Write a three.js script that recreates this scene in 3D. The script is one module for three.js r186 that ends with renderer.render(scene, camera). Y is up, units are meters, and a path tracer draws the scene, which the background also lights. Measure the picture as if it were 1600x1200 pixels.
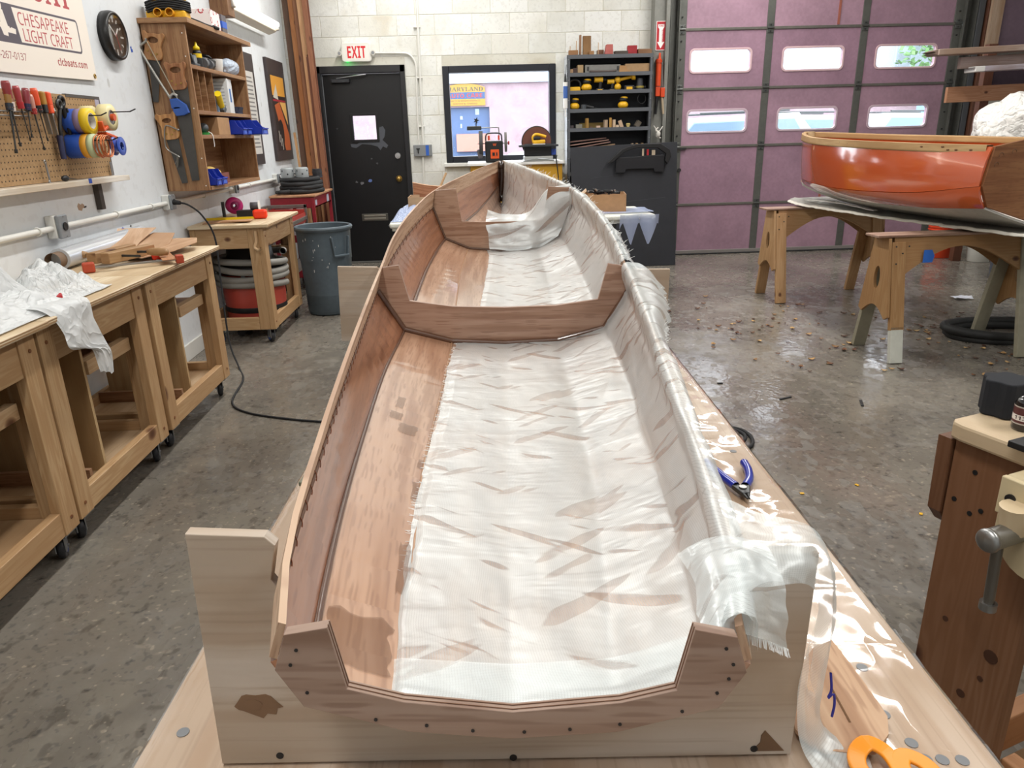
import * as THREE from 'three';
import { mergeGeometries } from 'three/addons/utils/BufferGeometryUtils.js';
import { RoundedBoxGeometry } from 'three/addons/geometries/RoundedBoxGeometry.js';
import { RectAreaLightUniformsLib } from 'three/addons/lights/RectAreaLightUniformsLib.js';

// ---------- camera, sky, exposure ----------
const scene = new THREE.Scene();
const renderer = new THREE.WebGLRenderer({ antialias: true });
renderer.toneMapping = THREE.LinearToneMapping;
renderer.toneMappingExposure = 1.0;
renderer.shadowMap.enabled = true;
RectAreaLightUniformsLib.init();
const D2R = Math.PI / 180;
const camera = new THREE.PerspectiveCamera(2 * Math.atan(600 / 1130) / D2R, 4 / 3, 0.05, 200);
camera.position.set(0, 1.4, 0);
camera.rotation.order = 'YXZ';
camera.rotation.set(-19.102 * D2R, -2.128 * D2R, -1.55 * D2R);
scene.background = new THREE.Color(0.86, 0.93, 1.0);      // even overcast sky
scene.backgroundIntensity = 8;
const CEIL = 4.0, LAMP = 60, WALL_LAMP = 9;

// ---------- helpers ----------
let seed = 12345;
const rnd = () => { seed = (seed * 1664525 + 1013904223) >>> 0; return seed / 4294967296; };
const rr = (a, b) => a + (b - a) * rnd();
const lerp = (a, b, t) => a + (b - a) * t;
const V = (x, y, z) => new THREE.Vector3(x, y, z);

function hash(ix, iy, s) { let h = (ix * 374761393 + iy * 668265263 + s * 974634777) | 0; h = Math.imul(h ^ (h >>> 13), 1274126177); return ((h ^ (h >>> 16)) >>> 0) / 4294967296; }
function vnoise(x, y, px, py, s) {
  const ix = Math.floor(x), iy = Math.floor(y), fx = x - ix, fy = y - iy, m = (a, p) => ((a % p) + p) % p;
  const u = fx * fx * (3 - 2 * fx), v = fy * fy * (3 - 2 * fy);
  const a = hash(m(ix, px), m(iy, py), s), b = hash(m(ix + 1, px), m(iy, py), s), c = hash(m(ix, px), m(iy + 1, py), s), d = hash(m(ix + 1, px), m(iy + 1, py), s);
  return lerp(lerp(a, b, u), lerp(c, d, u), v);
}
function fbm(u, v, fx, fy, oct, s) {   // u, v in 0..1, tileable
  let t = 0, a = 0.5, n = 0;
  for (let o = 0; o < oct; o++) { t += a * vnoise(u * fx, v * fy, fx, fy, s + o * 17); n += a; a *= 0.5; fx *= 2; fy *= 2; }
  return t / n;
}
const ss = (a, b, x) => { const t = Math.min(1, Math.max(0, (x - a) / (b - a))); return t * t * (3 - 2 * t); };
function dataTex(w, h, f, sx, sy, color = true) {
  const d = new Uint8Array(w * h * 4);
  for (let j = 0; j < h; j++) for (let i = 0; i < w; i++) {
    const c = f((i + 0.5) / w, (j + 0.5) / h), k = (j * w + i) * 4;
    const a = Array.isArray(c) ? c : [c, c, c];
    for (let q = 0; q < 3; q++) d[k + q] = Math.max(0, Math.min(255, a[q] * 255));
    d[k + 3] = 255;
  }
  const t = new THREE.DataTexture(d, w, h);
  t.magFilter = THREE.LinearFilter; t.minFilter = THREE.LinearMipmapLinearFilter; t.generateMipmaps = true;
  t.wrapS = t.wrapT = THREE.RepeatWrapping; t.repeat.set(1 / sx, 1 / sy);
  if (color) t.colorSpace = THREE.SRGBColorSpace;
  t.needsUpdate = true;
  return t;
}
function canvasTex(w, h, draw) {
  const c = document.createElement('canvas'); c.width = w; c.height = h;
  draw(c.getContext('2d'), w, h);
  const t = new THREE.CanvasTexture(c); t.colorSpace = THREE.SRGBColorSpace; return t;
}
const mixc = (a, b, t) => [lerp(a[0], b[0], t), lerp(a[1], b[1], t), lerp(a[2], b[2], t)];

// colour maps that multiply a material's colour
const T = {};
T.pine = dataTex(1024, 512, (u, v) => {
  let ring = fbm(u, v, 2, 14, 4, 3), fine = fbm(u, v, 6, 150, 2, 9), big = fbm(u, v, 2, 3, 2, 21);
  let k = 0;
  for (const [a, b, r] of [[.17, .3, .018], [.55, .71, .024], [.83, .15, .014], [.36, .88, .012], [.7, .42, .01]]) {
    const dx = (u - a) * 1.0, dy = (v - b) * 0.5, q = Math.hypot(dx * .7, dy) / r;
    if (q < 1) k = Math.max(k, 1 - q * q); ring += 0.5 * Math.exp(-q * q * .25) * .3;
  }
  const g = 0.5 + 0.5 * Math.sin(ring * 42 + fine * 2);
  let c = mixc([1, 1, 1], [.86, .79, .7], g * .5 + fine * .25);
  c = mixc(c, [.86, .8, .74], ss(.45, .75, big) * .5);
  return mixc(c, [.36, .22, .14], k * .85);
}, 1.3, .65);
T.oku = dataTex(1024, 512, (u, v) => {
  const w = fbm(u, v, 3, 8, 3, 41), fine = fbm(u, v, 14, 220, 2, 42), pore = fbm(u, v, 30, 256, 1, 43), big = fbm(u, v, 3, 4, 3, 44);
  let c = mixc([1, 1, 1], [.8, .73, .68], ss(.3, .75, fbm(u + .02 * w, v, 4, 40, 3, 45)));
  c = mixc(c, [.84, .77, .72], ss(.4, .8, big) * .6);
  c = mixc(c, [.6, .5, .45], ss(.62, .85, pore) * .35);
  return mixc(c, [.9, .84, .8], fine * .4);
}, 1.2, .6);
T.birch = dataTex(1024, 512, (u, v) => {
  const big = fbm(u, v, 3, 4, 4, 61), fine = fbm(u, v, 8, 200, 2, 62), st = fbm(u, v, 4, 30, 3, 63);
  let c = mixc([1, 1, 1], [.86, .81, .75], ss(.35, .75, big));
  c = mixc(c, [.84, .77, .7], ss(.5, .8, st) * .5);
  return mixc(c, [.8, .75, .7], ss(.6, .82, fine) * .4);
}, 1.2, .6);
T.mottle = dataTex(512, 512, (u, v) => {
  const a = fbm(u, v, 4, 4, 5, 71), b = fbm(u, v, 40, 40, 2, 72);
  return 0.8 + .2 * (0.7 * a + .3 * b) * 1.2 - .02;
}, 1.0, 1.0);
T.wall = dataTex(1024, 1024, (u, v) => {
  const a = fbm(u, v, 5, 5, 5, 81), b = fbm(u, v, 90, 90, 2, 82), s = fbm(u, v, 30, 30, 2, 84);
  let c = mixc([.97, .97, .97], [.935, .935, .93], ss(.35, .75, a));
  c = mixc(c, [.88, .87, .86], ss(.6, .8, b) * .25);
  return mixc(c, [.7, .68, .65], ss(.9, .93, s) * .4);
}, 3.0, 3.0);
T.block = dataTex(1024, 1024, (u, v) => {
  const a = fbm(u, v, 6, 6, 5, 91), b = fbm(u, v, 120, 120, 2, 92), st = fbm(u, v, 8, 3, 4, 93);
  let c = mixc([.98, .98, .97], [.93, .925, .9], ss(.4, .75, a));
  c = mixc(c, [.84, .8, .72], ss(.7, .88, st) * .5);
  return mixc(c, [.86, .855, .84], ss(.55, .8, b) * .35);
}, 2.4, 2.4);
T.blockBump = dataTex(512, 512, (u, v) => .5 * fbm(u, v, 90, 90, 3, 95) + .5 * fbm(u, v, 20, 20, 3, 96), 0.9, 0.9, false);
T.floor = dataTex(2048, 2048, (u, v) => {
  const a = fbm(u, v, 4, 4, 6, 101), b = fbm(u, v, 18, 18, 4, 102), f = fbm(u, v, 220, 220, 2, 103), p = fbm(u, v, 110, 90, 3, 104), sc = fbm(u, v, 60, 110, 3, 105);
  let c = mixc([.5, .49, .47], [.42, .41, .395], ss(.35, .68, a));
  c = mixc(c, [.55, .54, .51], ss(.55, .8, b) * .45);
  c = mixc(c, [.3, .29, .275], ss(.64, .82, p) * .45);
  c = mixc(c, [.64, .61, .57], ss(.76, .84, sc) * .4);
  return mixc(c, [.75, .72, .66], ss(.78, .86, f) * .45 + ss(.3, .2, f) * -.25);
}, 3.4, 3.4);
T.floorRough = dataTex(1024, 1024, (u, v) => {
  const a = fbm(u, v, 5, 5, 5, 111), b = fbm(u, v, 60, 40, 3, 112);
  return .13 + .15 * ss(.35, .7, a) + .24 * ss(.5, .75, b);
}, 2.7, 2.7, false);
T.floorBump = dataTex(1024, 1024, (u, v) => .6 * fbm(u, v, 60, 60, 3, 115) + .4 * fbm(u, v, 14, 14, 3, 116), 1.9, 1.9, false);
T.peg = dataTex(512, 512, (u, v) => {
  const n = 8, a = (u * n) % 1 - .5, b = (v * n) % 1 - .5, r = Math.hypot(a, b);
  const c = mixc([.98, .96, .93], [.84, .8, .74], fbm(u, v, 20, 20, 3, 121));
  return mixc([.18, .14, .1], c, ss(.11, .16, r));
}, 0.2032, 0.2032);
T.film = dataTex(1024, 1024, (u, v) => {
  const w = fbm(u, v, 4, 4, 3, 131), r1 = 1 - Math.abs(2 * fbm(u + .1 * w, v, 3, 9, 4, 132) - 1), r2 = 1 - Math.abs(2 * fbm(u, v + .1 * w, 10, 6, 3, 133) - 1);
  return .5 * Math.pow(r1, 5) + .35 * Math.pow(r2, 7) + .15 * w;
}, 0.8, 0.8, false);
T.crumple = dataTex(512, 512, (u, v) => {
  const r1 = Math.abs(2 * fbm(u, v, 5, 5, 4, 141) - 1), r2 = Math.abs(2 * fbm(u, v, 9, 9, 3, 142) - 1);
  return .6 * Math.sqrt(r1) + .4 * Math.sqrt(r2);
}, 0.4, 0.4, false);
T.cloth = dataTex(2048, 2048, (u, v) => {     // 256 yarns a tile, and thin spots where the cloth is pressed down
  const x = u * 256, y = v * 256, fx = Math.abs(x % 1 - .5) * 2, fy = Math.abs(y % 1 - .5) * 2;
  const h = (Math.floor(x) + Math.floor(y)) % 2 ? (1 - fx * fx) : (1 - fy * fy);
  const a = fbm((u + v) % 1, v, 15, 6, 3, 171), b = fbm((u + 2 * v) % 1, v, 14, 9, 2, 174), c = fbm((u + 1 - v) % 1, v, 13, 7, 3, 177), d = fbm(u, v, 3, 3, 3, 181);
  return (.6 + .4 * ss(0, .65, h)) * (1 - .5 * ss(.64, .69, a) * ss(.4, .5, b)) * (1 - .35 * ss(.68, .72, c)) * (1 - .12 * ss(.4, .6, d));
}, 0.58, 0.58, false);
T.clothFold = dataTex(1024, 1024, (u, v) => {
  const w = fbm(u, v, 3, 3, 3, 151), a = fbm(u + .12 * w, v - .1 * w, 6, 18, 4, 152), b = fbm(u, v, 22, 34, 3, 153);
  return .65 * ss(.35, .7, a) + .35 * b;
}, 0.9, 0.9, false);
T.okuBump = dataTex(512, 512, (u, v) => fbm(u, v, 8, 120, 2, 161) * .6 + fbm(u, v, 10, 10, 3, 162) * .4, .7, .7, false);

const matCache = {};
function mat(color, rough = .6, o = {}) {
  const key = color + '|' + rough + '|' + JSON.stringify(o, (k, v) => v && v.isTexture ? v.uuid : v);
  if (matCache[key]) return matCache[key];
  const { metal = 0, tex, bump, bs, cc, ...rest } = o;
  const m = new THREE.MeshPhysicalMaterial({ color, roughness: rough, metalness: metal, ...rest });
  if (tex) m.map = tex;
  if (bump) { m.bumpMap = bump; m.bumpScale = bs || .002; }
  if (cc !== undefined) { m.clearcoat = cc; m.clearcoatRoughness = .08; }
  return matCache[key] = m;
}
const M = {
  pine: mat('#ccb08c', .62, { tex: T.pine }), pine2: mat('#c2a27a', .6, { tex: T.pine }), pineOld: mat('#b99468', .6, { tex: T.pine }), oak: mat('#b5946c', .55, { tex: T.pine }),
  plyTop: mat('#e8dcc2', .6, { tex: T.birch }), birch: mat('#c3b7aa', .6, { tex: T.birch, bump: T.okuBump, bs: .0006 }), plyEdge: mat('#c9a583', .7, { tex: T.birch }), plyDark: mat('#a98566', .6, { tex: T.oku }),
  brownWood: mat('#8d5f39', .6, { tex: T.oku }), cabinet: mat('#a5805a', .55, { tex: T.oku }),
  steel: mat('#9a9a98', .35, { metal: .9 }), darkSteel: mat('#4b4c4c', .4, { metal: .8 }), grey: mat('#7d8083', .55), dgrey: mat('#454a4f', .55), black: mat('#151517', .5), rubber: mat('#1c1c1e', .75), softBlack: mat('#24262c', .7, { tex: T.mottle }),
  white: mat('#e9e8e4', .5), offwhite: mat('#ddd8c9', .55), red: mat('#b3222a', .45), orange: mat('#e0561f', .4), yellow: mat('#e3ae1d', .45), blue: mat('#1f3fae', .4), card: mat('#b98f66', .8, { tex: T.mottle }), cardLight: mat('#d1b08c', .8, { tex: T.mottle }),
  copper: mat('#c77b52', .3, { metal: .9 }), brass: mat('#a88a4a', .35, { metal: .9 }),
};

// geometry: every primitive gets uv in metres with the grain along its longest side
function uvBox(g, axis) {
  g = g.index ? g.toNonIndexed() : g;
  g.computeBoundingBox();
  const s = g.boundingBox.getSize(new THREE.Vector3());
  if (axis === undefined) axis = s.x >= s.y && s.x >= s.z ? 0 : s.y >= s.z ? 1 : 2;
  const p = g.attributes.position, uv = new Float32Array(p.count * 2), ou = rnd() * 5, ov = rnd() * 5;
  const a = V(), b = V(), c = V();
  for (let i = 0; i < p.count; i += 3) {
    a.fromBufferAttribute(p, i); b.fromBufferAttribute(p, i + 1); c.fromBufferAttribute(p, i + 2);
    const n = b.clone().sub(a).cross(c.clone().sub(a)), ab = [Math.abs(n.x), Math.abs(n.y), Math.abs(n.z)];
    const k = ab[0] >= ab[1] && ab[0] >= ab[2] ? 0 : ab[1] >= ab[2] ? 1 : 2;
    let ua, va;
    if (k === axis) { ua = (k + 1) % 3; va = (k + 2) % 3; } else { ua = axis; va = 3 - axis - k; }
    [a, b, c].forEach((q, j) => { uv[(i + j) * 2] = q.getComponent(ua) + ou; uv[(i + j) * 2 + 1] = q.getComponent(va) + ov; });
  }
  g.setAttribute('uv', new THREE.BufferAttribute(uv, 2));
  for (const k of Object.keys(g.attributes)) if (!['position', 'normal', 'uv'].includes(k)) g.deleteAttribute(k);
  return g;
}
function xf(g, pos = [0, 0, 0], rot = [0, 0, 0], order = 'XYZ') {
  const m = new THREE.Matrix4().makeRotationFromEuler(new THREE.Euler(rot[0], rot[1], rot[2], order)); m.setPosition(pos[0], pos[1], pos[2]);
  g.applyMatrix4(m); return g;
}
// box by centre; bevel rounds the edges
function box(w, h, d, pos, rot, bevel = 0, axis) {
  const g = bevel ? new RoundedBoxGeometry(w, h, d, 2, Math.min(bevel, Math.min(w, h, d) * .49)) : new THREE.BoxGeometry(w, h, d);
  return xf(uvBox(g, axis), pos, rot);
}
// box by limits
const bx = (x0, x1, y0, y1, z0, z1, bevel = 0, axis) => box(Math.abs(x1 - x0), Math.abs(y1 - y0), Math.abs(z1 - z0), [(x0 + x1) / 2, (y0 + y1) / 2, (z0 + z1) / 2], undefined, bevel, axis);
const cyl = (r0, r1, h, pos, rot, seg = 20, open = false) => xf(uvBox(new THREE.CylinderGeometry(r1, r0, h, seg, 1, open)), pos, rot);
const sph = (r, pos, scale = [1, 1, 1], seg = 16) => { const g = new THREE.SphereGeometry(r, seg, Math.round(seg * .7)); g.scale(...scale); g.computeVertexNormals(); return xf(uvBox(g), pos); };
const tor = (R, r, pos, rot, seg = 28, arc = Math.PI * 2) => xf(uvBox(new THREE.TorusGeometry(R, r, 8, seg, arc)), pos, rot);
const lathe = (prof, pos, rot, seg = 28) => xf(uvBox(new THREE.LatheGeometry(prof.map(p => new THREE.Vector2(p[0], p[1])), seg), 1), pos, rot);
const tube = (pts, r, n, seg = 7, closed = false) => uvBox(new THREE.TubeGeometry(new THREE.CatmullRomCurve3(pts.map(p => V(...p)), closed, 'catmullrom', .5), n || pts.length * 6, r, seg, closed));
function rod(a, b, r, r2 = r, seg = 10) {
  const A = V(...a), B = V(...b), d = B.clone().sub(A), g = uvBox(new THREE.CylinderGeometry(r2, r, d.length(), seg));
  g.applyQuaternion(new THREE.Quaternion().setFromUnitVectors(V(0, 1, 0), d.clone().normalize())); g.translate(...A.add(B).multiplyScalar(.5).toArray()); return g;
}
function shapeOf(pts, holes = []) {
  const s = new THREE.Shape(pts.map(p => new THREE.Vector2(p[0], p[1])));
  for (const h of holes) s.holes.push(new THREE.Path(h.map(p => new THREE.Vector2(p[0], p[1]))));
  return s;
}
// outline in xy, thickness along z from 0 to depth
function ext(pts, depth, pos, rot, bevel = 0, holes, axis) {
  const g = new THREE.ExtrudeGeometry(shapeOf(pts, holes), { depth: depth - 2 * bevel, bevelEnabled: bevel > 0, bevelThickness: bevel, bevelSize: bevel, bevelOffset: -bevel, bevelSegments: 2, curveSegments: 10, steps: 1 });
  g.translate(0, 0, bevel);
  return xf(uvBox(g, axis), pos, rot);
}
const rrect = (w, h, r, cx = 0, cy = 0, n = 5) => {
  const o = [];
  for (const [sx, sy, a] of [[1, 1, 0], [-1, 1, 90], [-1, -1, 180], [1, -1, 270]]) for (let i = 0; i <= n; i++) { const t = (a + 90 * i / n) * D2R; o.push([cx + sx * (w / 2 - r) + r * Math.cos(t), cy + sy * (h / 2 - r) + r * Math.sin(t)]); }
  return o;
};
const ell = (rx, ry, cx = 0, cy = 0, n = 24, cw = false) => Array.from({ length: n }, (_, i) => { const t = (cw ? -1 : 1) * i / n * 2 * Math.PI; return [cx + rx * Math.cos(t), cy + ry * Math.sin(t)]; });
// a sheet from a grid function (u, v in 0..1), with a thickness of th along its normal when th > 0
function sheet(f, nu, nv, uvScale = [1, 1], th = 0) {
  const pos = [], uv = [], idx = [];
  for (let j = 0; j <= nv; j++) for (let i = 0; i <= nu; i++) { const p = f(i / nu, j / nv); pos.push(p[0], p[1], p[2]); uv.push(p.length > 3 ? p[3] : i / nu * uvScale[0], p.length > 4 ? p[4] : j / nv * uvScale[1]); }
  for (let j = 0; j < nv; j++) for (let i = 0; i < nu; i++) { const a = j * (nu + 1) + i, b = a + 1, c = a + nu + 1, d = c + 1; idx.push(a, b, d, a, d, c); }
  const g = new THREE.BufferGeometry();
  g.setAttribute('position', new THREE.Float32BufferAttribute(pos, 3)); g.setAttribute('uv', new THREE.Float32BufferAttribute(uv, 2)); g.setIndex(idx); g.computeVertexNormals();
  if (!th) return g.toNonIndexed();
  const n = g.attributes.normal, p2 = pos.slice(), N = pos.length / 3;
  for (let i = 0; i < N; i++) { p2[3 * i] -= n.getX(i) * th; p2[3 * i + 1] -= n.getY(i) * th; p2[3 * i + 2] -= n.getZ(i) * th; }
  const g2 = new THREE.BufferGeometry(); g2.setAttribute('position', new THREE.Float32BufferAttribute(p2, 3)); g2.setAttribute('uv', new THREE.Float32BufferAttribute(uv, 2));
  const i2 = []; for (let k = 0; k < idx.length; k += 3) i2.push(idx[k], idx[k + 2], idx[k + 1]); g2.setIndex(i2); g2.computeVertexNormals();
  const rim = [], W = nu + 1, ring = [];
  for (let i = 0; i < nu; i++) ring.push(i); for (let j = 0; j < nv; j++) ring.push(j * W + nu); for (let i = nu; i > 0; i--) ring.push(nv * W + i); for (let j = nv; j > 0; j--) ring.push(j * W);
  const rp = [], ru = [], ri = [];
  ring.forEach((k, q) => { rp.push(pos[3 * k], pos[3 * k + 1], pos[3 * k + 2], p2[3 * k], p2[3 * k + 1], p2[3 * k + 2]); ru.push(q * .01, 0, q * .01, .01); const a = 2 * q, b = 2 * ((q + 1) % ring.length); ri.push(a, a + 1, b, b, a + 1, b + 1); });
  const g3 = new THREE.BufferGeometry(); g3.setAttribute('position', new THREE.Float32BufferAttribute(rp, 3)); g3.setAttribute('uv', new THREE.Float32BufferAttribute(ru, 2)); g3.setIndex(ri); g3.computeVertexNormals();
  return mergeGeometries([g.toNonIndexed(), g2.toNonIndexed(), g3.toNonIndexed()]);
}
const interp = (xs, ys) => x => {      // monotone-ish cubic through points
  const n = xs.length; if (x <= xs[0]) return ys[0]; if (x >= xs[n - 1]) return ys[n - 1];
  let i = 0; while (x > xs[i + 1]) i++;
  const s = k => k <= 0 || k >= n - 1 ? (k <= 0 ? (ys[1] - ys[0]) / (xs[1] - xs[0]) : (ys[n - 1] - ys[n - 2]) / (xs[n - 1] - xs[n - 2])) : (ys[k + 1] - ys[k - 1]) / (xs[k + 1] - xs[k - 1]);
  const h = xs[i + 1] - xs[i], t = (x - xs[i]) / h, a = s(i) * h, b = s(i + 1) * h;
  return (2 * t ** 3 - 3 * t * t + 1) * ys[i] + (t ** 3 - 2 * t * t + t) * a + (-2 * t ** 3 + 3 * t * t) * ys[i + 1] + (t ** 3 - t * t) * b;
};

// objects
const used = {};
const numbered = n => { if (!(n in used)) { used[n] = 0; return n; } used[n]++; return n + '_' + String(used[n]).padStart(3, '0'); };
function meshOf(geos, m) {
  const list = (Array.isArray(geos) ? geos : [geos]).map(g => g.index ? g.toNonIndexed() : g);
  const o = new THREE.Mesh(list.length > 1 ? mergeGeometries(list) : list[0], m);
  o.castShadow = o.receiveShadow = true; return o;
}
function thing(name, label, category, pos = [0, 0, 0], ry = 0, group) {
  const o = new THREE.Group(); o.name = numbered(name); o.position.set(...pos); o.rotation.y = ry; scene.add(o);
  o.userData = { label, category }; if (group) o.userData.group = group; return o;
}
function solo(name, label, category, geos, m, group, pos, rot) {
  const o = meshOf(geos, m); o.name = numbered(name); if (pos) o.position.set(...pos); if (rot) o.rotation.set(...rot); scene.add(o);
  o.userData = { label, category }; if (group) o.userData.group = group; return o;
}
function part(parent, name, geos, m, label) { const o = meshOf(geos, m); o.name = name; parent.add(o); if (label) o.userData.label = label; return o; }
function struct(name, label, category, geos, m) { const o = geos ? meshOf(geos, m) : new THREE.Group(); o.name = name; o.userData = { kind: 'structure', label, category }; scene.add(o); return o; }
function dup(src, pos, ry, label) { const c = src.clone(); c.name = numbered(src.name.replace(/_\d{3}$/, '')); c.position.set(...pos); if (ry !== undefined) c.rotation.y = ry; c.userData = { ...src.userData, label: label || src.userData.label }; scene.add(c); return c; }
// flat print on the front (+z) of a thin panel
function panel(w, h, tex, pos, rot, rough = .6) { const g = new THREE.PlaneGeometry(w, h); const o = xf(g.toNonIndexed(), pos, rot); return [o, mat('#ffffff', rough, { tex })]; }

// ---------- room shell ----------
const ZB = -8.6, XL = -2.02, XR = 6.6, ZR = 2.6;
struct('floor', 'worn grey concrete workshop floor with stains and scuffs', 'floor', bx(XL - .2, XR + .2, -.12, 0, ZB - .25, ZR + .2, 0, 0), mat('#fff8ee', 1, { tex: T.floor, roughnessMap: T.floorRough, bump: T.floorBump, bs: .0025, specularIntensity: 1 }));
const wallMat = mat('#e3e7ea', .7, { tex: T.wall });
struct('wall_left', 'painted white left wall of the workshop', 'wall', bx(XL - .2, XL, 0, CEIL, ZB - .2, ZR), wallMat);
struct('wall_right', 'painted white right wall of the workshop', 'wall', bx(XR, XR + .2, 0, CEIL, ZB - .2, ZR), wallMat);
struct('wall_rear', 'painted white wall behind the viewer', 'wall', bx(XL - .2, XR + .2, 0, CEIL, ZR, ZR + .2), wallMat);
struct('ceiling', 'white painted ceiling of the workshop', 'ceiling', bx(XL - .2, XR + .2, CEIL, CEIL + .15, ZB - .2, ZR + .2), mat('#d8d8d4', .8));
// back wall: backing with openings, painted blocks on its face
const DOOR = [-1.72, -.756, 0, 2.135], WIN = [-.35, .89, 1.1, 2.112], ROLL = [2.21, 5.27, 0, 3.02];
{
  const w = struct('wall_back', 'white painted concrete block wall at the far end', 'wall');
  const z0 = ZB - .2, z1 = ZB - .003, L = [];
  const seg = (a, b, c, d) => L.push(bx(a, b, c, d, z0, z1));
  seg(XL, DOOR[0], 0, CEIL); seg(DOOR[0], DOOR[1], DOOR[3], CEIL); seg(DOOR[1], WIN[0], 0, CEIL); seg(WIN[0], WIN[1], 0, WIN[2]); seg(WIN[0], WIN[1], WIN[3], CEIL);
  seg(WIN[1], ROLL[0] + .02, 0, CEIL); seg(ROLL[0] + .02, ROLL[1] - .02, ROLL[3] - .05, CEIL); seg(ROLL[1] - .02, XR, 0, CEIL);
  part(w, 'mortar', L, mat('#d9d7cd', .85, { tex: T.block }));
  const bms = ['#e9eae8', '#e6e7e4', '#ebebe7', '#e4e5e2'].map(c => mat(c, .75, { tex: T.block, bump: T.blockBump, bs: .0022 }));
  const CH = .2015, CW = .403;
  const cut = (a, b, y0, y1) => {            // pieces of a..b outside the openings
    let segs = [[a, b]];
    for (const [ox0, ox1, oy0, oy1] of [DOOR, WIN]) if (y1 > oy0 + .03 && y0 < oy1 - .03) {
      const n = [];
      for (const [p, q] of segs) { if (q <= ox0 || p >= ox1) { n.push([p, q]); continue; } if (p < ox0) n.push([p, ox0]); if (q > ox1) n.push([ox1, q]); }
      segs = n;
    }
    return segs.filter(s => s[1] - s[0] > .03);
  };
  for (let r = 0; r < 17; r++) for (let c = -1; c < 12; c++) {
    const a = XL + c * CW + (r % 2 ? CW / 2 : 0), y0 = r * CH, y1 = y0 + CH;
    const A = Math.max(a, XL), Bq = Math.min(a + CW, ROLL[0] - .0);
    if (Bq - A < .04) continue;
    for (const [p, q] of cut(A, Bq, y0, y1)) part(w, 'block', bx(p + .0025, q - .0025, y0 + .0025, y1 - .0025, ZB - .06, ZB + rr(-.0005, .0012), .004), bms[(r * 7 + c * 5 + 20) % 4]);
  }
}
struct('baseboard_left', 'painted pale grey board along the foot of the left wall', 'baseboard', bx(XL, XL + .018, 0, .11, ZB, ZR, .004), mat('#d9d8d2', .6));

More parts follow.
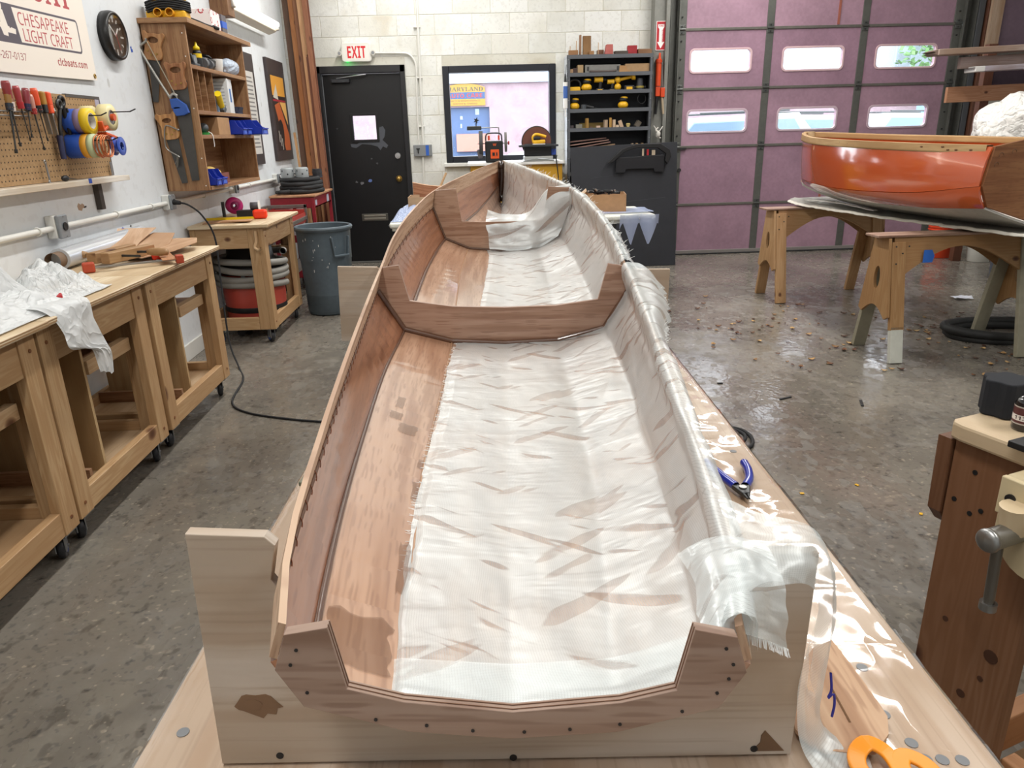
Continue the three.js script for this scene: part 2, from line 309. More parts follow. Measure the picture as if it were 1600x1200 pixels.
// black steel door
{
  const d = struct('door_1', 'black steel exit door with small square window and mail slot', 'door');
  const bk = mat('#0e0e11', .42, { tex: T.mottle }), frame = mat('#1b1b1e', .45);
  const [x0, x1, , y1] = DOOR, z = ZB;
  part(d, 'door_frame', [bx(x0, x0 + .055, 0, y1, z - .12, z + .03, .006), bx(x1 - .055, x1, 0, y1, z - .12, z + .03, .006), bx(x0, x1, y1 - .075, y1, z - .12, z + .03, .006)], frame);
  const lx0 = x0 + .06, lx1 = x1 - .06, wx0 = -1.372, wx1 = -1.115, wy0 = 1.375, wy1 = 1.63;
  part(d, 'leaf', ext([[lx0, .012], [lx1, .012], [lx1, y1 - .08], [lx0, y1 - .08]], .045, [0, 0, z - .07], [0, 0, 0], 0, [[[wx0, wy0], [wx0, wy1], [wx1, wy1], [wx1, wy0]]]), bk);
  part(d, 'threshold', bx(x0 + .055, x1 - .055, 0, .02, z - .12, z - .0, .004), mat('#6d6c68', .5, { metal: .5 }));
  part(d, 'weatherstrip', bx(lx0 - .004, lx0 + .004, .02, y1 - .1, z - .06, z - .022), mat('#8b8d90', .4, { metal: .6 }));
  part(d, 'glazing_bead', ext(rrect(wx1 - wx0 + .05, wy1 - wy0 + .05, .006, (wx0 + wx1) / 2, (wy0 + wy1) / 2), .012, [0, 0, z - .026], undefined, .002, [rrect(wx1 - wx0 - .006, wy1 - wy0 - .006, .004, (wx0 + wx1) / 2, (wy0 + wy1) / 2).reverse()]), bk);
  part(d, 'glass_pane', bx(wx0, wx1, wy0, wy1, z - .05, z - .046), mat('#ffffff', .02, { transmission: 1, thickness: 0, ior: 1.5 }), 'clear glass pane');
  part(d, 'paint_patch', ext([[-1.42, 1.335], [-1.35, 1.33], [-1.31, 1.352], [-1.19, 1.35], [-1.115, 1.372], [-1.1, 1.44], [-1.085, 1.5], [-1.045, 1.515], [-1.02, 1.47], [-1.035, 1.4], [-1.06, 1.37], [-1.0, 1.31], [-1.02, 1.28], [-1.06, 1.3], [-1.09, 1.26], [-1.12, 1.3], [-1.19, 1.32], [-1.29, 1.33], [-1.36, 1.29], [-1.41, 1.30]].map(p => p), .0012, [0, 0, z - .025]), mat('#4b4e55', .6));
  for (const [px, py, r, c] of [[-1.235, .93, .022, '#5a6fa8'], [-1.33, .905, .02, '#6b6c70'], [-1.39, .92, .014, '#55565b'], [-1.14, 1.12, .012, '#4a4a4e'], [-1.2, 1.17, .01, '#4a4a4e'], [-1.55, 1.5, .012, '#3a3a3e']]) part(d, 'paint_spot', ext(ell(r, r * .8, px, py, 9).map(p => [p[0] + rr(-.004, .004), p[1] + rr(-.004, .004)]), .001, [0, 0, z - .025]), mat(c, .6));
  const cl = part(d, 'door_closer', bx(-1.56, -1.36, 1.965, 2.005, z - .025, z + .035, .008), mat('#3b3c40', .35, { metal: .6 }));
  part(cl, 'closer_arm', [rod([-1.5, 2.01, z + .01], [-1.27, 2.035, z + .05], .008), rod([-1.27, 2.035, z + .05], [-1.18, 2.045, z + .02], .007)], mat('#8d8e90', .35, { metal: .7 }));
  part(d, 'deadbolt', [cyl(.034, .03, .02, [-.9, 1.195, z - .016], [Math.PI / 2, 0, 0]), cyl(.014, .014, .03, [-.9, 1.195, z], [Math.PI / 2, 0, 0])], mat('#c9c9c9', .3, { metal: .8 }), 'round steel deadbolt');
  part(d, 'door_knob', [cyl(.036, .034, .012, [-.905, .945, z - .02], [Math.PI / 2, 0, 0]), lathe([[0, 0], [.012, 0], [.012, .022], [.026, .034], [.028, .05], [.018, .062], [0, .064]], [-.905, .945, z - .016], [Math.PI / 2, 0, 0])], M.brass, 'round brass door knob');
  const ms = part(d, 'mail_slot', ext(rrect(.3, .082, .004, -1.215, .523), .008, [0, 0, z - .026], undefined, .002), mat('#77766f', .35, { metal: .8 }));
  part(ms, 'slot_flap', [bx(-1.34, -1.09, .53, .551, z - .02, z - .012, .004), bx(-1.34, -1.09, .496, .519, z - .02, z - .012, .004)], mat('#b7b2a6', .3, { metal: .85 }));
}
// fixed window
{
  const w = struct('window_1', 'square shop window in a black frame looking onto the street', 'window');
  const [x0, x1, y0, y1] = WIN, z = ZB, bk = mat('#131620', .4);
  const a = .07;
  for (const g of [bx(x0, x0 + a, y0, y1, z - .13, z + .012, .006), bx(x1 - a, x1, y0, y1, z - .13, z + .012, .006), bx(x0 + a, x1 - a, y1 - a, y1, z - .13, z + .012, .006), bx(x0 + a, x1 - a, y0, y0 + a, z - .13, z + .012, .006)]) part(w, 'window_frame', g, bk);
  part(w, 'glass_pane', bx(x0 + a, x1 - a, y0 + a, y1 - a, z - .09, z - .085), mat('#ffffff', .02, { transmission: 1, thickness: 0, ior: 1.5 }), 'clear glass pane');
  part(w, 'window_sill', bx(x0 - .03, x1 + .12, y0 - .04, y0, z - .01, z + .05, .006), mat('#e4e4df', .5), 'white painted sill');
}
// sectional roll-up door
{
  const d = struct('door_2', 'mauve sectional overhead garage door with six small windows', 'door');
  const z = -8.45, cols = [2.21, 3.19, 4.225, 5.27], rows = [.012, .572, 1.205, 1.807, 2.4, 3.0];
  const pm = ['#b38fa1', '#ae8a9d', '#b692a3', '#ab879a'].map(c => mat(c, .5, { tex: T.mottle }));
  const steel = mat('#6d6e68', .5, { metal: .35, tex: T.mottle });
  for (let r = 0; r < 5; r++) for (let c = 0; c < 3; c++) {
    const a = cols[c] + .02, b = cols[c + 1] - .02, y0 = rows[r] + .008, y1 = rows[r + 1] - .008, holes = [];
    const win = r === 2 || r === 3;
    const wc = [2.672, 3.69, 4.722][c] , wy = r === 2 ? 1.472 : 2.088, ww = .66, wh = .222;
    if (win) holes.push(rrect(ww, wh, .045, wc, wy).reverse());
    part(d, 'door_panel', ext([[a, y0], [b, y0], [b, y1], [a, y1]], .045, [0, 0, z - .045], undefined, 0, holes), pm[(r * 3 + c * 2) % 4]);
    if (win) {
      const f = part(d, 'panel_window', ext(rrect(ww + .03, wh + .03, .055, wc, wy), .012, [0, 0, z - .004], undefined, .003, [rrect(ww - .012, wh - .012, .04, wc, wy).reverse()]), mat(r === 3 ? '#d9b9bd' : '#c9b3bd', .5));
      part(f, 'glass_pane', ext(rrect(ww - .004, wh - .004, .044, wc, wy), .004, [0, 0, z - .03]), mat('#ffffff', .02, { transmission: 1, thickness: 0, ior: 1.5 }));
    }
  }
  for (let r = 1; r < 6; r++) part(d, 'section_joint', bx(cols[0] + .01, cols[3] - .01, rows[r] - .014, rows[r] + .014, z - .04, z + .012, .004), mat('#77746c', .5, { metal: .3, tex: T.mottle }));
  part(d, 'bottom_rail', bx(cols[0], cols[3], .002, .05, z - .05, z + .014, .004), mat('#8f8a86', .5, { metal: .3 }));
  part(d, 'bottom_seal', bx(cols[0], cols[3], -.001, .014, z - .03, z + .03, .006), M.rubber);
  for (let c = 0; c < 4; c++) for (let r = 0; r < 5; r++) {
    const x = cols[c] + (c === 0 ? .02 : c === 3 ? -.02 : 0), hw = c === 0 || c === 3 ? .05 : .04;
    part(d, 'stile', bx(x - hw, x + hw, rows[r] + .016, rows[r + 1] - .016, z - .02, z + .01, .004), steel);
    const h = part(d, 'hinge', [bx(x - .034, x + .034, rows[r + 1] - .05, rows[r + 1] + .045, z + .01, z + .018, .004), cyl(.011, .011, .07, [x, rows[r + 1], z + .022], [0, 0, Math.PI / 2], 8)], mat('#5e605d', .4, { metal: .6 }));
    for (const q of [-.032, .03]) part(h, 'bolt', cyl(.008, .007, .012, [x, rows[r + 1] + q, z + .022], [Math.PI / 2, 0, 0], 8), M.darkSteel);
    if (c === 0 || c === 3) for (const q of [.12, .3, .48]) part(d, 'bolt', cyl(.009, .008, .012, [x, rows[r] + q, z + .015], [Math.PI / 2, 0, 0], 8), M.black);
  }
  for (const [x, y0, y1] of [[3.93, .58, 1.19], [3.93, 2.42, 2.98]]) part(d, 'strut', bx(x - .012, x + .012, y0, y1, z - .01, z + .008), mat('#9a5a4a', .6));
  part(d, 'latch', [cyl(.02, .02, .03, [2.27, .96, z + .02], [Math.PI / 2, 0, 0], 10), bx(2.2, 2.34, 1.18, 1.2, z + .01, z + .03)], M.darkSteel);
  for (const [a, b] of [[2.09, 2.2], [5.29, 5.42]]) part(d, 'track', [bx(a, b, 0, 3.3, z - .1, z - .06), bx(a, a + .012, 0, 3.3, z - .1, z + .05), bx(b - .012, b, 0, 3.3, z - .1, z + .05)], steel);
}
struct('trim_1', 'grey steel column beside the garage door', 'column', [bx(1.93, 2.09, 0, CEIL, -8.62, -8.44, .006), bx(2.05, 2.1, 0, CEIL, -8.47, -8.4, .004)], mat('#8c8c85', .55, { tex: T.mottle }));
struct('trim_2', 'dark steel door track jamb at the right of the garage door', 'jamb', [bx(5.43, 5.5, 0, CEIL, -8.62, -8.4, .006)], mat('#55575a', .45, { metal: .4 }));
struct('trim_3', 'brown timber post beside the garage door track', 'post', bx(5.52, 5.66, 0, 3.2, -8.55, -8.38, .004), mat('#6e4a38', .65, { tex: T.oku }));
struct('trim_4', 'pale timber post edging the mauve board', 'post', bx(5.53, 5.66, 1.9, 3.1, -8.37, -8.33, .004), mat('#b39c86', .65, { tex: T.birch }));

// ---------- lamps ----------
function ceilingLamp(x, z, label) {
  const t = thing('ceiling_light', label, 'light', [x, CEIL - .12, z], 0);
  part(t, 'housing', [bx(-.16, .16, .03, .1, -1.22, 1.22, .01), bx(-.02, .02, .1, .12, -1, -.9), bx(-.02, .02, .1, .12, .9, 1)], M.white);
  for (const sx of [-.08, .08]) part(t, 'light_tube', cyl(.018, .018, 2.4, [sx, .008, 0], [Math.PI / 2, 0, 0], 12), new THREE.MeshStandardMaterial({ color: '#ffffff', emissive: '#fffcf6', emissiveIntensity: 5 }));
  const l = new THREE.RectAreaLight('#fffdfa', LAMP, .14, 2.4); l.position.set(x, CEIL - .16, z); l.rotation.x = -Math.PI / 2; scene.add(l);
}
[[-.5, -.1, 'white twin tube ceiling light above the left aisle nearest the viewer'], [-.5, -4.4, 'white twin tube ceiling light above the middle of the left aisle'], [-.5, -7.1, 'white twin tube ceiling light nearest the black door'],
 [2.7, -.1, 'white twin tube ceiling light above the vise bench'], [2.7, -4.4, 'white twin tube ceiling light above the near sawhorse'], [2.7, -7.1, 'white twin tube ceiling light nearest the garage door']].forEach(a => ceilingLamp(...a));
{
  const t = thing('wall_light', 'fluorescent tube light on the left wall above the wooden cabinet', 'light', [-1.9, 2.42, -7.1], 0);
  part(t, 'wooden_block', bx(-.12, .02, -.1, .12, .62, .78, .006), mat('#7d5a3a', .6, { tex: T.oku }));
  part(t, 'housing', [box(.09, .05, 1.36, [-.03, -.03, 0], [0, 0, .35], .012)], mat('#e9e2d2', .4));
  part(t, 'end_cap', [box(.1, .075, .05, [-.01, 0, .66], [0, 0, .2], .01), box(.1, .075, .03, [-.01, 0, -.67], [0, 0, .2], .01)], mat('#b9b6b0', .35, { metal: .3 }));
  part(t, 'light_tube', cyl(.024, .024, 1.28, [.035, .018, 0], [Math.PI / 2, 0, 0], 14), new THREE.MeshStandardMaterial({ color: '#ffffff', emissive: '#fff3e0', emissiveIntensity: 6 }));
  const l = new THREE.RectAreaLight('#fff1dc', WALL_LAMP, .07, 1.28); l.position.set(-1.83, 2.44, -7.1); l.lookAt(-1.0, 2.1, -7.1); scene.add(l);
}

// ---------- the street outside ----------
struct('pavement', 'pale concrete forecourt and street outside', 'pavement', bx(-30, 40, -.16, -.04, -60, ZB - .25), mat('#8f8d8a', .8, { tex: T.mottle }));
{
  const b = struct('far_building', 'pink brick workshop building across the street with pale metal fascia', 'building');
  const z = -24, wall = mat('#a08a92', .8, { tex: T.mottle });
  part(b, 'brick_wall', [bx(-8, -1.5, 0, 2.88, z - .3, z), bx(-1.5, .42, 2.2, 2.88, z - .3, z), bx(.42, 14, 0, 2.88, z - .3, z), bx(-8, 14, 0, 5, z - 6, z - .3)], wall);
  part(b, 'metal_fascia', [bx(-8.2, 14.2, 2.88, 4.4, z - .3, z + .12)], mat('#a9b4c2', .5, { tex: T.mottle }));
  for (let i = 0; i < 44; i++) part(b, 'fascia_rib', bx(-8 + i * .5, -7.95 + i * .5, 2.9, 4.38, z + .11, z + .14), mat('#a2aebd', .5));
  part(b, 'roller_shutter', bx(-1.5, .42, .5, 2.2, z - .22, z - .15), mat('#3f567c', .5));
  part(b, 'brick_apron', bx(-.64, .42, .9, 1.42, z - .15, z + .02), mat('#a87468', .8));
  part(b, 'shutter_window', [bx(-.5, -.42, 1.85, 1.95, z - .15, z - .13), bx(-.02, .1, 1.98, 2.15, z - .15, z - .13), bx(-.5, -.45, 1.6, 1.72, z - .15, z - .13)], mat('#8fa6c4', .3));
  const st = canvasTex(512, 320, (c, w, h) => {
    c.fillStyle = '#f2bd3c'; c.fillRect(0, 0, w, h);
    c.fillStyle = '#3a71b4'; c.fillRect(0, 128, w, 96);
    c.textAlign = 'center'; c.fillStyle = '#3d4450'; c.font = 'bold 78px serif'; c.fillText('MARYLAND', w / 2, 112, 470);
    c.fillStyle = '#e8423e'; c.font = 'bold 84px sans-serif'; c.fillText('AUTO CARE', w / 2, 206, 480);
    c.fillStyle = '#8a5f20'; c.font = 'bold 34px sans-serif'; c.fillText('SALES & MAINTENANCE', w / 2, 262, 470); c.fillText('SERVICE & TOWING', w / 2, 304, 430);
  });
  const sg = part(b, 'shop_sign', ext([[-.62, -.33], [.62, -.33], [.62, .18], [.45, .25], [.22, .295], [0, .31], [-.22, .295], [-.45, .25], [-.62, .18]], .06, [-.32, 2.575, z + .02], undefined, 0), mat('#a8842c', .5));
  const g = new THREE.ShapeGeometry(shapeOf([[-.615, -.325], [.615, -.325], [.615, .175], [.45, .245], [.22, .29], [0, .305], [-.22, .29], [-.45, .245], [-.615, .175]]));
  const p = g.attributes.position, uv = g.attributes.uv; for (let i = 0; i < p.count; i++) uv.setXY(i, (p.getX(i) + .62) / 1.24, (p.getY(i) + .33) / .64);
  part(sg, 'sign_print', xf(g.toNonIndexed(), [-.32, 2.575, z + .082]), mat('#9a9a9a', .5, { tex: st }));
}
function car(label, x, z, ry, color) {
  const t = thing('parked_car', label, 'car', [x, -.04, z], ry, undefined);
  const prof = [[-2.2, .35], [2.15, .35], [2.2, .75], [1.95, .98], [1.1, 1.06], [.55, 1.62], [-1.55, 1.68], [-2.05, 1.1], [-2.22, .9]];
  part(t, 'body', ext(prof, 1.7, [0, 0, -.85], undefined, .06), mat(color, .3, { cc: 1 }));
  part(t, 'side_windows', ext([[.82, 1.12], [.45, 1.54], [-1.45, 1.58], [-1.75, 1.15]], 1.72, [0, 0, -.86], undefined, .02), mat('#5d7488', .1));
  part(t, 'roof_rails', [rod([.3, 1.7, .7], [-1.4, 1.73, .7], .02), rod([.3, 1.7, -.7], [-1.4, 1.73, -.7], .02)], M.darkSteel);
  for (const sx of [-1.35, 1.35]) for (const sz of [-.78, .78]) { const w = part(t, 'wheel', tor(.25, .09, [sx, .34, sz]), M.rubber); part(w, 'hub_cap', cyl(.19, .19, .1, [sx, .34, sz], [Math.PI / 2, 0, 0]), M.steel); }
  return t;
}
car('white car parked outside, seen through the shop window', 2.75, -18.2, Math.PI, '#c9ccd0');
car('pale blue-grey car outside the left lower garage door window', 4.5, -15.0, Math.PI, '#8d9ca3');
car('grey car outside the middle lower garage door window', 7.9, -17.2, 0, '#98a0a6');
car('silver car outside the right lower garage door window', 11.6, -19.4, .05, '#a5b0b8');
{
  const t = thing('street_tree', 'green tree outside the upper right garage door window', 'tree', [14.5, -.04, -23], 0);
  part(t, 'trunk', rod([0, 0, 0], [.1, 2.6, 0], .18, .12), M.brownWood);
  const L = []; for (let i = 0; i < 1100; i++) { const a = rr(0, 6.28), b = rr(-1, 1), r = 1.7 * Math.cbrt(rnd()); L.push(box(.15, .01, .1, [r * Math.cos(a) * Math.sqrt(1 - b * b), 3.4 + r * b * .9, r * Math.sin(a) * Math.sqrt(1 - b * b)], [rr(-1, 1), rr(0, 3), rr(-1, 1)])); }
  part(t, 'foliage', L, mat('#5f8450', .8));
}
{ const b = struct('far_fence', 'blue metal building beyond the street at the right', 'building', [bx(14.2, 30, 0, 5.5, -34, -30)], mat('#6f8fb4', .6)); }

// ---------- strongback table and the boat under construction ----------
// boat axes: x across, y up, -z forward along the keel; the boat points 1.67 degrees right of the room
const BOAT_TURN = -1.667 * D2R;
const BOAT_ROLL = -1.2 * D2R;     // the strongback leans a little to the right
const inBoat = o => { o.rotation.set(0, BOAT_TURN, BOAT_ROLL); o.position.set(.85 * Math.sin(BOAT_ROLL) * Math.cos(BOAT_TURN), .85 * (1 - Math.cos(BOAT_ROLL)), -.85 * Math.sin(BOAT_ROLL) * Math.sin(BOAT_TURN)); return o; };
// the hull is racked: rolled more at the stern than at the bow
function rack(o) { const tw = f => Math.tan(D2R * (f < 1.9 ? 1.4 * (1.9 - f) / 1.5 : -.9 * Math.min(1, (f - 1.9) / 1.5))); o.traverse(m => { if (m.isMesh) { const p = m.geometry.attributes.position; for (let i = 0; i < p.count; i++) { const lo = ss(.852, .95, p.getY(i)); p.setX(i, p.getX(i) - .006 * lo * Math.max(0, 1 - Math.max(0, -p.getZ(i) - .4) / 3)); p.setY(i, p.getY(i) - p.getX(i) * tw(-p.getZ(i)) * lo); } p.needsUpdate = true; } }); return o; }
const TX0 = -.355, TX1 = .444, TY = .85;
{
  const t = inBoat(thing('work_table', 'long plywood strongback table under the boat, wrapped in clear plastic', 'table'));
  let k = 0;
  for (const [a, b] of [[.12, 2.1], [2.102, 4.4], [4.402, 5.6]]) part(t, 'tabletop', bx(TX0, TX1, TY - .045, TY, -b, -a, .003, 2), mat(['#cebba8', '#c8b4a0', '#cbb7a4'][k++], .5, { tex: T.birch }));
  part(t, 'side_rail', [bx(TX0 + .03, TX0 + .07, TY - .14, TY - .045, -5.5, -.2), bx(TX1 - .07, TX1 - .03, TY - .14, TY - .045, -5.5, -.2)], M.pine);
  for (const z of [-.6, -2.2, -3.9, -5.2]) for (const s of [0, 1]) { const x = s ? TX1 - .1 : TX0 + .1; part(t, 'leg', bx(x - .045, x + .045, 0, TY - .14, z - .045, z + .045), M.pine2); }
  for (const [x, f] of [[.377, .635], [.359, .588], [.375, .532], [.378, .513], [.393, .512], [.411, .511], [.37, .785], [.367, .568], [-.3, .62], [-.325, .56], [.41, 1.2], [.39, 1.45]]) part(t, 'screw_head', cyl(.006, .006, .0012, [x, TY + .0004, -f], undefined, 12), M.grey);
  // clear plastic film, wrinkled, folded down over both long edges
  const film = sheet((u, v) => {
    const f = lerp(.13, 5.55, v), n = fbm(u, v, 8, 60, 3, 201), n2 = fbm(u, v, 3, 90, 2, 202);
    const w = (TX1 - TX0) + .1, a = u * w - .05;
    let x = TX0 + a, y = TY + .0016 + .003 * Math.pow(1 - Math.abs(2 * n - 1), 6) + .0015 * n2;
    if (a < 0) { y = TY + .001 + a; x = TX0 - .003 - .004 * n; } else if (x > TX1) { y = TY + .001 - (x - TX1) * (1 + .3 * n); x = TX1 + .004 + .012 * n * ss(0, .03, a - w + .1); }
    return [x, y, -f, a, f];
  }, 70, 260);
  part(t, 'plastic_film', film, mat('#ffffff', .06, { transmission: 1, thickness: 0, ior: 1.45, side: THREE.DoubleSide, bump: T.film, bs: .0008 }), 'clear wrinkled plastic sheeting');
}

// hull lines: across and up for sheer, upper chine, lower chine, garboard chine and keel at stations along the boat
const ST = [.40, .525, .75, 1.05, 1.5, 1.9, 2.4, 2.9, 3.45, 4.2, 4.75, 5.1];
const LN = {
  S: [[.150, .179, .208, .240, .283, .318, .352, .350, .308, .178, .080, .004], [1.084, 1.080, 1.076, 1.074, 1.072, 1.072, 1.090, 1.122, 1.160, 1.197, 1.217, 1.230]],
  C3: [[.159, .190, .220, .254, .300, .336, .368, .365, .322, .178, .075, .004], [1.056, 1.045, 1.033, 1.022, 1.010, 1.005, 1.015, 1.040, 1.080, 1.125, 1.150, 1.165]],
  C2: [[.143, .166, .196, .227, .262, .272, .290, .297, .270, .140, .055, .004], [1.026, 1.006, .978, .946, .915, .900, .902, .910, .937, .985, 1.040, 1.085]],
  C1: [[.073, .090, .110, .131, .140, .145, .160, .172, .160, .085, .032, .003], [1.004, .980, .950, .910, .877, .866, .866, .869, .888, .920, .960, 1.000]],
  K: [ST.map(() => 0), [.998, .973, .943, .903, .870, .859, .859, .861, .873, .895, .922, .950]],
};
for (const k in LN) LN[k] = LN[k].map(a => interp(ST, a));
const pt = (k, f) => [LN[k][0](f), LN[k][1](f)];
const PTH = .0055;
// a plank between two lines on side s, from f0 to f1, as a solid strip
function plank(a, b, s, f0, f1, n = 60, inset = 0) {
  const P = [], push = (p, q) => { };
  const row = f => {
    const A = pt(a, f), Bp = pt(b, f); let dx = Bp[0] - A[0], dy = Bp[1] - A[1]; const l = Math.hypot(dx, dy) || 1; dx /= l; dy /= l;
    const nx = -dy, ny = dx;                      // lines run from the sheer down to the keel: outward is to the right of travel
    const o = [(nx > 0 ? nx : nx), ny]; const sg = (o[0] * A[0] + o[1] * (A[1] - 1.3)) >= 0 ? 1 : -1;
    const T1 = PTH * sg;
    return [[A[0], A[1]], [Bp[0], Bp[1]], [Bp[0] + nx * T1, Bp[1] + ny * T1], [A[0] + nx * T1, A[1] + ny * T1]].map(p => [p[0] * s, p[1], -f]);
  };
  const pos = [], uv = [];
  const quad = (p, q, r, t, up, uq, ur, ut) => { const L = s > 0 ? [p, q, r, p, r, t] : [p, r, q, p, t, r], U = s > 0 ? [up, uq, ur, up, ur, ut] : [up, ur, uq, up, ut, ur]; L.forEach((w, i) => { pos.push(...w); uv.push(...U[i]); }); };
  const ou = rnd() * 3, ov = rnd() * 3;
  let prev = row(f0), pf = f0;
  const wd = r => Math.hypot(r[0][0] - r[1][0], r[0][1] - r[1][1]);
  for (let i = 1; i <= n; i++) {
    const f = lerp(f0, f1, i / n), cur = row(f);
    for (let k = 0; k < 4; k++) { const k2 = (k + 1) % 4, v0 = k === 0 || k === 3 ? 0 : wd(cur), v1 = k === 0 || k === 1 ? (k === 0 ? wd(cur) : wd(cur)) : 0; quad(prev[k], cur[k], cur[k2], prev[k2], [pf + ou, v0 + ov], [f + ou, v0 + ov], [f + ou, v1 + ov], [pf + ou, v1 + ov]); }
    if (i === 1) quad(prev[0], prev[1], prev[2], prev[3], [0, 0], [.1, 0], [.1, .01], [0, .01]);
    prev = cur; pf = f;
  }
  quad(prev[3], prev[2], prev[1], prev[0], [0, 0], [.1, 0], [.1, .01], [0, .01]);
  const g = new THREE.BufferGeometry(); g.setAttribute('position', new THREE.Float32BufferAttribute(pos, 3)); g.setAttribute('uv', new THREE.Float32BufferAttribute(uv, 2)); g.computeVertexNormals();
  return g;
}
const HF0 = .411, HF1 = 5.09;
const hull = inBoat(thing('boat_hull', 'long narrow plywood boat hull being glued on the plastic covered table', 'boat'));
{
  const gloss = { tex: T.oku, bump: T.okuBump, bs: .0007, cc: .9 };
  const strake = [mat('#b27a58', .3, gloss), mat('#b58c72', .34, gloss)], bilge = mat('#c49e82', .36, gloss), bottom = mat('#bf9d82', .36, gloss), topm = mat('#cdb196', .55, { tex: T.oku });
  for (const s of [-1, 1]) {
    part(hull, 'sheer_strake', plank('S', 'C3', s, HF0, HF1), topm);
    part(hull, 'side_plank', plank('C3', 'C2', s, HF0, HF1), strake[s < 0 ? 0 : 1]);
    part(hull, 'bilge_plank', plank('C2', 'C1', s, HF0, HF1), bilge);
    part(hull, 'bottom_plank', plank('C1', 'K', s, HF0, HF1), bottom);
  }
  // thickened epoxy fillets along the chines, frames and stem
  const line = (k, s, f0, f1, dx = 0, dy = 0, n = 26) => Array.from({ length: n }, (_, i) => { const f = lerp(f0, f1, i / (n - 1)), p = pt(k, f); return [(p[0] + dx) * s, p[1] + dy, -f]; });
  const fil = mat('#5f3d28', .4, { cc: .5, tex: T.mottle });
  for (const s of [-1]) {
    part(hull, 'chine_fillet', [tube(line('C2', s, .42, 1.885, -.0015, .001), .0032, 70, 8), tube(line('C2', s, 1.92, 3.43, -.004, .003), .005, 70, 8), tube(line('C2', s, 3.47, 4.95, -.003, .003), .005, 60, 8)], fil);
    part(hull, 'seam_line', [tube(line('C3', s, .42, 1.88, -.001, 0), .0024, 70, 6), tube(line('C3', s, 1.92, 3.43, -.001, 0), .0026, 70, 6)], mat('#6b4a34', .5));
    part(hull, 'garboard_seam', [tube(line('C1', s, .42, 1.885, 0, .0006), .0022, 60, 6), tube(line('C1', s, 1.92, 3.43, 0, .0006), .0022, 60, 6)], mat('#ab8464', .4));
  }
  // copper stitches along the upper seam
  for (let f = .43; f < 1.86; f += .038) { const p = pt('C3', f), q = pt('S', f); for (const s of [-1]) part(hull, 'wire_stitch', tube([[s * (p[0] - .001), p[1] - .012, -f], [s * (p[0] - .0025), p[1] - .003, -f - .006], [s * (p[0] - .002), p[1] + .006, -f - .003], [s * (p[0] - .001), p[1] + .013, -f + .004]], .0006, 10, 5), mat('#8a5233', .45, { metal: .6 })); }
  for (let f = 2.0; f < 3.4; f += .085) { const p = pt('C3', f); part(hull, 'wire_stitch', tube([[-(p[0] - .001), p[1] - .014, -f], [-(p[0] - .007), p[1] - .003, -f - .003], [-(p[0] - .001), p[1] + .014, -f + .004]], .001, 10, 5), mat('#8a5233', .45, { metal: .6 })); }
  // stem fillet: dark, tapering
  const stem = []; for (let i = 0; i <= 10; i++) { const t = i / 10, f = lerp(5.035, 5.03, t); stem.push([0.004 * Math.sin(t * 5), lerp(1.218, .985, t), -f]); }
  part(hull, 'stem_fillet', [tube(stem, .019, 30, 10), sph(.02, [0.003, .99, -5.02], [1, 1.2, 1]), sph(.022, [0, 1.2, -5.03], [1.2, 1.3, 1])], mat('#2a1a14', .25, { cc: 1 }), 'dark epoxy fillet in the bow');
  // frames
  const frame = (f, inner, th, m, name, lo = 0, label) => {
    const outer = ['S', 'C3', 'C2', 'C1', 'K'].map(k => { const p = pt(k, f); return [p[0] - lo, p[1] + (k === 'K' || k === 'C1' ? lo * .6 : 0)]; });
    outer[0][1] = inner[0][1] - .006;
    const R = [...outer.map(p => [p[0], p[1]]), ...outer.slice(0, -1).reverse().map(p => [-p[0], p[1]])];
    const I = [...inner.map(p => [-p[0], p[1]]), ...inner.slice(0, -1).reverse().map(p => [p[0], p[1]])];
    return part(hull, name, ext([...R, ...I], th, [0, 0, -f], undefined, .0006, undefined, 0), m, label);
  };
  const F1 = frame(.4085, [[.122, 1.090], [.113, 1.040], [.075, 1.029], [0, 1.0205]], .009, mat('#a0897a', .55, { tex: T.oku }), 'stern_frame', .001, 'brown plywood frame with a flat bottomed U opening at the near end');
  for (const [x, y] of [[.144, 1.075], [.15, 1.062], [.148, 1.05], [.141, 1.038], [.118, 1.022], [.075, 1.0105], [.04, 1.006], [0.008, 1.0035], [-.028, 1.0045], [-.06, 1.009], [-.095, 1.014], [-.144, 1.072], [-.149, 1.06], [-.14, 1.037]]) part(F1, 'screw_hole', cyl(.0013, .0013, .0006, [x, y, -.3991], [Math.PI / 2, 0, 0], 8), M.black);
  const F1e = [[-.122, 1.0903], [-.113, 1.0403], [-.075, 1.0293], [0, 1.0208], [.075, 1.0293], [.113, 1.0403], [.122, 1.0903]];
  for (const dz of [.0025, .0063]) part(F1, 'ply_line', F1e.slice(0, -1).map((p, i) => rod([p[0], p[1], -.4085 + dz], [F1e[i + 1][0], F1e[i + 1][1], -.4085 + dz], .0005, .0005, 4)), mat('#6e4c36', .7));
  frame(1.905, [[.275, 1.076], [.251, .981], [.137, .965], [0, .961]], .012, mat('#ab8c78', .5, { tex: T.oku, cc: .3 }), 'middle_frame', .0, 'brown plywood frame across the middle of the hull');
  frame(3.455, [[.213, 1.166], [.190, 1.018], [.1, 1.012], [0, 1.012]], .012, mat('#b4957e', .45, { tex: T.oku, cc: .5 }), 'bow_frame', .0, 'brown plywood frame near the bow');
  const ringFil = (f, off, r) => { const a = ['C3', 'C2', 'C1', 'K'].map(k => pt(k, f - off)), L = [...a.map(p => [-p[0] + .002, p[1] + .004, -(f - off)]), ...a.slice(0, -1).reverse().map(p => [p[0] - .002, p[1] + .004, -(f - off)])]; const out = []; for (let i = 0; i < L.length - 1; i++) out.push(rod(L[i], L[i + 1], r, r, 8)); return out; };
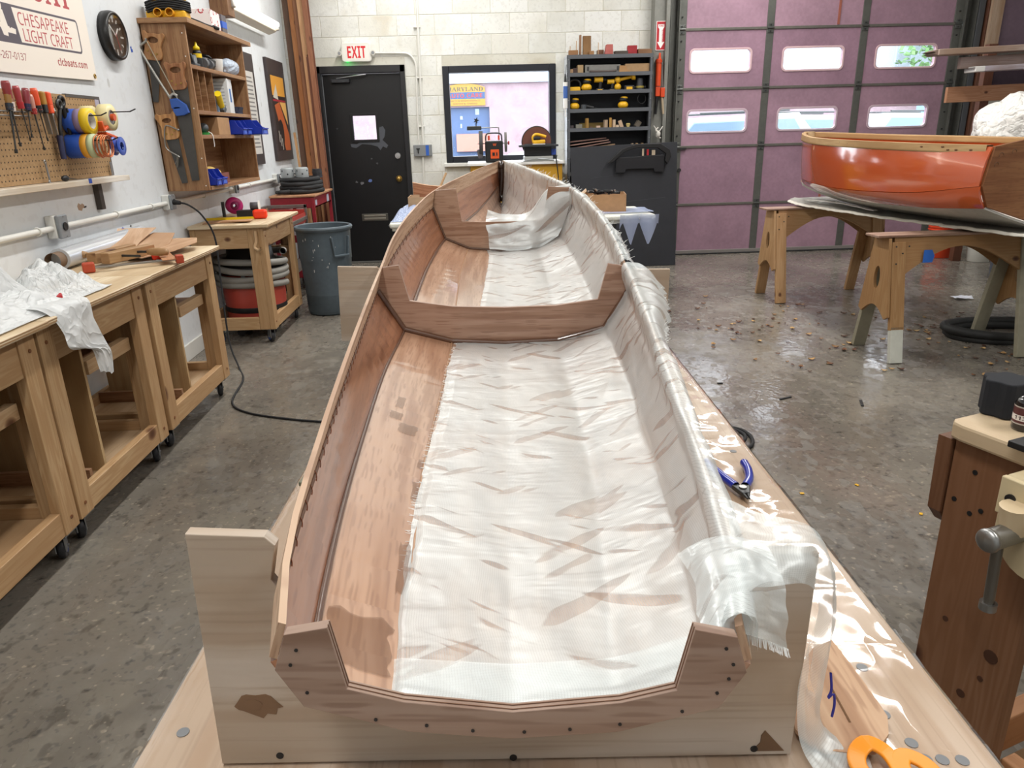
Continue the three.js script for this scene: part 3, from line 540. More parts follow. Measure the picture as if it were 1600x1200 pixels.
  part(hull, 'frame_fillet', ringFil(1.905, .016, .0085), fil); part(hull, 'frame_fillet', ringFil(3.455, .016, .006), mat('#5c3f2c', .4, { cc: .6 }));
  // puddles of wet epoxy that soak the wood
  const puddle = (f0, f1, a0, a1, k0, k1, n, m, sd) => {
    const g = sheet((u, v) => { const f = lerp(f0, f1, v + .12 * (vnoise(u * 5 + sd, v * 4, 64, 64, sd) - .5)), a = pt(k0, f), b = pt(k1, f), t = lerp(a0, a1, u + .16 * (vnoise(v * 6 + sd, u * 5, 64, 64, sd + 3) - .5)); return [-lerp(a[0], b[0], t) + .0003, lerp(a[1], b[1], t) + .0012, -f]; }, 14, 14, [.2, .2]);
    part(hull, 'epoxy_puddle', g, m);
  };
  const wet = mat('#7d4c26', .08, { cc: 1, transparent: true, opacity: .4, side: THREE.DoubleSide });
  puddle(.46, .545, .08, .8, 'C2', 'C1', 14, wet, 5); puddle(.6, .72, .82, 1.0, 'C2', 'C1', 14, wet, 8); puddle(.86, .93, .88, 1.0, 'C2', 'C1', 14, wet, 11); puddle(1.0, 1.04, .9, 1, 'C2', 'C1', 14, wet, 15);
  puddle(1.14, 1.19, .5, .78, 'C2', 'C1', 14, wet, 19); puddle(1.2, 1.24, .3, .5, 'C2', 'C1', 14, wet, 22); puddle(1.27, 1.34, .35, .48, 'C2', 'C1', 14, wet, 25);
}

rack(hull);
// moulds that hold the hull
function mould(f, x0, x1, top, th, label, cham) {
  const t = inBoat(thing('hull_mould', label, 'mould'));
  const sec = ['S', 'C3', 'C2', 'C1', 'K'].map(k => pt(k, f)), e = .0085;
  const L = [[x0 - .008, TY + .003], [x1 - .004, TY + .003], [x1, top - .012], [sec[0][0] + e + .02, top - .012]];
  const Rr = [[sec[0][0] + e + .006, top - .02], [sec[1][0] + e, sec[1][1]], [sec[2][0] + e * .8, sec[2][1] - e * .6], [sec[3][0], sec[3][1] - e], [0, sec[4][1] - e], [-sec[3][0], sec[3][1] - e], [-sec[2][0] - e * .8, sec[2][1] - e * .6], [-sec[1][0] - e, sec[1][1]], [-sec[0][0] - e - .004, top - .008]];
  const pts = [...L, ...Rr, [-sec[0][0] - e - cham, top], [x0, top + .002]];
  part(t, 'mould_board', ext(pts, th, [0, 0, -f], undefined, .0008, undefined, 0), M.birch);
  return rack(t);
}
{
  const t = mould(.531, -.264, .258, 1.086, .012, 'pale plywood mould board with knot standing under the stern frame', .012);
  for (const [x, y] of [[-.218, .862], [-.004, .851 + .004], [.219, .8605]]) part(t, 'screw_hole', cyl(.0035, .0035, .0008, [x, y, -.5186], [Math.PI / 2, 0, 0], 12), M.black);
  part(t, 'cut_notch', ext([[.222, .858], [.252, .858], [.232, .882], [.229, .876], [.229, .868]], .0008, [-.005, 0, -.519]), mat('#7a5d43', .8, { tex: T.mottle }), 'small triangular saw cut');
  part(t, 'knot', [ext(ell(.018, .012, -.231, .92, 16).map(p => [p[0] + rr(-.004, .004), p[1] + rr(-.003, .003)]), .0006, [0, 0, -.519]), ext(ell(.007, .006, -.235, .921, 12).map(p => [p[0] + rr(-.002, .002), p[1]]), .0008, [0, 0, -.5188])], mat('#8a6a4e', .7, { tex: T.mottle }), 'dark knot in the plywood');
  mould(1.975, -.45, .455, 1.06, .014, 'pale plywood mould board sticking out beside the middle frame', .012);
}

// ---------- fibreglass cloth ----------
const clothMat = mat('#e8efef', .42, { metal: .33, transparent: true, opacity: .58, ior: 1.7, side: THREE.DoubleSide, alphaMap: T.cloth, bump: T.clothFold, bs: .0025, sheen: .2, specularIntensity: 1 });
const yBottom = (x, f) => { const a = Math.abs(x), c = pt('C1', f), k = pt('K', f); return lerp(k[1], c[1], Math.min(1, a / c[0])); };
function sectionCloth(f, xl, over, endK) {
  const L = [[xl, yBottom(xl, f)]];
  const add = (k, s = 1) => { const p = pt(k, f); L.push([p[0] * s, p[1]]); };
  if (xl < 0) add('K'); add('C1'); add('C2'); add('C3');
  if (endK !== 'C3') { add('S'); const p = pt('S', f); L.push([p[0] + .005, p[1] + .004], [p[0] + .006 + over * .55, p[1] - .004], [p[0] + .007 + over, p[1] - .022 - over * .25]); }
  return L;
}
function resample(L, n) {
  const d = [0]; for (let i = 1; i < L.length; i++) d.push(d[i - 1] + Math.hypot(L[i][0] - L[i - 1][0], L[i][1] - L[i - 1][1]));
  const T_ = d[d.length - 1], out = [];
  for (let i = 0; i <= n; i++) { const s = T_ * i / n; let k = 0; while (k < d.length - 2 && d[k + 1] < s) k++; const t = (s - d[k]) / (d[k + 1] - d[k] || 1); out.push([lerp(L[k][0], L[k + 1][0], t), lerp(L[k][1], L[k + 1][1], t), s]); }
  for (let it = 0; it < 2; it++) for (let i = 1; i < n; i++) { out[i][0] = (out[i - 1][0] + 2 * out[i][0] + out[i + 1][0]) / 4; out[i][1] = (out[i - 1][1] + 2 * out[i][1] + out[i + 1][1]) / 4; }
  return out;
}
function clothGeo(f0, f1, left, over, nu, nv, sd, amp = 1) {
  const rows = [];
  for (let j = 0; j <= nv; j++) {
    const f = lerp(f0, f1, j / nv), L = resample(sectionCloth(f, left(f) + .004 * (vnoise(f * 40, sd, 999, 99, sd) - .5), over(f)), nu), row = [];
    for (let i = 0; i <= nu; i++) {
      const a = L[Math.max(0, i - 1)], b = L[Math.min(nu, i + 1)]; let tx = b[0] - a[0], ty = b[1] - a[1]; const l = Math.hypot(tx, ty) || 1; tx /= l; ty /= l;
      const s = L[i][2], u = i / nu;
      const big = vnoise(s * 9 + sd, f * 5, 512, 512, sd + 1), mid = vnoise(s * 22 + f * 6, f * 14 - s * 9, 512, 512, sd + 2), fine = vnoise(s * 60, f * 30 + s * 40, 512, 512, sd + 3);
      const fold = 1 - Math.abs(2 * vnoise(s * 16 - f * 3, f * 4 + sd, 512, 512, sd + 5) - 1);
      const up = ss(.45, .75, u);                                       // looser where it climbs the side
      let h = .0028 + amp * (.003 * big + .003 * mid + .0012 * fine) * (0.5 + up) + amp * .0045 * up * Math.pow(fold, 3);
      if (u < .02) h *= .6;
      row.push([L[i][0] - ty * h, L[i][1] + tx * h, -f, s, f]);
    }
    rows.push(row);
  }
  return sheet((u, v) => rows[Math.round(v * nv)][Math.round(u * nu)], nu, nv);
}
// a smooth patch through a small grid of points
function patch(ctrl, nu, nv, ripple = 0, sd = 1) {
  const R = ctrl.length, rowsC = ctrl.map(r => new THREE.CatmullRomCurve3(r.map(p => V(...p)), false, 'centripetal'));
  return sheet((u, v) => { const c = new THREE.CatmullRomCurve3(rowsC.map(k => k.getPoint(u)), false, 'centripetal'), p = c.getPoint(v); const n = (vnoise(u * 7, v * 9, 64, 64, sd) - .5) * ripple; return [p.x + n * .5, p.y + n, p.z + n * .5, u * .16, v * .3]; }, nu, nv);
}
{
  const t = inBoat(thing('fiberglass_cloth', 'white woven fiberglass cloth lining the near half of the hull, spilling over the right edge', 'cloth'));
  const left = interp([.41, .46, .54, .61, .7, .78, 1.06, 1.34, 1.66, 1.88], [-.094, -.097, -.108, -.114, -.114, -.118, -.13, -.131, -.139, -.132]);
  const over = interp([.41, .5, .6, .764, 1.05, 1.27, 1.53, 1.75, 1.88], [.0, .0, .001, .001, .003, .02, .056, .068, .064]);
  part(t, 'cloth_sheet', clothGeo(.4115, 1.885, left, f => over(f) * (.85 + .3 * vnoise(f * 30, 3, 999, 9, 77)), 110, 260, 31), clothMat);
  // doubled strip at the stern frame
  part(t, 'cloth_strip', clothGeo(.412, .49, f => left(f) + .003, () => -.002, 90, 30, 51, .6).translate(0, .0015, 0), clothMat);
  // flap that lies over the mould's top and hangs down to the table
  part(t, 'hanging_flap', patch([
    [[.196, 1.086, -.60], [.187, 1.088, -.55], [.178, 1.087, -.50], [.168, 1.086, -.455]],
    [[.214, 1.083, -.575], [.212, 1.083, -.54], [.205, 1.084, -.51], [.2, 1.072, -.475]],
    [[.262, 1.078, -.555], [.258, 1.081, -.535], [.25, 1.08, -.513], [.24, 1.06, -.495]],
    [[.281, 1.05, -.548], [.279, 1.052, -.537], [.27, 1.045, -.518], [.259, 1.03, -.508]],
    [[.293, .99, -.545], [.288, .985, -.535], [.27, .98, -.522], [.257, .975, -.516]],
    [[.289, .925, -.545], [.286, .92, -.533], [.27, .915, -.521], [.256, .91, -.515]],
    [[.291, .868, -.545], [.289, .868, -.53], [.274, .868, -.515], [.262, .866, -.505]],
    [[.325, .857, -.52], [.318, .857, -.49], [.305, .857, -.46], [.29, .858, -.43]],
  ], 26, 70, .006, 9), clothMat);
  // corner folded forward over the hull's end
  part(t, 'folded_corner', patch([
    [[.136, 1.082, -.505], [.15, 1.0885, -.51], [.178, 1.093, -.515], [.205, 1.088, -.51]],
    [[.137, 1.085, -.47], [.148, 1.096, -.475], [.178, 1.097, -.485], [.208, 1.087, -.48]],
    [[.132, 1.081, -.43], [.146, 1.094, -.435], [.177, 1.09, -.445], [.206, 1.07, -.455]],
    [[.128, 1.075, -.405], [.143, 1.082, -.408], [.176, 1.062, -.425], [.211, 1.032, -.452]],
  ], 30, 34, .004, 15), clothMat);
  part(t, 'frayed_edge', (() => { const L = []; for (let i = 0; i < 60; i++) { const k = i / 59, x = lerp(.143, .211, k), y = lerp(1.082, 1.032, Math.pow(k, 1.2)), z = -lerp(.408, .452, k); L.push(rod([x, y, z], [x + rr(-.001, .002), y - .006, z + .003], .0004, .0003, 4)); } for (let i = 0; i < 150; i++) { const f = rr(.4, 1.87), x = left(f), y = yBottom(x, f) + .003; L.push(rod([x + .002, y, -f], [x - rr(.002, .007), y + rr(0, .003), -f + rr(-.003, .003)], .0004, .0003, 4)); } for (let i = 0; i < 90; i++) { const f = rr(1.2, 1.9), p = pt('S', f), w = over(f), x = p[0] + .008 + w * .97, y = p[1] - .01 - w * .33; L.push(rod([x, y, -f], [x + rr(.002, .012), y + rr(-.006, .008), -f + rr(-.008, .008)], .0004, .0003, 4)); } return L; })(), mat('#f2f4f2', .6)).userData.kind = 'stuff';
  rack(t); part(t, 'ink_mark', tube([[.2725, .955, -.508], [.2745, .938, -.506], [.272, .93, -.505], [.277, .934, -.506], [.2795, .922, -.506], [.2785, .91, -.505]], .0012, 24, 5), mat('#2a2a8a', .6), 'blue ink mark');
}
{
  const t = inBoat(thing('fiberglass_cloth', 'white woven fiberglass cloth lining the far half of the hull up to the bow', 'cloth'));
  const left = interp([1.92, 2.3, 2.6, 3.26, 3.43], [-.08, -.079, -.074, -.062, -.075]);
  part(t, 'cloth_sheet', clothGeo(1.925, 3.43, left, f => .012 + .012 * vnoise(f * 30, 5, 999, 9, 78), 90, 200, 61), clothMat);
  part(t, 'bow_sheet', clothGeo(3.475, 4.98, f => lerp(-.03, 0.0005, ss(3.5, 4.3, f)), f => .008 + .01 * vnoise(f * 30, 7, 999, 9, 79), 60, 120, 71, .7), clothMat);
  // draped over the bow frame
  part(t, 'draped_piece', patch([
    [[-.07, 1.06, -3.52], [.02, 1.035, -3.54], [.12, 1.04, -3.53], [.215, 1.12, -3.50], [.30, 1.165, -3.49]],
    [[-.075, 1.03, -3.47], [.02, 1.028, -3.47], [.12, 1.045, -3.465], [.21, 1.15, -3.465], [.318, 1.178, -3.46]],
    [[-.075, 1.0, -3.44], [.02, 1.0, -3.44], [.12, 1.01, -3.435], [.2, 1.05, -3.43], [.315, 1.10, -3.43]],
    [[-.065, .94, -3.425], [.02, .935, -3.42], [.12, .94, -3.41], [.19, .95, -3.415], [.28, .985, -3.42]],
    [[-.06, .892, -3.41], [.02, .886, -3.40], [.12, .89, -3.39], [.18, .90, -3.40], [.255, .94, -3.40]],
  ], 40, 40, .012, 23), clothMat);
  part(t, 'frayed_edge', (() => { const L = []; for (let i = 0; i < 260; i++) { const f = rr(1.95, 4.95), p = pt('S', f); L.push(rod([p[0] + .012, p[1] + .002, -f], [p[0] + .012 + rr(-.012, .025), p[1] + rr(-.012, .022), -f + rr(-.02, .02)], .0007, .0004, 4)); } return L; })(), mat('#f2f4f2', .6)).userData.kind = 'stuff';
  rack(t);
}

// ---------- things on the strongback table ----------
{
  const t = inBoat(thing('side_cutters', 'blue handled side cutters lying open on the plastic beside the hull', 'pliers'));
  const y = TY + .012, m = mat('#1a2f9c', .3, { cc: .6 });
  part(t, 'handle', tube([[.341, y, -1.131], [.346, y, -1.105], [.356, y, -1.065], [.364, y, -1.04]], .0072, 24, 10), m); part(t, 'handle', tube([[.405, y, -1.126], [.403, y, -1.1], [.394, y, -1.066], [.379, y, -1.04]], .0072, 24, 10), m);
  for (const [x, f] of [[.341, 1.131], [.405, 1.126]]) part(t, 'handle_tip', sph(.0072, [x, y, -f]), m);
  part(t, 'jaw', [box(.012, .008, .03, [.366, y, -1.026], [0, .3, 0], .002), box(.012, .008, .03, [.376, y, -1.026], [0, -.3, 0], .002), rod([.366, y, -1.02], [.3695, y, -.998], .004, .0015), rod([.376, y, -1.02], [.3725, y, -.998], .004, .0015)], M.darkSteel);
  part(t, 'pivot', cyl(.006, .006, .012, [.371, y, -1.028], undefined, 12), M.steel);
}
{
  const t = inBoat(thing('scissors', 'orange handled scissors at the near right corner of the table', 'scissors'));
  const m = mat('#f0941c', .35), y = TY + .016;
  const band = (pts, w) => { const c = new THREE.CatmullRomCurve3(pts.map(p => V(...p)), true), s = new THREE.Shape(rrect(.004, w, .0018).map(p => new THREE.Vector2(...p))); return uvBox(new THREE.ExtrudeGeometry(s, { steps: 40, extrudePath: c })); };
  part(t, 'handle_loop', band([[.303, y, -.49], [.309, y, -.507], [.323, y + .002, -.516], [.335, y, -.509], [.338, y, -.492], [.334, y, -.472], [.315, y, -.468]], .016), m, 'large orange finger loop');
  part(t, 'handle_loop', band([[.341, y, -.492], [.35, y, -.503], [.362, y, -.496], [.366, y, -.482], [.36, y, -.466], [.347, y, -.468]], .016), m, 'small orange thumb loop');
  part(t, 'blade', [box(.012, .003, .12, [.349, y - .006, -.41], [0, .06, 0], .001), box(.012, .003, .12, [.354, y - .002, -.41], [0, -.06, 0], .001)], M.steel);
  part(t, 'pivot', cyl(.005, .005, .012, [.352, y - .004, -.455], undefined, 12), M.steel);
}
{
  const pts = [[.357, .668], [.360, .628], [.362, .585], [.362, .555], [.352, .533], [.330, .513], [.306, .512], [.285, .515], [.272, .526], [.266, .54], [.272, .575], [.30, .62], [.33, .655]];
  const slot = [[.3225, .5935], [.3205, .5475], [.323, .5475], [.325, .5935]];
  inBoat(solo('plywood_template', 'thin brown plywood offcut with a slot, lying right of the stern', 'plywood piece', ext(pts, .004, [0, TY + .007, 0], [-Math.PI / 2, 0, 0], 0, [slot]), mat('#c9a98a', .6, { tex: T.oku })));
}
inBoat(solo('metal_bar', 'short grey metal bar on the table left of the hull', 'bar', [box(.022, .008, .26, [-.327, TY + .009, -1.2], [0, -.06, 0], .002)], mat('#8b8a74', .45, { metal: .4, tex: T.mottle })));

// ---------- left wall ----------
{ // banner
  const t = thing('wall_banner', 'white vinyl banner with red lettering and dark logo box on the left wall', 'banner');
  const tex = canvasTex(1536, 1024, (c, w, h) => {
    c.fillStyle = '#efe6da'; c.fillRect(0, 0, w, h);
    const K = 1024;                             // 1024 px = 1.0 m; origin at top left; banner 1.5 x 1.0 m
    c.fillStyle = '#b5474b'; c.font = 'bold 200px serif'; c.textAlign = 'right'; c.fillText('BOAT', 1410, 690, 480); c.fillText('OPEN', 860, 690, 480);
    // logo box
    c.fillStyle = '#57505a'; c.beginPath(); c.roundRect(560, 734, 874, 164, 22); c.fill();
    c.fillStyle = '#efe6da'; c.beginPath(); c.moveTo(880, 744); c.lineTo(1408, 744); c.quadraticCurveTo(1424, 744, 1424, 760); c.lineTo(1424, 872); c.quadraticCurveTo(1424, 888, 1408, 888); c.lineTo(902, 888); c.closePath(); c.fill();
    // white figure in a small boat
    c.save(); c.translate(352, 342); c.scale(.64, .64); c.beginPath(); c.ellipse(690, 634, 20, 30, 0, 0, 7); c.fill(); c.beginPath(); c.moveTo(668, 660); c.lineTo(712, 660); c.lineTo(735, 760); c.lineTo(820, 772); c.lineTo(812, 806); c.lineTo(720, 802); c.lineTo(716, 828); c.lineTo(664, 824); c.lineTo(650, 780); c.lineTo(600, 746); c.lineTo(604, 728); c.lineTo(656, 744); c.closePath(); c.fill();
    c.fillStyle = '#57505a'; c.beginPath(); c.ellipse(742, 752, 8, 8, 0, 0, 7); c.ellipse(758, 764, 8, 8, 0, 0, 7); c.fill(); c.restore();
    c.fillStyle = '#b54a4c'; c.textAlign = 'left'; c.font = '74px sans-serif'; c.fillText('CHESAPEAKE', 908, 812, 490); c.fillText('LIGHT CRAFT', 922, 880, 480);
    c.fillStyle = '#8f3a3a'; c.font = '44px sans-serif'; c.fillText('410-267-0137', 640, 966, 350); c.fillStyle = '#a3403c'; c.font = 'bold 46px sans-serif'; c.fillText('clcboats.com', 1168, 968, 320);
  });
  const X = XL + .012, z0 = -2.757, z1 = -4.257, y0 = 1.70, y1 = 2.70;
  const f = (u, v) => [X + .004 * Math.sin(u * 9) * Math.sin(v * 3) + .006 * (1 - v) * u, lerp(y0 + .022 * u - .006 * Math.sin(u * 3.1), y1, v), lerp(z0, z1, u), u, v];
  part(t, 'vinyl_sheet', sheet(f, 40, 24, [1, 1], .0008), mat('#ffffff', .5, { tex, side: THREE.DoubleSide }));
  part(t, 'grommet', tor(.009, .003, [X + .008, 1.742, -4.235], [0, Math.PI / 2, 0], 16), M.brass);
}
{ // clock
  const t = thing('wall_clock', 'round black rimmed wall clock beside the banner', 'clock', [XL, 1.968, -4.525], Math.PI / 2);
  part(t, 'rim', lathe([[.07, 0], [.126, 0], [.128, .03], [.122, .05], [.112, .055], [.104, .046], [.104, .03]], [0, 0, 0], [Math.PI / 2, 0, 0], 40), mat('#1d1b1a', .35, { tex: T.mottle }));
  part(t, 'face', cyl(.106, .106, .01, [0, 0, .028], [Math.PI / 2, 0, 0], 32), mat('#33312f', .3));
  for (let i = 0; i < 12; i++) { const a = i * Math.PI / 6; part(t, 'hour_mark', box(.008, i % 3 ? .02 : .034, .003, [.086 * Math.sin(a), .086 * Math.cos(a), .0345], [0, 0, -a]), mat('#d8d6d2', .5)); }
  part(t, 'hand', box(.008, .058, .003, [.02, .02, .038], [0, 0, -.8]), mat('#e2dfda', .4)); part(t, 'hand', box(.006, .08, .003, [-.03, .024, .04], [0, 0, .9]), mat('#e2dfda', .4)); part(t, 'second_hand', box(.003, .09, .002, [.01, -.03, .042], [0, 0, .3]), M.red);
  part(t, 'glass_cover', cyl(.104, .104, .002, [0, 0, .05], [Math.PI / 2, 0, 0], 32), mat('#ffffff', .03, { transmission: 1, thickness: 0 }), 'clear glass cover');
}
for (const [z, y, s] of [[-4.78, 1.91, 1]]) solo('tape_scrap', 'tiny scrap of blue tape on the wall between clock and cabinet', 'tape scrap', ext([[0, 0], [.02, .004], [.018, .02], [.008, .018], [.01, .034], [-.006, .03]], .0015, [XL, y, z], [0, Math.PI / 2, 0]), mat('#2850b0', .6));
// pegboard, its shelf and bracket rails
{
  const t = thing('pegboard', 'brown perforated hardboard panel above the workbenches', 'pegboard');
  part(t, 'board', bx(XL + .012, XL + .018, 1.24, 1.635, -4.225, -2.4), mat('#b4966f', .75, { tex: T.peg }));
  part(t, 'edge_strip', [bx(XL + .002, XL + .012, 1.24, 1.64, -4.25, -4.215), bx(XL + .002, XL + .02, 1.625, 1.64, -4.23, -3.9)], mat('#4d4742', .6));
  part(t, 'tape_square', bx(XL + .018, XL + .0195, 1.585, 1.625, -4.222, -4.18), mat('#a9a3b4', .5));
}
{
  const t = thing('wall_shelf', 'narrow white painted shelf under the pegboard', 'shelf');
  part(t, 'shelf_board', bx(XL, XL + .1, 1.212, 1.238, -4.235, -2.4, .003), mat('#e6e2d8', .55, { tex: T.birch }));
  for (const z of [-4.03, -2.9]) part(t, 'bracket', bx(XL, XL + .03, 1.075, 1.212, z - .02, z + .02, .002), mat('#3f3833', .6));
  part(t, 'blue_tape', bx(XL + .1, XL + .101, 1.22, 1.243, -3.82, -3.79), mat('#2850b0', .6));
}
solo('wrench', 'small steel wrench leaning against the pegboard on the white shelf', 'wrench', [box(.012, .09, .004, [XL + .04, 1.283, -3.56], [0, Math.PI / 2, .06], .001), tor(.007, .003, [XL + .04, 1.332, -3.557], [0, Math.PI / 2, 0], 12), tor(.006, .003, [XL + .04, 1.243, -3.56], [0, Math.PI / 2, 0], 12)], M.steel);
solo('awl', 'black handled awl lying on the white shelf', 'awl', [sph(.014, [XL + .06, 1.253, -3.66], [1, 1, 2]), rod([XL + .06, 1.251, -3.69], [XL + .06, 1.244, -3.76], .003, .001)], M.black);
solo('steel_ruler_clip', 'thin steel strip standing at the right end of the pegboard shelf', 'steel strip', bx(XL + .03, XL + .033, 1.24, 1.31, -4.2, -4.18), M.steel);
solo('screwdriver_rack', 'wire tool rack holding the screwdrivers on the pegboard', 'rack', [rod([XL + .07, 1.542, -2.6], [XL + .07, 1.542, -3.47], .003), rod([XL + .07, 1.525, -2.6], [XL + .07, 1.525, -3.47], .003), rod([XL + .07, 1.552, -3.44], [XL + .07, 1.552, -3.68], .005), ...[-2.7, -2.95, -3.2, -3.45, -3.65].map(z => rod([XL + .018, 1.545, z], [XL + .07, 1.545, z], .003)), ...Array.from({ length: 9 }, (_, i) => tor(.008, .002, [XL + .075, 1.552, -3.46 - i * .024], [0, Math.PI / 2, 0], 12))], M.steel);
function driver(label, z, yt, hl, hr, bl, br, color, color2, tilt = 0, clear) {
  const t = thing('screwdriver', label, 'screwdriver', [XL + .075, yt, z], 0); t.rotation.x = tilt;
  part(t, 'handle', lathe([[0, 0], [hr * .8, 0], [hr, -.012], [hr * .92, -hl * .55], [hr * .75, -hl * .75], [hr * .9, -hl * .9], [hr * .6, -hl], [0, -hl]].reverse(), [0, 0, 0], undefined, 10), mat(color, .35, { cc: .5 }));
  if (color2) part(t, 'handle_collar', cyl(hr * .85, hr * .95, hl * .3, [0, -hl * .86, 0], undefined, 12), mat(color2, .4));
  part(t, 'shaft', rod([0, -hl, 0], [0, -hl - bl, 0], br, br * .7), M.darkSteel);
  part(t, 'tip', box(br * 2.6, .016, br, [0, -hl - bl + .004, 0], undefined, .0008), M.darkSteel);
}
driver('screwdriver with thick dark red handle, leftmost on the rack', -3.335, 1.66, .115, .018, .14, .004, '#8e2a2c', '#d8c9bd', .02);
driver('long screwdriver with amber handle and dark collar', -3.34, 1.635, .09, .017, .17, .005, '#9a7034', '#2d3340', -.16);
driver('screwdriver with clear red handle, third on the rack', -3.40, 1.645, .09, .015, .13, .003, '#a83c40', '#b02a30', .1);
driver('screwdriver with red handle and navy collar', -3.468, 1.638, .09, .016, .11, .003, '#8a2c34', '#22284a', -.15);
driver('screwdriver with pale pink clear handle', -3.49, 1.615, .08, .014, .15, .0035, '#c98f80', '#a52f2c', .1);
driver('screwdriver with bright orange handle pointing up', -3.53, 1.643, .1, .016, .12, .003, '#e8552a', '#2a2a2c', .12);
for (const [lab, z, col, col2, w] of [['chisel with amber and black handle on the rack', -3.585, '#a67a2a', '#151515', .02], ['chisel with orange handle, rightmost on the rack', -3.632, '#e8552a', '#e8552a', .018]]) {
  const t = thing('chisel', lab, 'chisel', [XL + .075, 1.635, z], 0);
  part(t, 'handle', [box(.026, .06, .03, [0, -.032, 0], undefined, .008)], mat(col, .4)); part(t, 'handle_base', box(.024, .04, .028, [0, -.075, 0], undefined, .006), mat(col2, .4)); part(t, 'blade', box(w, .09, .004, [0, -.14, 0], [.12, 0, 0], .0008), M.steel);
}
{ // hanging hand tools
  const t = thing('adjustable_pliers', 'black locking pliers with dark blue grip hanging on the pegboard', 'pliers', [XL + .05, 1.585, -3.765], 0);
  part(t, 'jaw', [tor(.018, .008, [0, 0, 0], [0, Math.PI / 2, 0], 16)], M.darkSteel);
  part(t, 'handle', tube([[0, -.015, 0], [0, -.1, .035], [0, -.16, .04], [0, -.235, .05]], .009, 20), M.black); part(t, 'grip', tube([[0, -.14, .055], [0, -.2, .06], [0, -.245, .06]], .013, 16), mat('#2a2f52', .5));
}
{
  const t = thing('file', 'black handled steel file hanging beside the pliers', 'file', [XL + .045, 1.6, -3.80], 0);
  part(t, 'loop', tor(.02, .009, [0, 0, 0], [0, Math.PI / 2, 0], 16), M.black); part(t, 'shank', [rod([0, -.02, 0], [0, -.16, -.02], .012, .008), rod([0, -.16, -.02], [0, -.25, -.045], .009, .008)], M.black); part(t, 'side_bar', rod([.012, -.03, -.01], [.012, -.24, -.075], .005), M.darkSteel);
}
{
  const t = thing('wire_strippers', 'steel wire strippers hanging left of the black file', 'strippers', [XL + .04, 1.565, -3.73], 0);
  part(t, 'frame', [tube([[0, 0, 0], [0, -.04, .028], [0, -.1, .025], [0, -.13, .012]], .006, 16), tube([[0, 0, 0], [0, -.05, -.02], [0, -.11, -.012]], .006, 16)], M.steel); part(t, 'grip', rod([0, -.12, .012], [0, -.215, .008], .011), mat('#262c58', .5));
}
const roll = (name, label, x, y, z, R, w, color, core = '#d8d2c8', ry = 0) => { // tape roll on a peg, axis pointing away from the wall
  const t = thing(name, label, 'tape', [x, y, z], 0); t.rotation.y = ry;
  part(t, 'tape_ring', lathe([[R * .62, -w / 2], [R, -w / 2], [R, w / 2], [R * .62, w / 2]], [0, 0, 0], [0, 0, -Math.PI / 2], 32), mat(color, .5));
  part(t, 'core', lathe([[R * .56, -w / 2 - .0005], [R * .62, -w / 2 - .0005], [R * .62, w / 2 + .0005], [R * .56, w / 2 + .0005], [R * .56, -w / 2 - .0005]], [0, 0, 0], [0, 0, -Math.PI / 2], 32), mat(core, .6));
  return t;
};
// upper peg
roll('tape_roll', 'blue masking tape roll at the back of the upper left peg', XL + .05, 1.51, -3.855, .058, .05, '#2a56b4');
roll('tape_roll', 'mauve tape roll between blue and yellow on the upper left peg', XL + .092, 1.51, -3.855, .058, .03, '#8b7a9a');
roll('tape_roll', 'yellow tape roll at the front of the upper left peg', XL + .125, 1.51, -3.855, .06, .034, '#ecc91f');
roll('tape_roll', 'wide cream tape roll behind on the upper right peg', XL + .06, 1.525, -4.0, .062, .05, '#dccf9e');
{
  const t = thing('tape_dispenser', 'orange handheld packing tape dispenser with cream roll on the right peg', 'tape dispenser', [XL + .14, 1.53, -4.02], 0);
  part(t, 'tape_ring', lathe([[.035, -.025], [.064, -.025], [.064, .025], [.035, .025]], [0, 0, 0], [0, 0, -Math.PI / 2], 32), mat('#e5d9a4', .4)); part(t, 'hub', [cyl(.034, .034, .044, [0, 0, 0], [0, 0, Math.PI / 2]), ], mat('#8f8b88', .5)); part(t, 'knob', cyl(.018, .014, .06, [.01, 0, 0], [0, 0, Math.PI / 2], 10), mat('#dd5a26', .4));
  part(t, 'blade_guard', [box(.055, .012, .08, [-.005, -.05, .06], [.35, 0, 0], .003), box(.055, .04, .012, [-.005, -.04, .1], [.3, 0, 0], .003), box(.05, .014, .11, [-.005, -.088, .02], [-.2, 0, 0], .004)], mat('#dd5a26', .4)); part(t, 'handle', rod([-.005, -.085, -.02], [-.005, -.15, .0], .016), mat('#23336e', .5));
}
// lower peg
roll('tape_roll', 'blue painters tape roll at the back of the lower peg', XL + .06, 1.395, -3.83, .056, .075, '#2450ac');
roll('tape_roll', 'amber tape roll in the middle of the lower peg', XL + .112, 1.395, -3.83, .056, .03, '#e0a12c');
roll('tape_roll', 'pale green tape roll at the front of the lower peg', XL + .14, 1.395, -3.83, .056, .022, '#bcc79c');
roll('tape_roll', 'dark navy tape roll hanging between the two pegs', XL + .08, 1.445, -3.9, .03, .06, '#28304f', '#1c1c22');
solo('copper_wire_coil', 'coil of copper wire hanging on the front of the lower peg', 'wire coil', Array.from({ length: 6 }, (_, i) => tor(.05, .0032, [XL + .158 + i * .009, 1.392 + rr(-.004, .004), -3.845], [0, Math.PI / 2 + rr(-.12, .12), 0], 30)), M.copper);
solo('plastic_spool', 'blue plastic spool hanging behind the copper wire', 'spool', [lathe([[.02, -.02], [.045, -.02], [.045, -.015], [.03, -.014], [.03, .014], [.045, .015], [.045, .02], [.02, .02]], [XL + .2, 1.39, -3.95], [0, 0, Math.PI / 2], 24)], mat('#2850b4', .3, { cc: .5 }));
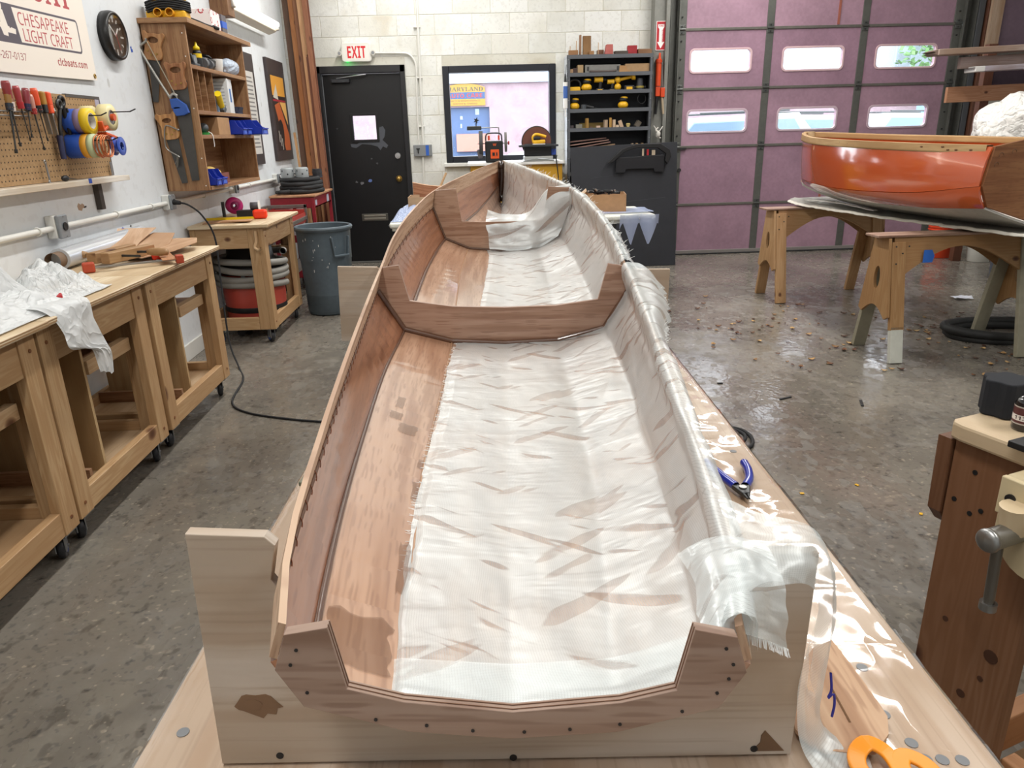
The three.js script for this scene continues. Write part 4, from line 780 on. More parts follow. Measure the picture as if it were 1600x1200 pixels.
for (const [y, z, l, lab] of [[1.535, -3.855, .19, 'upper left'], [1.555, -4.02, .26, 'upper right'], [1.42, -3.84, .23, 'lower']]) solo('peg_hook', `black steel peg hook carrying the ${lab} tape rolls`, 'hook', [rod([XL + .01, y, z], [XL + l, y, z], .003), rod([XL + l, y, z], [XL + l + .03, y + .012, z], .003)], M.black);

// conduit, boxes and cord
solo('conduit_pipe', 'white painted conduit pipe running along the left wall', 'pipe', [rod([XL + .025, 1.035, -2.2], [XL + .025, 1.035, -8.58], .0135, .0135, 14), ...[-2.6, -3.4, -4.15, -4.6, -5.5, -6.6, -7.9].map(z => tor(.017, .004, [XL + .025, 1.035, z], [0, 0, 0], 14))], mat('#dcdcd6', .45));
for (const [z, s, lab] of [[-3.555, .075, 'grey outlet box on the left wall below the pegboard'], [-4.86, .065, 'grey outlet box with the black plug in it'], [-6.17, .06, 'grey outlet box under the wooden cabinet'], [-7.5, .06, 'grey outlet box nearest the leaning lumber']]) {
  const t = thing('outlet_box', lab, 'outlet', [XL, 1.04, z], Math.PI / 2);
  part(t, 'back_box', bx(-s * .55, s * .5, -s * .7, s * .7, 0, .045, .006), mat('#d9d9d4', .5)); part(t, 'cover', bx(-s * .5, s * .6, -s * .72, s * .72, .045, .062, .006), mat('#8d9296', .4, { metal: .3 }));
  part(t, 'socket', cyl(.019, .019, .006, [.008, 0, .064], [Math.PI / 2, 0, 0], 18), M.black); for (const q of [-1, 1]) part(t, 'screw', cyl(.003, .003, .004, [.008, q * s * .6, .063], [Math.PI / 2, 0, 0], 8), M.steel);
}
{
  const t = thing('extension_lead', 'black power cord plugged into the wall and trailing across the floor', 'cord');
  part(t, 'plug', [rod([XL + .065, 1.04, -4.85], [XL + .11, 1.035, -4.84], .017, .012)], M.rubber);
  part(t, 'cable', tube([[XL + .1, 1.037, -4.845], [XL + .17, 1.02, -4.82], [XL + .24, .95, -4.83], [XL + .29, .8, -4.85], [XL + .30, .5, -4.8], [XL + .33, .15, -4.7], [-1.6, .008, -4.55], [-1.5, .006, -4.3], [-1.44, .006, -3.9], [-1.3, .006, -3.72], [-1.05, .006, -3.6], [-.8, .006, -3.52], [-.45, .006, -3.4]], .006, 140), M.rubber);
}
for (const [z, y] of [[-3.9, 1.1], [-4.1, .93], [-4.35, .95], [-4.25, .91]]) solo('wall_scuff', `dark scuff on the white wall above the second bench at ${z === -3.9 ? 'the conduit' : z === -4.1 ? 'its left' : z === -4.35 ? 'its right' : 'its middle'}`, 'scuff', ext(ell(.012, .006, 0, 0, 8).map(p => [p[0] + rr(-.004, .004), p[1] + rr(-.003, .003)]), .0006, [XL, y, z], [0, Math.PI / 2, 0]), mat('#3b3a38', .8));
solo('wall_stain', 'brown patch of bare plaster on the wall under the pegboard shelf', 'stain', ext([[0, 0], [.03, -.006], [.045, .008], [.065, .004], [.06, .022], [.045, .03], [.03, .024], [.01, .034], [-.006, .02]], .0006, [XL, 1.09, -3.83], [0, Math.PI / 2, 0]), mat('#a58d78', .8));
solo('blue_tape_piece', 'torn piece of bright blue tape on the wall behind the second bench', 'tape piece', ext([[0, 0], [.11, .012], [.15, .028], [.08, .035], [.05, .05], [.02, .042], [-.005, .02]], .0012, [XL, .905, -4.2], [0, Math.PI / 2, 0]), mat('#1e49b8', .5));

// wall cabinet
{
  const X0 = XL, X1 = -1.75, Z0 = -4.95, Z1 = -6.1, Y0 = 1.1, Y1 = 2.115;
  const t = thing('wall_cabinet', 'open brown wooden wall cabinet with saws hung on its side', 'cabinet');
  const w = M.cabinet, wi = M.cabinet;
  part(t, 'side_panel', bx(X0, X1, Y0, Y1 - .03, Z0 - .02, Z0, .002), w, 'side carrying the saws'); part(t, 'side_panel', bx(X0, X1, Y0, Y1 - .03, Z1, Z1 + .02, .002), wi);
  part(t, 'back_panel', bx(X0, X0 + .008, Y0, Y1, Z1, Z0), wi); part(t, 'top_board', bx(X0, X1 + .03, Y1 - .03, Y1, Z1 - .13, Z0 + .02, .003), w);
  for (const [y, n] of [[Y0 + .012, 0], [1.43, 1], [1.578, 2], [1.845, 3]]) part(t, 'shelf', bx(X0 + .008, X1 + (n === 0 ? .008 : 0), y - .012, y + .012, Z1 + .02, Z0 - .02, .002), wi);
  for (const z of [-5.1, -5.22, -5.36]) part(t, 'divider', bx(X0 + .01, X1 - .015, 1.59, 1.833, z - .004, z + .004), wi);
  part(t, 'corner_post', bx(X0 + .008, X0 + .05, Y0, Y1 - .03, -5.55, -5.5), wi);
  for (const y of [1.13, 1.3, 1.6, 1.9, 2.03]) part(t, 'screw', cyl(.004, .004, .003, [X1 - .02, y, Z0], [Math.PI / 2, 0, 0], 8), M.white);
}
const CX = XL, CZ = -4.945;
function handSaw(label, tipx, tipy, hx, hy, wid, hcol, flip = 1) { // blade hangs down from its handle; outline in the plane of the cabinet side
  const t = thing('hand_saw', label, 'saw', [0, 0, CZ], 0);
  const dx = tipx - hx, dy = tipy - hy, L = Math.hypot(dx, dy), a = Math.atan2(dy, dx);
  const g = new THREE.Group();
  const rotp = (p) => [hx + p[0] * Math.cos(a) - p[1] * Math.sin(a), hy + p[0] * Math.sin(a) + p[1] * Math.cos(a)];
  part(t, 'blade', ext([[0, -wid / 2], [L, -wid * .22 - wid * .1 * flip], [L, wid * .22 - wid * .1 * flip], [0, wid / 2]].map(rotp), .002, [0, 0, .006]), mat('#5c5a57', .45, { metal: .6, tex: T.mottle }));
  const H = new THREE.CatmullRomCurve3([[.048, -.042], [.052, .0], [.046, .04], [.02, .052], [-.02, .044], [-.05, .052], [-.088, .068], [-.106, .058], [-.098, .038], [-.1, .0], [-.097, -.032], [-.112, -.05], [-.1, -.064], [-.06, -.056], [-.02, -.05], [.02, -.056]].map(p => V(p[0], p[1] * flip, 0)), true, 'centripetal').getPoints(56).slice(0, -1).map(p => [p.x, p.y]);
  const hole = ell(.018, .032, -.062, .0, 18, true);
  part(t, 'handle', ext(H.map(rotp), .022, [0, 0, .001], undefined, .003, [hole.map(rotp)]), mat(hcol, .5, { tex: T.oku }));
  for (const [px, py] of [[.015, .022], [.022, -.012], [.0, -.032]]) { const q = rotp([px, py * flip]); part(t, 'saw_nut', cyl(.006, .006, .004, [q[0], q[1], .025], [Math.PI / 2, 0, 0], 10), M.brass); }
  return t;
}
handSaw('large hand saw with wide dark blade, handle high on the right of the cabinet side', CX + .205, 1.165, CX + .185, 1.76, .11, '#a87850');
handSaw('hand saw with narrow dark blade hanging at the left edge of the cabinet side', CX + .035, 1.64, CX + .07, 1.93, .075, '#b5885a');
handSaw('short back saw with pale wooden handle low on the cabinet side', CX + .115, 1.15, CX + .085, 1.47, .085, '#cf9f66', -1);
{
  const t = thing('hacksaw', 'steel framed hacksaw with blue handle hung across the cabinet side', 'hacksaw', [0, 0, CZ + .028], 0);
  const x = CX;
  part(t, 'frame', tube([[x + .04, 1.985, 0], [x + .0, 1.955, 0], [x + .005, 1.92, 0], [x + .06, 1.8, 0], [x + .13, 1.66, 0]], .0075, 40), mat('#a7a59e', .35, { metal: .7 }));
  part(t, 'saw_blade', box(.0025, .37, .012, [x + .105, 1.83, 0], [0, 0, .37]), mat('#c6c1ae', .35, { metal: .6 }));
  part(t, 'front_clip', [rod([x + .04, 1.985, 0], [x + .045, 2.0, 0], .007)], M.steel);
  part(t, 'blade_clip', tube([[x + .125, 1.665, 0], [x + .15, 1.685, 0], [x + .175, 1.672, 0]], .009, 12), mat('#b5b3ac', .35, { metal: .7 }));
  part(t, 'handle', ext([[.125, 1.655], [.17, 1.66], [.22, 1.62], [.232, 1.575], [.2, 1.56], [.15, 1.555], [.135, 1.585], [.14, 1.61], [.175, 1.612], [.19, 1.6], [.15, 1.595], [.128, 1.6]].map(p => [p[0] + x, p[1]]), .024, [0, 0, -.012], undefined, .004), mat('#2c55a3', .4));
}
{
  const t = thing('coping_saw', 'thin steel framed coping saw hung in front of the back saw', 'coping saw', [0, 0, CZ + .03], 0), x = CX;
  part(t, 'frame', tube([[x + .145, 1.475, 0], [x + .09, 1.5, 0], [x + .065, 1.49, 0], [x + .05, 1.4, 0], [x + .058, 1.36, 0], [x + .115, 1.32, 0], [x + .125, 1.31, 0]], .004, 50), mat('#9b9a94', .3, { metal: .8 }));
  part(t, 'handle', rod([x + .115, 1.315, 0], [x + .1, 1.25, 0], .009, .006), mat('#6d6a62', .4, { metal: .5 })); part(t, 'saw_blade', rod([x + .12, 1.32, 0], [x + .09, 1.27, 0], .002), M.steel); part(t, 'clip', sph(.008, [x + .145, 1.475, 0]), M.steel);
}
// on top of the cabinet
{
  const t = thing('belt_sander', 'yellow power tool bundled in its black cord on top of the cabinet', 'power tool', [-1.87, 2.115, -5.05], 0);
  part(t, 'body', [box(.24, .05, .1, [0, .025, 0], undefined, .015), box(.2, .05, .09, [.01, .125, -.01], [0, 0, .05], .02)], M.yellow); part(t, 'motor', box(.22, .06, .1, [-.005, .075, -.02], undefined, .02), M.black);
  for (const [x, z] of [[-.03, .06], [.04, .06]]) part(t, 'dust_port', [cyl(.02, .024, .06, [x, .032, z], [Math.PI / 2, .3, 0], 16, true), tor(.022, .003, [x, .032, z + .03], [0, .1, 0], 18)], mat('#d99a1c', .5));
  part(t, 'power_cable', Array.from({ length: 5 }, (_, i) => tube([[-.1, .04 + i * .014, .05], [0, .06 + i * .013, .065], [.11, .05 + i * .012, .04], [.125, .045 + i * .012, -.03], [0, .06 + i * .012, -.075], [-.12, .05 + i * .012, -.03]], .006, 40, 6, true)), M.rubber);
}
solo('loose_cable', 'black cable end lying over the cabinet top edge', 'cable', [tube([[-1.78, 2.14, -5.1], [-1.74, 2.125, -5.2], [-1.735, 2.122, -5.33], [-1.72, 2.12, -5.42]], .006, 24), rod([-1.722, 2.121, -5.41], [-1.712, 2.117, -5.47], .011)], M.rubber);
{
  const tex = canvasTex(256, 256, (c, w, h) => { c.fillStyle = '#e9e3e2'; c.fillRect(0, 0, w, h); c.strokeStyle = '#b0212e'; c.lineWidth = 12; for (const [x, y] of [[60, 60], [190, 110], [70, 200], [200, 225]]) { c.beginPath(); c.arc(x, y, 24, .6, 6.6); c.stroke(); } c.lineWidth = 4; c.strokeStyle = '#c9868c'; for (let i = 0; i < 6; i++) { c.beginPath(); c.moveTo(i * 60 - 40, 256); c.lineTo(i * 60 + 40, 120); c.stroke(); } });
  tex.wrapS = tex.wrapT = THREE.RepeatWrapping; tex.repeat.set(6, 6);
  const t = thing('patterned_box', 'white cardboard box printed with red rings on top of the cabinet', 'box', [-1.87, 2.115, -5.62], .08);
  part(t, 'carton', [box(.2, .13, .25, [0, .065, 0], undefined, .003)], mat('#ffffff', .6, { tex })); part(t, 'flap_seam', bx(-.1, .1, .129, .132, -.004, .004), M.offwhite);
}
{ const t = thing('taped_block', 'grey block wrapped in blue tape beside the printed box', 'block', [-1.86, 2.115, -5.86], 0); part(t, 'body', box(.15, .14, .1, [0, .07, 0], undefined, .003), mat('#6b6468', .5, { tex: T.mottle })); part(t, 'tape_band', box(.153, .045, .103, [0, .075, 0], undefined, .002), mat('#2d5cc0', .5)); }
// cabinet contents (front edge x = -1.75)
const shelfY = { a: 1.858, b: 1.59, c: 1.442, d: 1.125 };
{ const t = thing('glue_bottle', 'black glue bottle with yellow cap on the upper cabinet shelf', 'bottle', [-1.785, shelfY.a, -5.2], 0); part(t, 'bottle', lathe([[0, 0], [.026, 0], [.028, .006], [.028, .085], [.02, .1], [0, .1]], undefined, undefined, 18), M.black); part(t, 'label_band', lathe([[.0285, .055], [.0285, .08]], undefined, undefined, 18), mat('#e8c51c', .4)); part(t, 'cap', lathe([[0, .1], [.021, .1], [.021, .118], [.009, .13], [.005, .15], [0, .152]], undefined, undefined, 16), mat('#ecca14', .4)); }
{ const t = thing('tape_gun', 'small grey tape gun left of the glue bottle', 'tape gun', [-1.78, shelfY.a, -5.1], 0); part(t, 'frame', [box(.05, .014, .09, [0, .007, 0], undefined, .003), box(.02, .06, .014, [0, .04, .03], [.5, 0, 0], .003), box(.02, .06, .014, [0, .04, -.02], [-.4, 0, 0], .003)], M.dgrey); part(t, 'spool', cyl(.028, .028, .03, [0, .035, 0], [0, 0, Math.PI / 2], 18), M.grey); }
{ const t = thing('safety_mask', 'grey respirator lying on the upper cabinet shelf', 'respirator', [-1.81, shelfY.a, -5.34], 0); part(t, 'shell', sph(.05, [0, .035, 0], [1, .8, 1.1]), M.dgrey); part(t, 'filter', [cyl(.03, .03, .03, [.03, .03, .05], [Math.PI / 2, .4, 0]), cyl(.03, .03, .03, [.03, .03, -.05], [Math.PI / 2, -.4, 0])], mat('#5e5f63', .5)); part(t, 'strap', tube([[0, .05, .05], [-.05, .07, .02], [-.05, .07, -.03], [0, .05, -.05]], .006, 20), M.black); }
{ const t = thing('safety_goggles', 'dark goggles heaped at the back of the upper shelf', 'goggles', [-1.85, shelfY.a, -5.5], 0); part(t, 'frame', [sph(.06, [0, .055, 0], [.9, .75, 1.4])], mat('#55504d', .5)); part(t, 'lens', box(.02, .05, .13, [.05, .05, 0], [0, 0, -.2], .02), M.black); part(t, 'strap', tor(.05, .008, [0, .08, 0], [1.2, 0, 0], 20), M.black); }
{ const t = thing('paper_cup', 'white paper cup on the upper cabinet shelf', 'cup', [-1.8, shelfY.a, -5.62], 0); part(t, 'cup', lathe([[0, 0], [.032, 0], [.04, .082], [.042, .085], [.039, .085], [.031, .004], [0, .004]], undefined, undefined, 22), M.white); }
solo('plastic_bag', 'clear plastic bag of blue gloves at the end of the upper shelf', 'bag', [(() => { const g = new THREE.IcosahedronGeometry(.09, 4), p = g.attributes.position; for (let i = 0; i < p.count; i++) { const v = V(p.getX(i), p.getY(i), p.getZ(i)), n = .82 + .3 * fbm(Math.abs(v.x) * 5 + .3, Math.abs(v.y + v.z) * 5, 8, 8, 3, 7); p.setXYZ(i, v.x * n * .8, Math.max(v.y * n * .7, -.05), v.z * n * 1.4); } g.computeVertexNormals(); return xf(uvBox(g), [-1.80, shelfY.a + .05, -5.86]); })()], mat('#c9d6e6', .25, { transparent: true, opacity: .75, bump: T.crumple, bs: .01 }));
{ const t = thing('caulk_tube', 'yellow caulk nozzle tube leaning in the cabinet beside the dividers', 'caulk tube', [-1.785, shelfY.b, -5.47], 0); part(t, 'tube', rod([0, .035, -.06], [.02, .12, .045], .022, .024, 16), mat('#e6c81c', .35)); part(t, 'base', box(.05, .04, .06, [.0, .02, -.06], [.6, 0, 0], .006), M.dgrey); }
{ const t = thing('blue_bottle', 'small blue bottle behind the yellow caulk tube', 'bottle', [-1.86, shelfY.b, -5.46], 0); part(t, 'bottle', lathe([[0, 0], [.03, 0], [.032, .01], [.032, .07], [.02, .09], [0, .09]], undefined, undefined, 18), mat('#2a52a0', .35)); part(t, 'cap', cyl(.014, .012, .03, [0, .105, 0]), mat('#3c66b8', .4)); }
{ const t = thing('yellow_marker_box', 'small yellow and black packet standing by the last divider', 'packet', [-1.80, shelfY.b + .0, -5.395], 0); part(t, 'packet', box(.04, .2, .03, [0, .1, 0], undefined, .002), mat('#e6d21c', .5)); part(t, 'printed_band', box(.041, .04, .031, [0, .16, 0], undefined, .001), M.black); }
{ const t = thing('glove_box', 'pale blue dispenser packet in front of the white box', 'packet', [-1.82, shelfY.b, -5.52], 0); part(t, 'packet', box(.06, .14, .06, [0, .07, 0], undefined, .006), mat('#9cbbe0', .4)); part(t, 'label_panel', box(.002, .08, .045, [.031, .07, 0]), mat('#3465b0', .5)); }
{ const t = thing('white_carton', 'tall white carton with blue print in the middle compartment', 'carton', [-1.86, shelfY.b, -5.7], .12); part(t, 'carton', box(.19, .23, .16, [0, .115, 0], undefined, .002), mat('#d8d9da', .55)); part(t, 'print_panel', box(.001, .09, .05, [.0955, .12, .01]), mat('#2f66a8', .5)); part(t, 'print_lines', Array.from({ length: 9 }, (_, i) => box(.14, .006, .001, [0, .03 + i * .022, .0805])), mat('#a7a9ab', .6)); }
{ const t = thing('battery_tray', 'dark open tray at the right of the middle compartment', 'tray', [-1.79, shelfY.b, -5.84], 0); part(t, 'tray', [box(.08, .006, .1, [0, .003, 0]), box(.006, .045, .1, [.04, .025, 0], [0, 0, -.3]), box(.08, .045, .006, [0, .025, .05]), box(.08, .045, .006, [0, .025, -.05])], mat('#23263c', .5)); }
{ const t = thing('cardboard_box', 'small brown cardboard box on the narrow cabinet shelf', 'box', [-1.82, shelfY.c, -5.42], 0); part(t, 'carton', box(.14, .11, .24, [0, .055, 0], undefined, .002), M.card); part(t, 'flap', bx(-.07, .07, .11, .113, -.115, .115), M.cardLight); }
{ const t = thing('spool_holder', 'green and dark spool at the left of the narrow shelf', 'spool', [-1.8, shelfY.c, -5.14], 0); part(t, 'dish', cyl(.035, .04, .016, [0, .008, 0]), mat('#2e9a4a', .5)); part(t, 'spool', [sph(.035, [-.01, .045, -.03], [1, .9, 1.2])], M.dgrey); part(t, 'tail', tube([[.03, .02, -.01], [.052, .0, -.01], [.055, -.06, -.012], [.053, -.075, -.01]], .003, 16), M.white); }
function bin(label, x, y, z, l, w, h) { // open-front stacking bin pointing away from the wall
  const t = thing('parts_bin', label, 'bin', [x, y, z], 0), m = mat('#1a35a6', .4);
  part(t, 'tub', [box(l, .004, w, [0, .002, 0]), box(.004, h, w, [-l / 2, h / 2, 0]), ext([[-l / 2, 0], [l / 2, 0], [l / 2, h * .4], [l * .34, h * .55], [l * .2, h], [-l / 2, h]], .004, [0, 0, w / 2 - .004]), ext([[-l / 2, 0], [l / 2, 0], [l / 2, h * .4], [l * .34, h * .55], [l * .2, h], [-l / 2, h]], .004, [0, 0, -w / 2]), box(.004, h * .4, w, [l / 2, h * .2, 0])], m);
  part(t, 'front_lip', box(.012, .01, w, [l / 2 + .004, h * .4, 0], undefined, .003), m); part(t, 'label_slot', box(.004, h * .25, w * .6, [l / 2 + .003, h * .18, 0], undefined, .001), mat('#4566cf', .35));
}
bin('blue parts bin next to the cardboard box on the narrow shelf', -1.77, shelfY.c, -5.66, .17, .1, .1); bin('second blue parts bin beside the overhanging one', -1.77, shelfY.c, -5.78, .17, .1, .1); bin('large blue parts bin sticking out at the right end of the narrow shelf', -1.74, shelfY.c, -5.95, .24, .16, .105);
bin('blue parts bin at the front of the bottom cabinet shelf', -1.8, shelfY.d, -5.06, .16, .09, .1); bin('blue parts bin second on the bottom cabinet shelf', -1.8, shelfY.d, -5.17, .16, .1, .1);
{ const t = thing('small_red_box', 'brown red box with yellow rags on the bottom cabinet shelf', 'box', [-1.83, shelfY.d, -5.32], 0); part(t, 'box', [box(.14, .004, .16, [0, .002, 0]), box(.14, .07, .004, [0, .035, .08]), box(.14, .07, .004, [0, .035, -.08]), box(.004, .07, .16, [.07, .035, 0]), box(.004, .07, .16, [-.07, .035, 0])], mat('#7a4238', .6)); part(t, 'rag', [sph(.06, [-.01, .07, .02], [1, .5, 1.1]), sph(.05, [-.02, .09, .06], [1, .5, 1])], mat('#c9a95c', .8, { bump: T.crumple, bs: .01 })); }
// framed pictures
function framed(label, z0, z1, y0, y1, draw, hasPrint) {
  const t = thing('framed_poster', label, 'poster', [XL, (y0 + y1) / 2, (z0 + z1) / 2], Math.PI / 2), w = Math.abs(z1 - z0), h = y1 - y0;
  part(t, 'frame', ext(rrect(w, h, .004), .03, [0, 0, 0], undefined, .003), mat('#3a3131', .5));
  const tex = canvasTex(256, 384, draw); const [g, m] = panel(w * .76, h * .74, tex, [0, -.03, .0312]); part(t, 'print', g, m);
}
framed('dark framed poster with an orange boat print beside the lumber', -7.66, -8.3, 1.2, 2.155, (c, w, h) => { c.fillStyle = '#2b1d1a'; c.fillRect(0, 0, w, h); c.fillStyle = '#d99a3a'; c.fillRect(0, 0, w, h * .26); c.fillStyle = '#c9c3b6'; c.beginPath(); c.moveTo(10, 110); c.lineTo(90, 40); c.lineTo(110, 120); c.fill(); c.fillStyle = '#9c2030'; c.fillRect(0, h * .31, w, 10); c.fillStyle = '#b55a2c'; c.beginPath(); c.moveTo(20, 150); c.lineTo(120, 130); c.lineTo(256, 300); c.lineTo(256, 384); c.lineTo(150, 384); c.fill(); c.fillStyle = '#e0ae60'; c.beginPath(); c.moveTo(130, 130); c.lineTo(256, 130); c.lineTo(256, 250); c.fill(); c.fillStyle = '#1d1514'; c.beginPath(); c.ellipse(90, 300, 60, 80, .3, 0, 7); c.fill(); c.fillStyle = '#d8d2c6'; c.font = 'bold 60px sans-serif'; for (let i = 0; i < 3; i++) c.fillRect(40 + i * 26, 280 + i * 20, 8, 60); });
framed('thin framed notice partly hidden behind the wooden cabinet', -6.72, -7.2, 1.19, 2.13, (c, w, h) => { c.fillStyle = '#c9c6c0'; c.fillRect(0, 0, w, h); c.fillStyle = '#7a7876'; for (let i = 0; i < 18; i++) c.fillRect(24, 24 + i * 19, w - 60 + (i % 3) * 10, 7); });
solo('baseball_cap', 'small red cap hanging on the far end of the wooden cabinet', 'cap', [sph(.05, [-1.9, 1.98, -6.14], [.6, 1.6, .5])], mat('#a3202a', .6));
// lumber leaning in the corner
{
  const cols = ['#8a5a34', '#9c6a3c', '#7a4d33', '#b98a5c', '#6d4432', '#a87448'];
  const L = [[-1.93, 3.4, .09, .02, '#5e4636', -1.88], [-1.86, 3.6, .11, .025, '#9a6638', -1.80], [-1.80, 3.5, .1, .022, '#84583a', -1.75], [-1.75, 3.6, .07, .02, '#c39a72', -1.72], [-1.72, 3.3, .09, .02, '#7b4c38', -1.68], [-1.68, 3.5, .05, .02, '#8f5f44', -1.67]];
  L.forEach(([xt, len, w, th, c, xb], i) => {
    const a = Math.atan2(.42 - i * .01, len), lab = ['dark weathered board leaning in the corner, leftmost of the tall lumber', 'wide golden brown board leaning in the corner', 'brown board leaning right of the wide golden one', 'pale narrow board in the middle of the leaning lumber', 'reddish brown board leaning near the door frame', 'thin brown strip leaning closest to the black door'][i];
    const o = solo('lumber_board', lab, 'board', box(w, len, th, [0, len / 2, 0], undefined, .002), mat(c, .6, { tex: T.pine }), 'boards leaning in the corner'); o.position.set(xb + .06, .005, -8.12 + i * .015); o.rotation.set(-a, 0, .035);
  });
  [[-1.92, 1.5, '#c9a276'], [-1.9, 1.3, '#d3b088'], [-1.93, 1.15, '#b98b5c'], [-1.88, 1.75, '#d6b48e'], [-1.95, 1.05, '#caa67c']].forEach(([x, len, c], i) => { const o = solo('wood_strip', ['long pale strip of wood leaning low in the corner', 'second pale strip leaning low in the corner', 'short tan strip leaning in the corner', 'longest thin strip beside the tall boards', 'shortest pale strip against the wall'][i], 'strip', box(.025, len, .012, [0, len / 2, 0], undefined, .001), mat(c, .6, { tex: T.pine }), 'thin strips in the corner'); o.position.set(x + .1, .005, -8.02 - .02 * i); o.rotation.set(-.2, 0, .09 - i * .01); });
}

// ---------- rolling benches ----------
function castor(t, x, z, ry, wheelCol = '#2c3f7a') {
  const c = part(t, 'castor', [bx(x - .045, x + .045, .104, .11, z - .035, z + .035), xf(mergeGeometries([box(.004, .07, .05, [.016, -.03, .01]), box(.004, .07, .05, [-.016, -.03, .01]), box(.05, .004, .04, [0, .005, 0]), cyl(.005, .005, .045, [0, -.055, .02], [0, 0, Math.PI / 2], 8)]), [x, .1, z], [0, ry, 0])], mat('#8e9092', .35, { metal: .7 }));
  part(c, 'wheel', xf(mergeGeometries([lathe([[.02, -.014], [.036, -.014], [.042, -.008], [.042, .008], [.036, .014], [.02, .014]], [0, 0, 0], [0, 0, Math.PI / 2], 22)]), [x + Math.sin(ry) * .02, .0425, z + Math.cos(ry) * .02], [0, ry, 0]), mat('#26272b', .5));
  part(c, 'wheel_hub', xf(cyl(.024, .024, .031, [0, 0, 0], [0, 0, Math.PI / 2], 16), [x + Math.sin(ry) * .02, .0425, z + Math.cos(ry) * .02], [0, ry, 0]), mat(wheelCol, .4));
}
function bench(label, zn, zf, xf1, o = {}) { // zn near end, zf far end, xf1 front edge of the legs
  const t = thing('rolling_bench', label, 'bench'), xb = XL + .02, H = .832, th = .024, lw = .089, lt = .038, y0 = .11;
  const top = part(t, 'benchtop', bx(xb, xf1 + .045, H, H + th, zf - .025, zn + .025, .006, 2), mat('#e6d6b8', .55, { tex: T.birch }));
  part(top, 'ply_edge', [bx(xf1 + .0445, xf1 + .0455, H + .006, H + .011, zf - .02, zn + .02), bx(xf1 + .0445, xf1 + .0455, H + .015, H + .019, zf - .02, zn + .02)], mat('#9c7a55', .7));
  const leg = (x, z) => part(t, 'leg', bx(x - lt, x, y0, H, z - lw / 2, z + lw / 2, .003), M.pine2);
  leg(xf1, zn - lw / 2); leg(xf1, zf + lw / 2); leg(xb + lt, zn - lw / 2); leg(xb + lt, zf + lw / 2);
  for (const z of [zn - .019, zf + .019]) { part(t, 'apron', bx(xb + lt, xf1 - lt - .071, H - .14, H, z - .017, z + .017, .003), M.pine2); part(t, 'lower_rail', bx(xb + lt, xf1 - lt - .071, y0, y0 + .089, z - .017, z + .017, .003), M.pine2); part(t, 'leg_flank', bx(xf1 - lt - .07, xf1 - lt - .0005, y0, H, z - .019, z + .019, .003), M.pine2); }
  part(t, 'apron', bx(xf1 - lt - .002, xf1 - .006, H - .14, H, zf + lw, zn - lw, .003), M.pine2); part(t, 'apron', bx(xb, xb + .03, H - .14, H, zf + lw, zn - lw), M.pine2);
  part(t, 'lower_rail', bx(xf1 - lt - .002, xf1 - .004, y0, y0 + .089, zf + lw, zn - lw, .003), M.pine2); part(t, 'lower_rail', bx(xb, xb + .03, y0, y0 + .089, zf + lw, zn - lw), M.pine2);
  if (!o.open) {
    part(t, 'bottom_shelf', bx(xb + .03, xf1 - lt - .004, y0 + .03, y0 + .045, zf + .04, zn - .04), mat('#cdb08c', .65, { tex: T.birch }));
    const zm = lerp(zn, zf, o.div || .55); part(t, 'divider', bx(xb + .03, xf1 - .06, y0 + .045, H - .15, zm - .008, zm + .008), mat('#c0a47a', .6, { tex: T.birch }));
    part(t, 'drawer_runner', bx(xb + .05, xf1 - .09, .565, .585, zf + .05, zm - .01), M.plyDark); part(t, 'runner_rail', bx(xf1 - .088, xf1 - .05, .555, .61, zf + .092, zm - .01, .002), M.pine);
    part(t, 'cross_rail', bx(xb + .03, xf1 - .06, y0 + .045, y0 + .1, zm + .1, zm + .12), M.plyDark);
  } else { part(t, 'side_rail', bx(xb + lt, xf1 - lt, .55, .6, zf + .02, zf + .058, .003), M.pine); }
  for (const [x, z, r] of [[xf1 - .05, zn - .06, .7], [xf1 - .05, zf + .06, .4], [xb + .08, zn - .06, 0], [xb + .08, zf + .06, 0]]) castor(t, x, z, r + Math.PI, o.hub);
  if (o.hook) part(t, 'hook', tube([[xf1 - .05, .81, zn + .012], [xf1 - .05, .74, zn + .018], [xf1 - .06, .7, zn + .03], [xf1 - .03, .685, zn + .05], [xf1 - .01, .70, zn + .06]], .011, 22), M.pine);
  for (const z of [zn - .04, zf + .04]) for (const y of [.16, .77]) part(t, 'bolt', cyl(.007, .007, .004, [xf1 + .001, y, z], [0, 0, Math.PI / 2], 8), M.brownWood);
  return t;
}
bench('pale topped wooden rolling bench nearest the viewer at the left edge', -1.32, -2.375, -1.485);
bench('wooden rolling bench second from the viewer, white cloth hanging over it', -2.40, -3.19, -1.49, { div: .42 });
bench('wooden rolling bench third in the row, with clamps and veneer on top', -3.245, -4.09, -1.495, { hook: 1, div: .5 });
bench('wooden rolling bench at the far end housing the red shop vacuum', -5.13, -5.98, -1.5, { open: 1, hook: 1, hub: '#2a4f9c' });

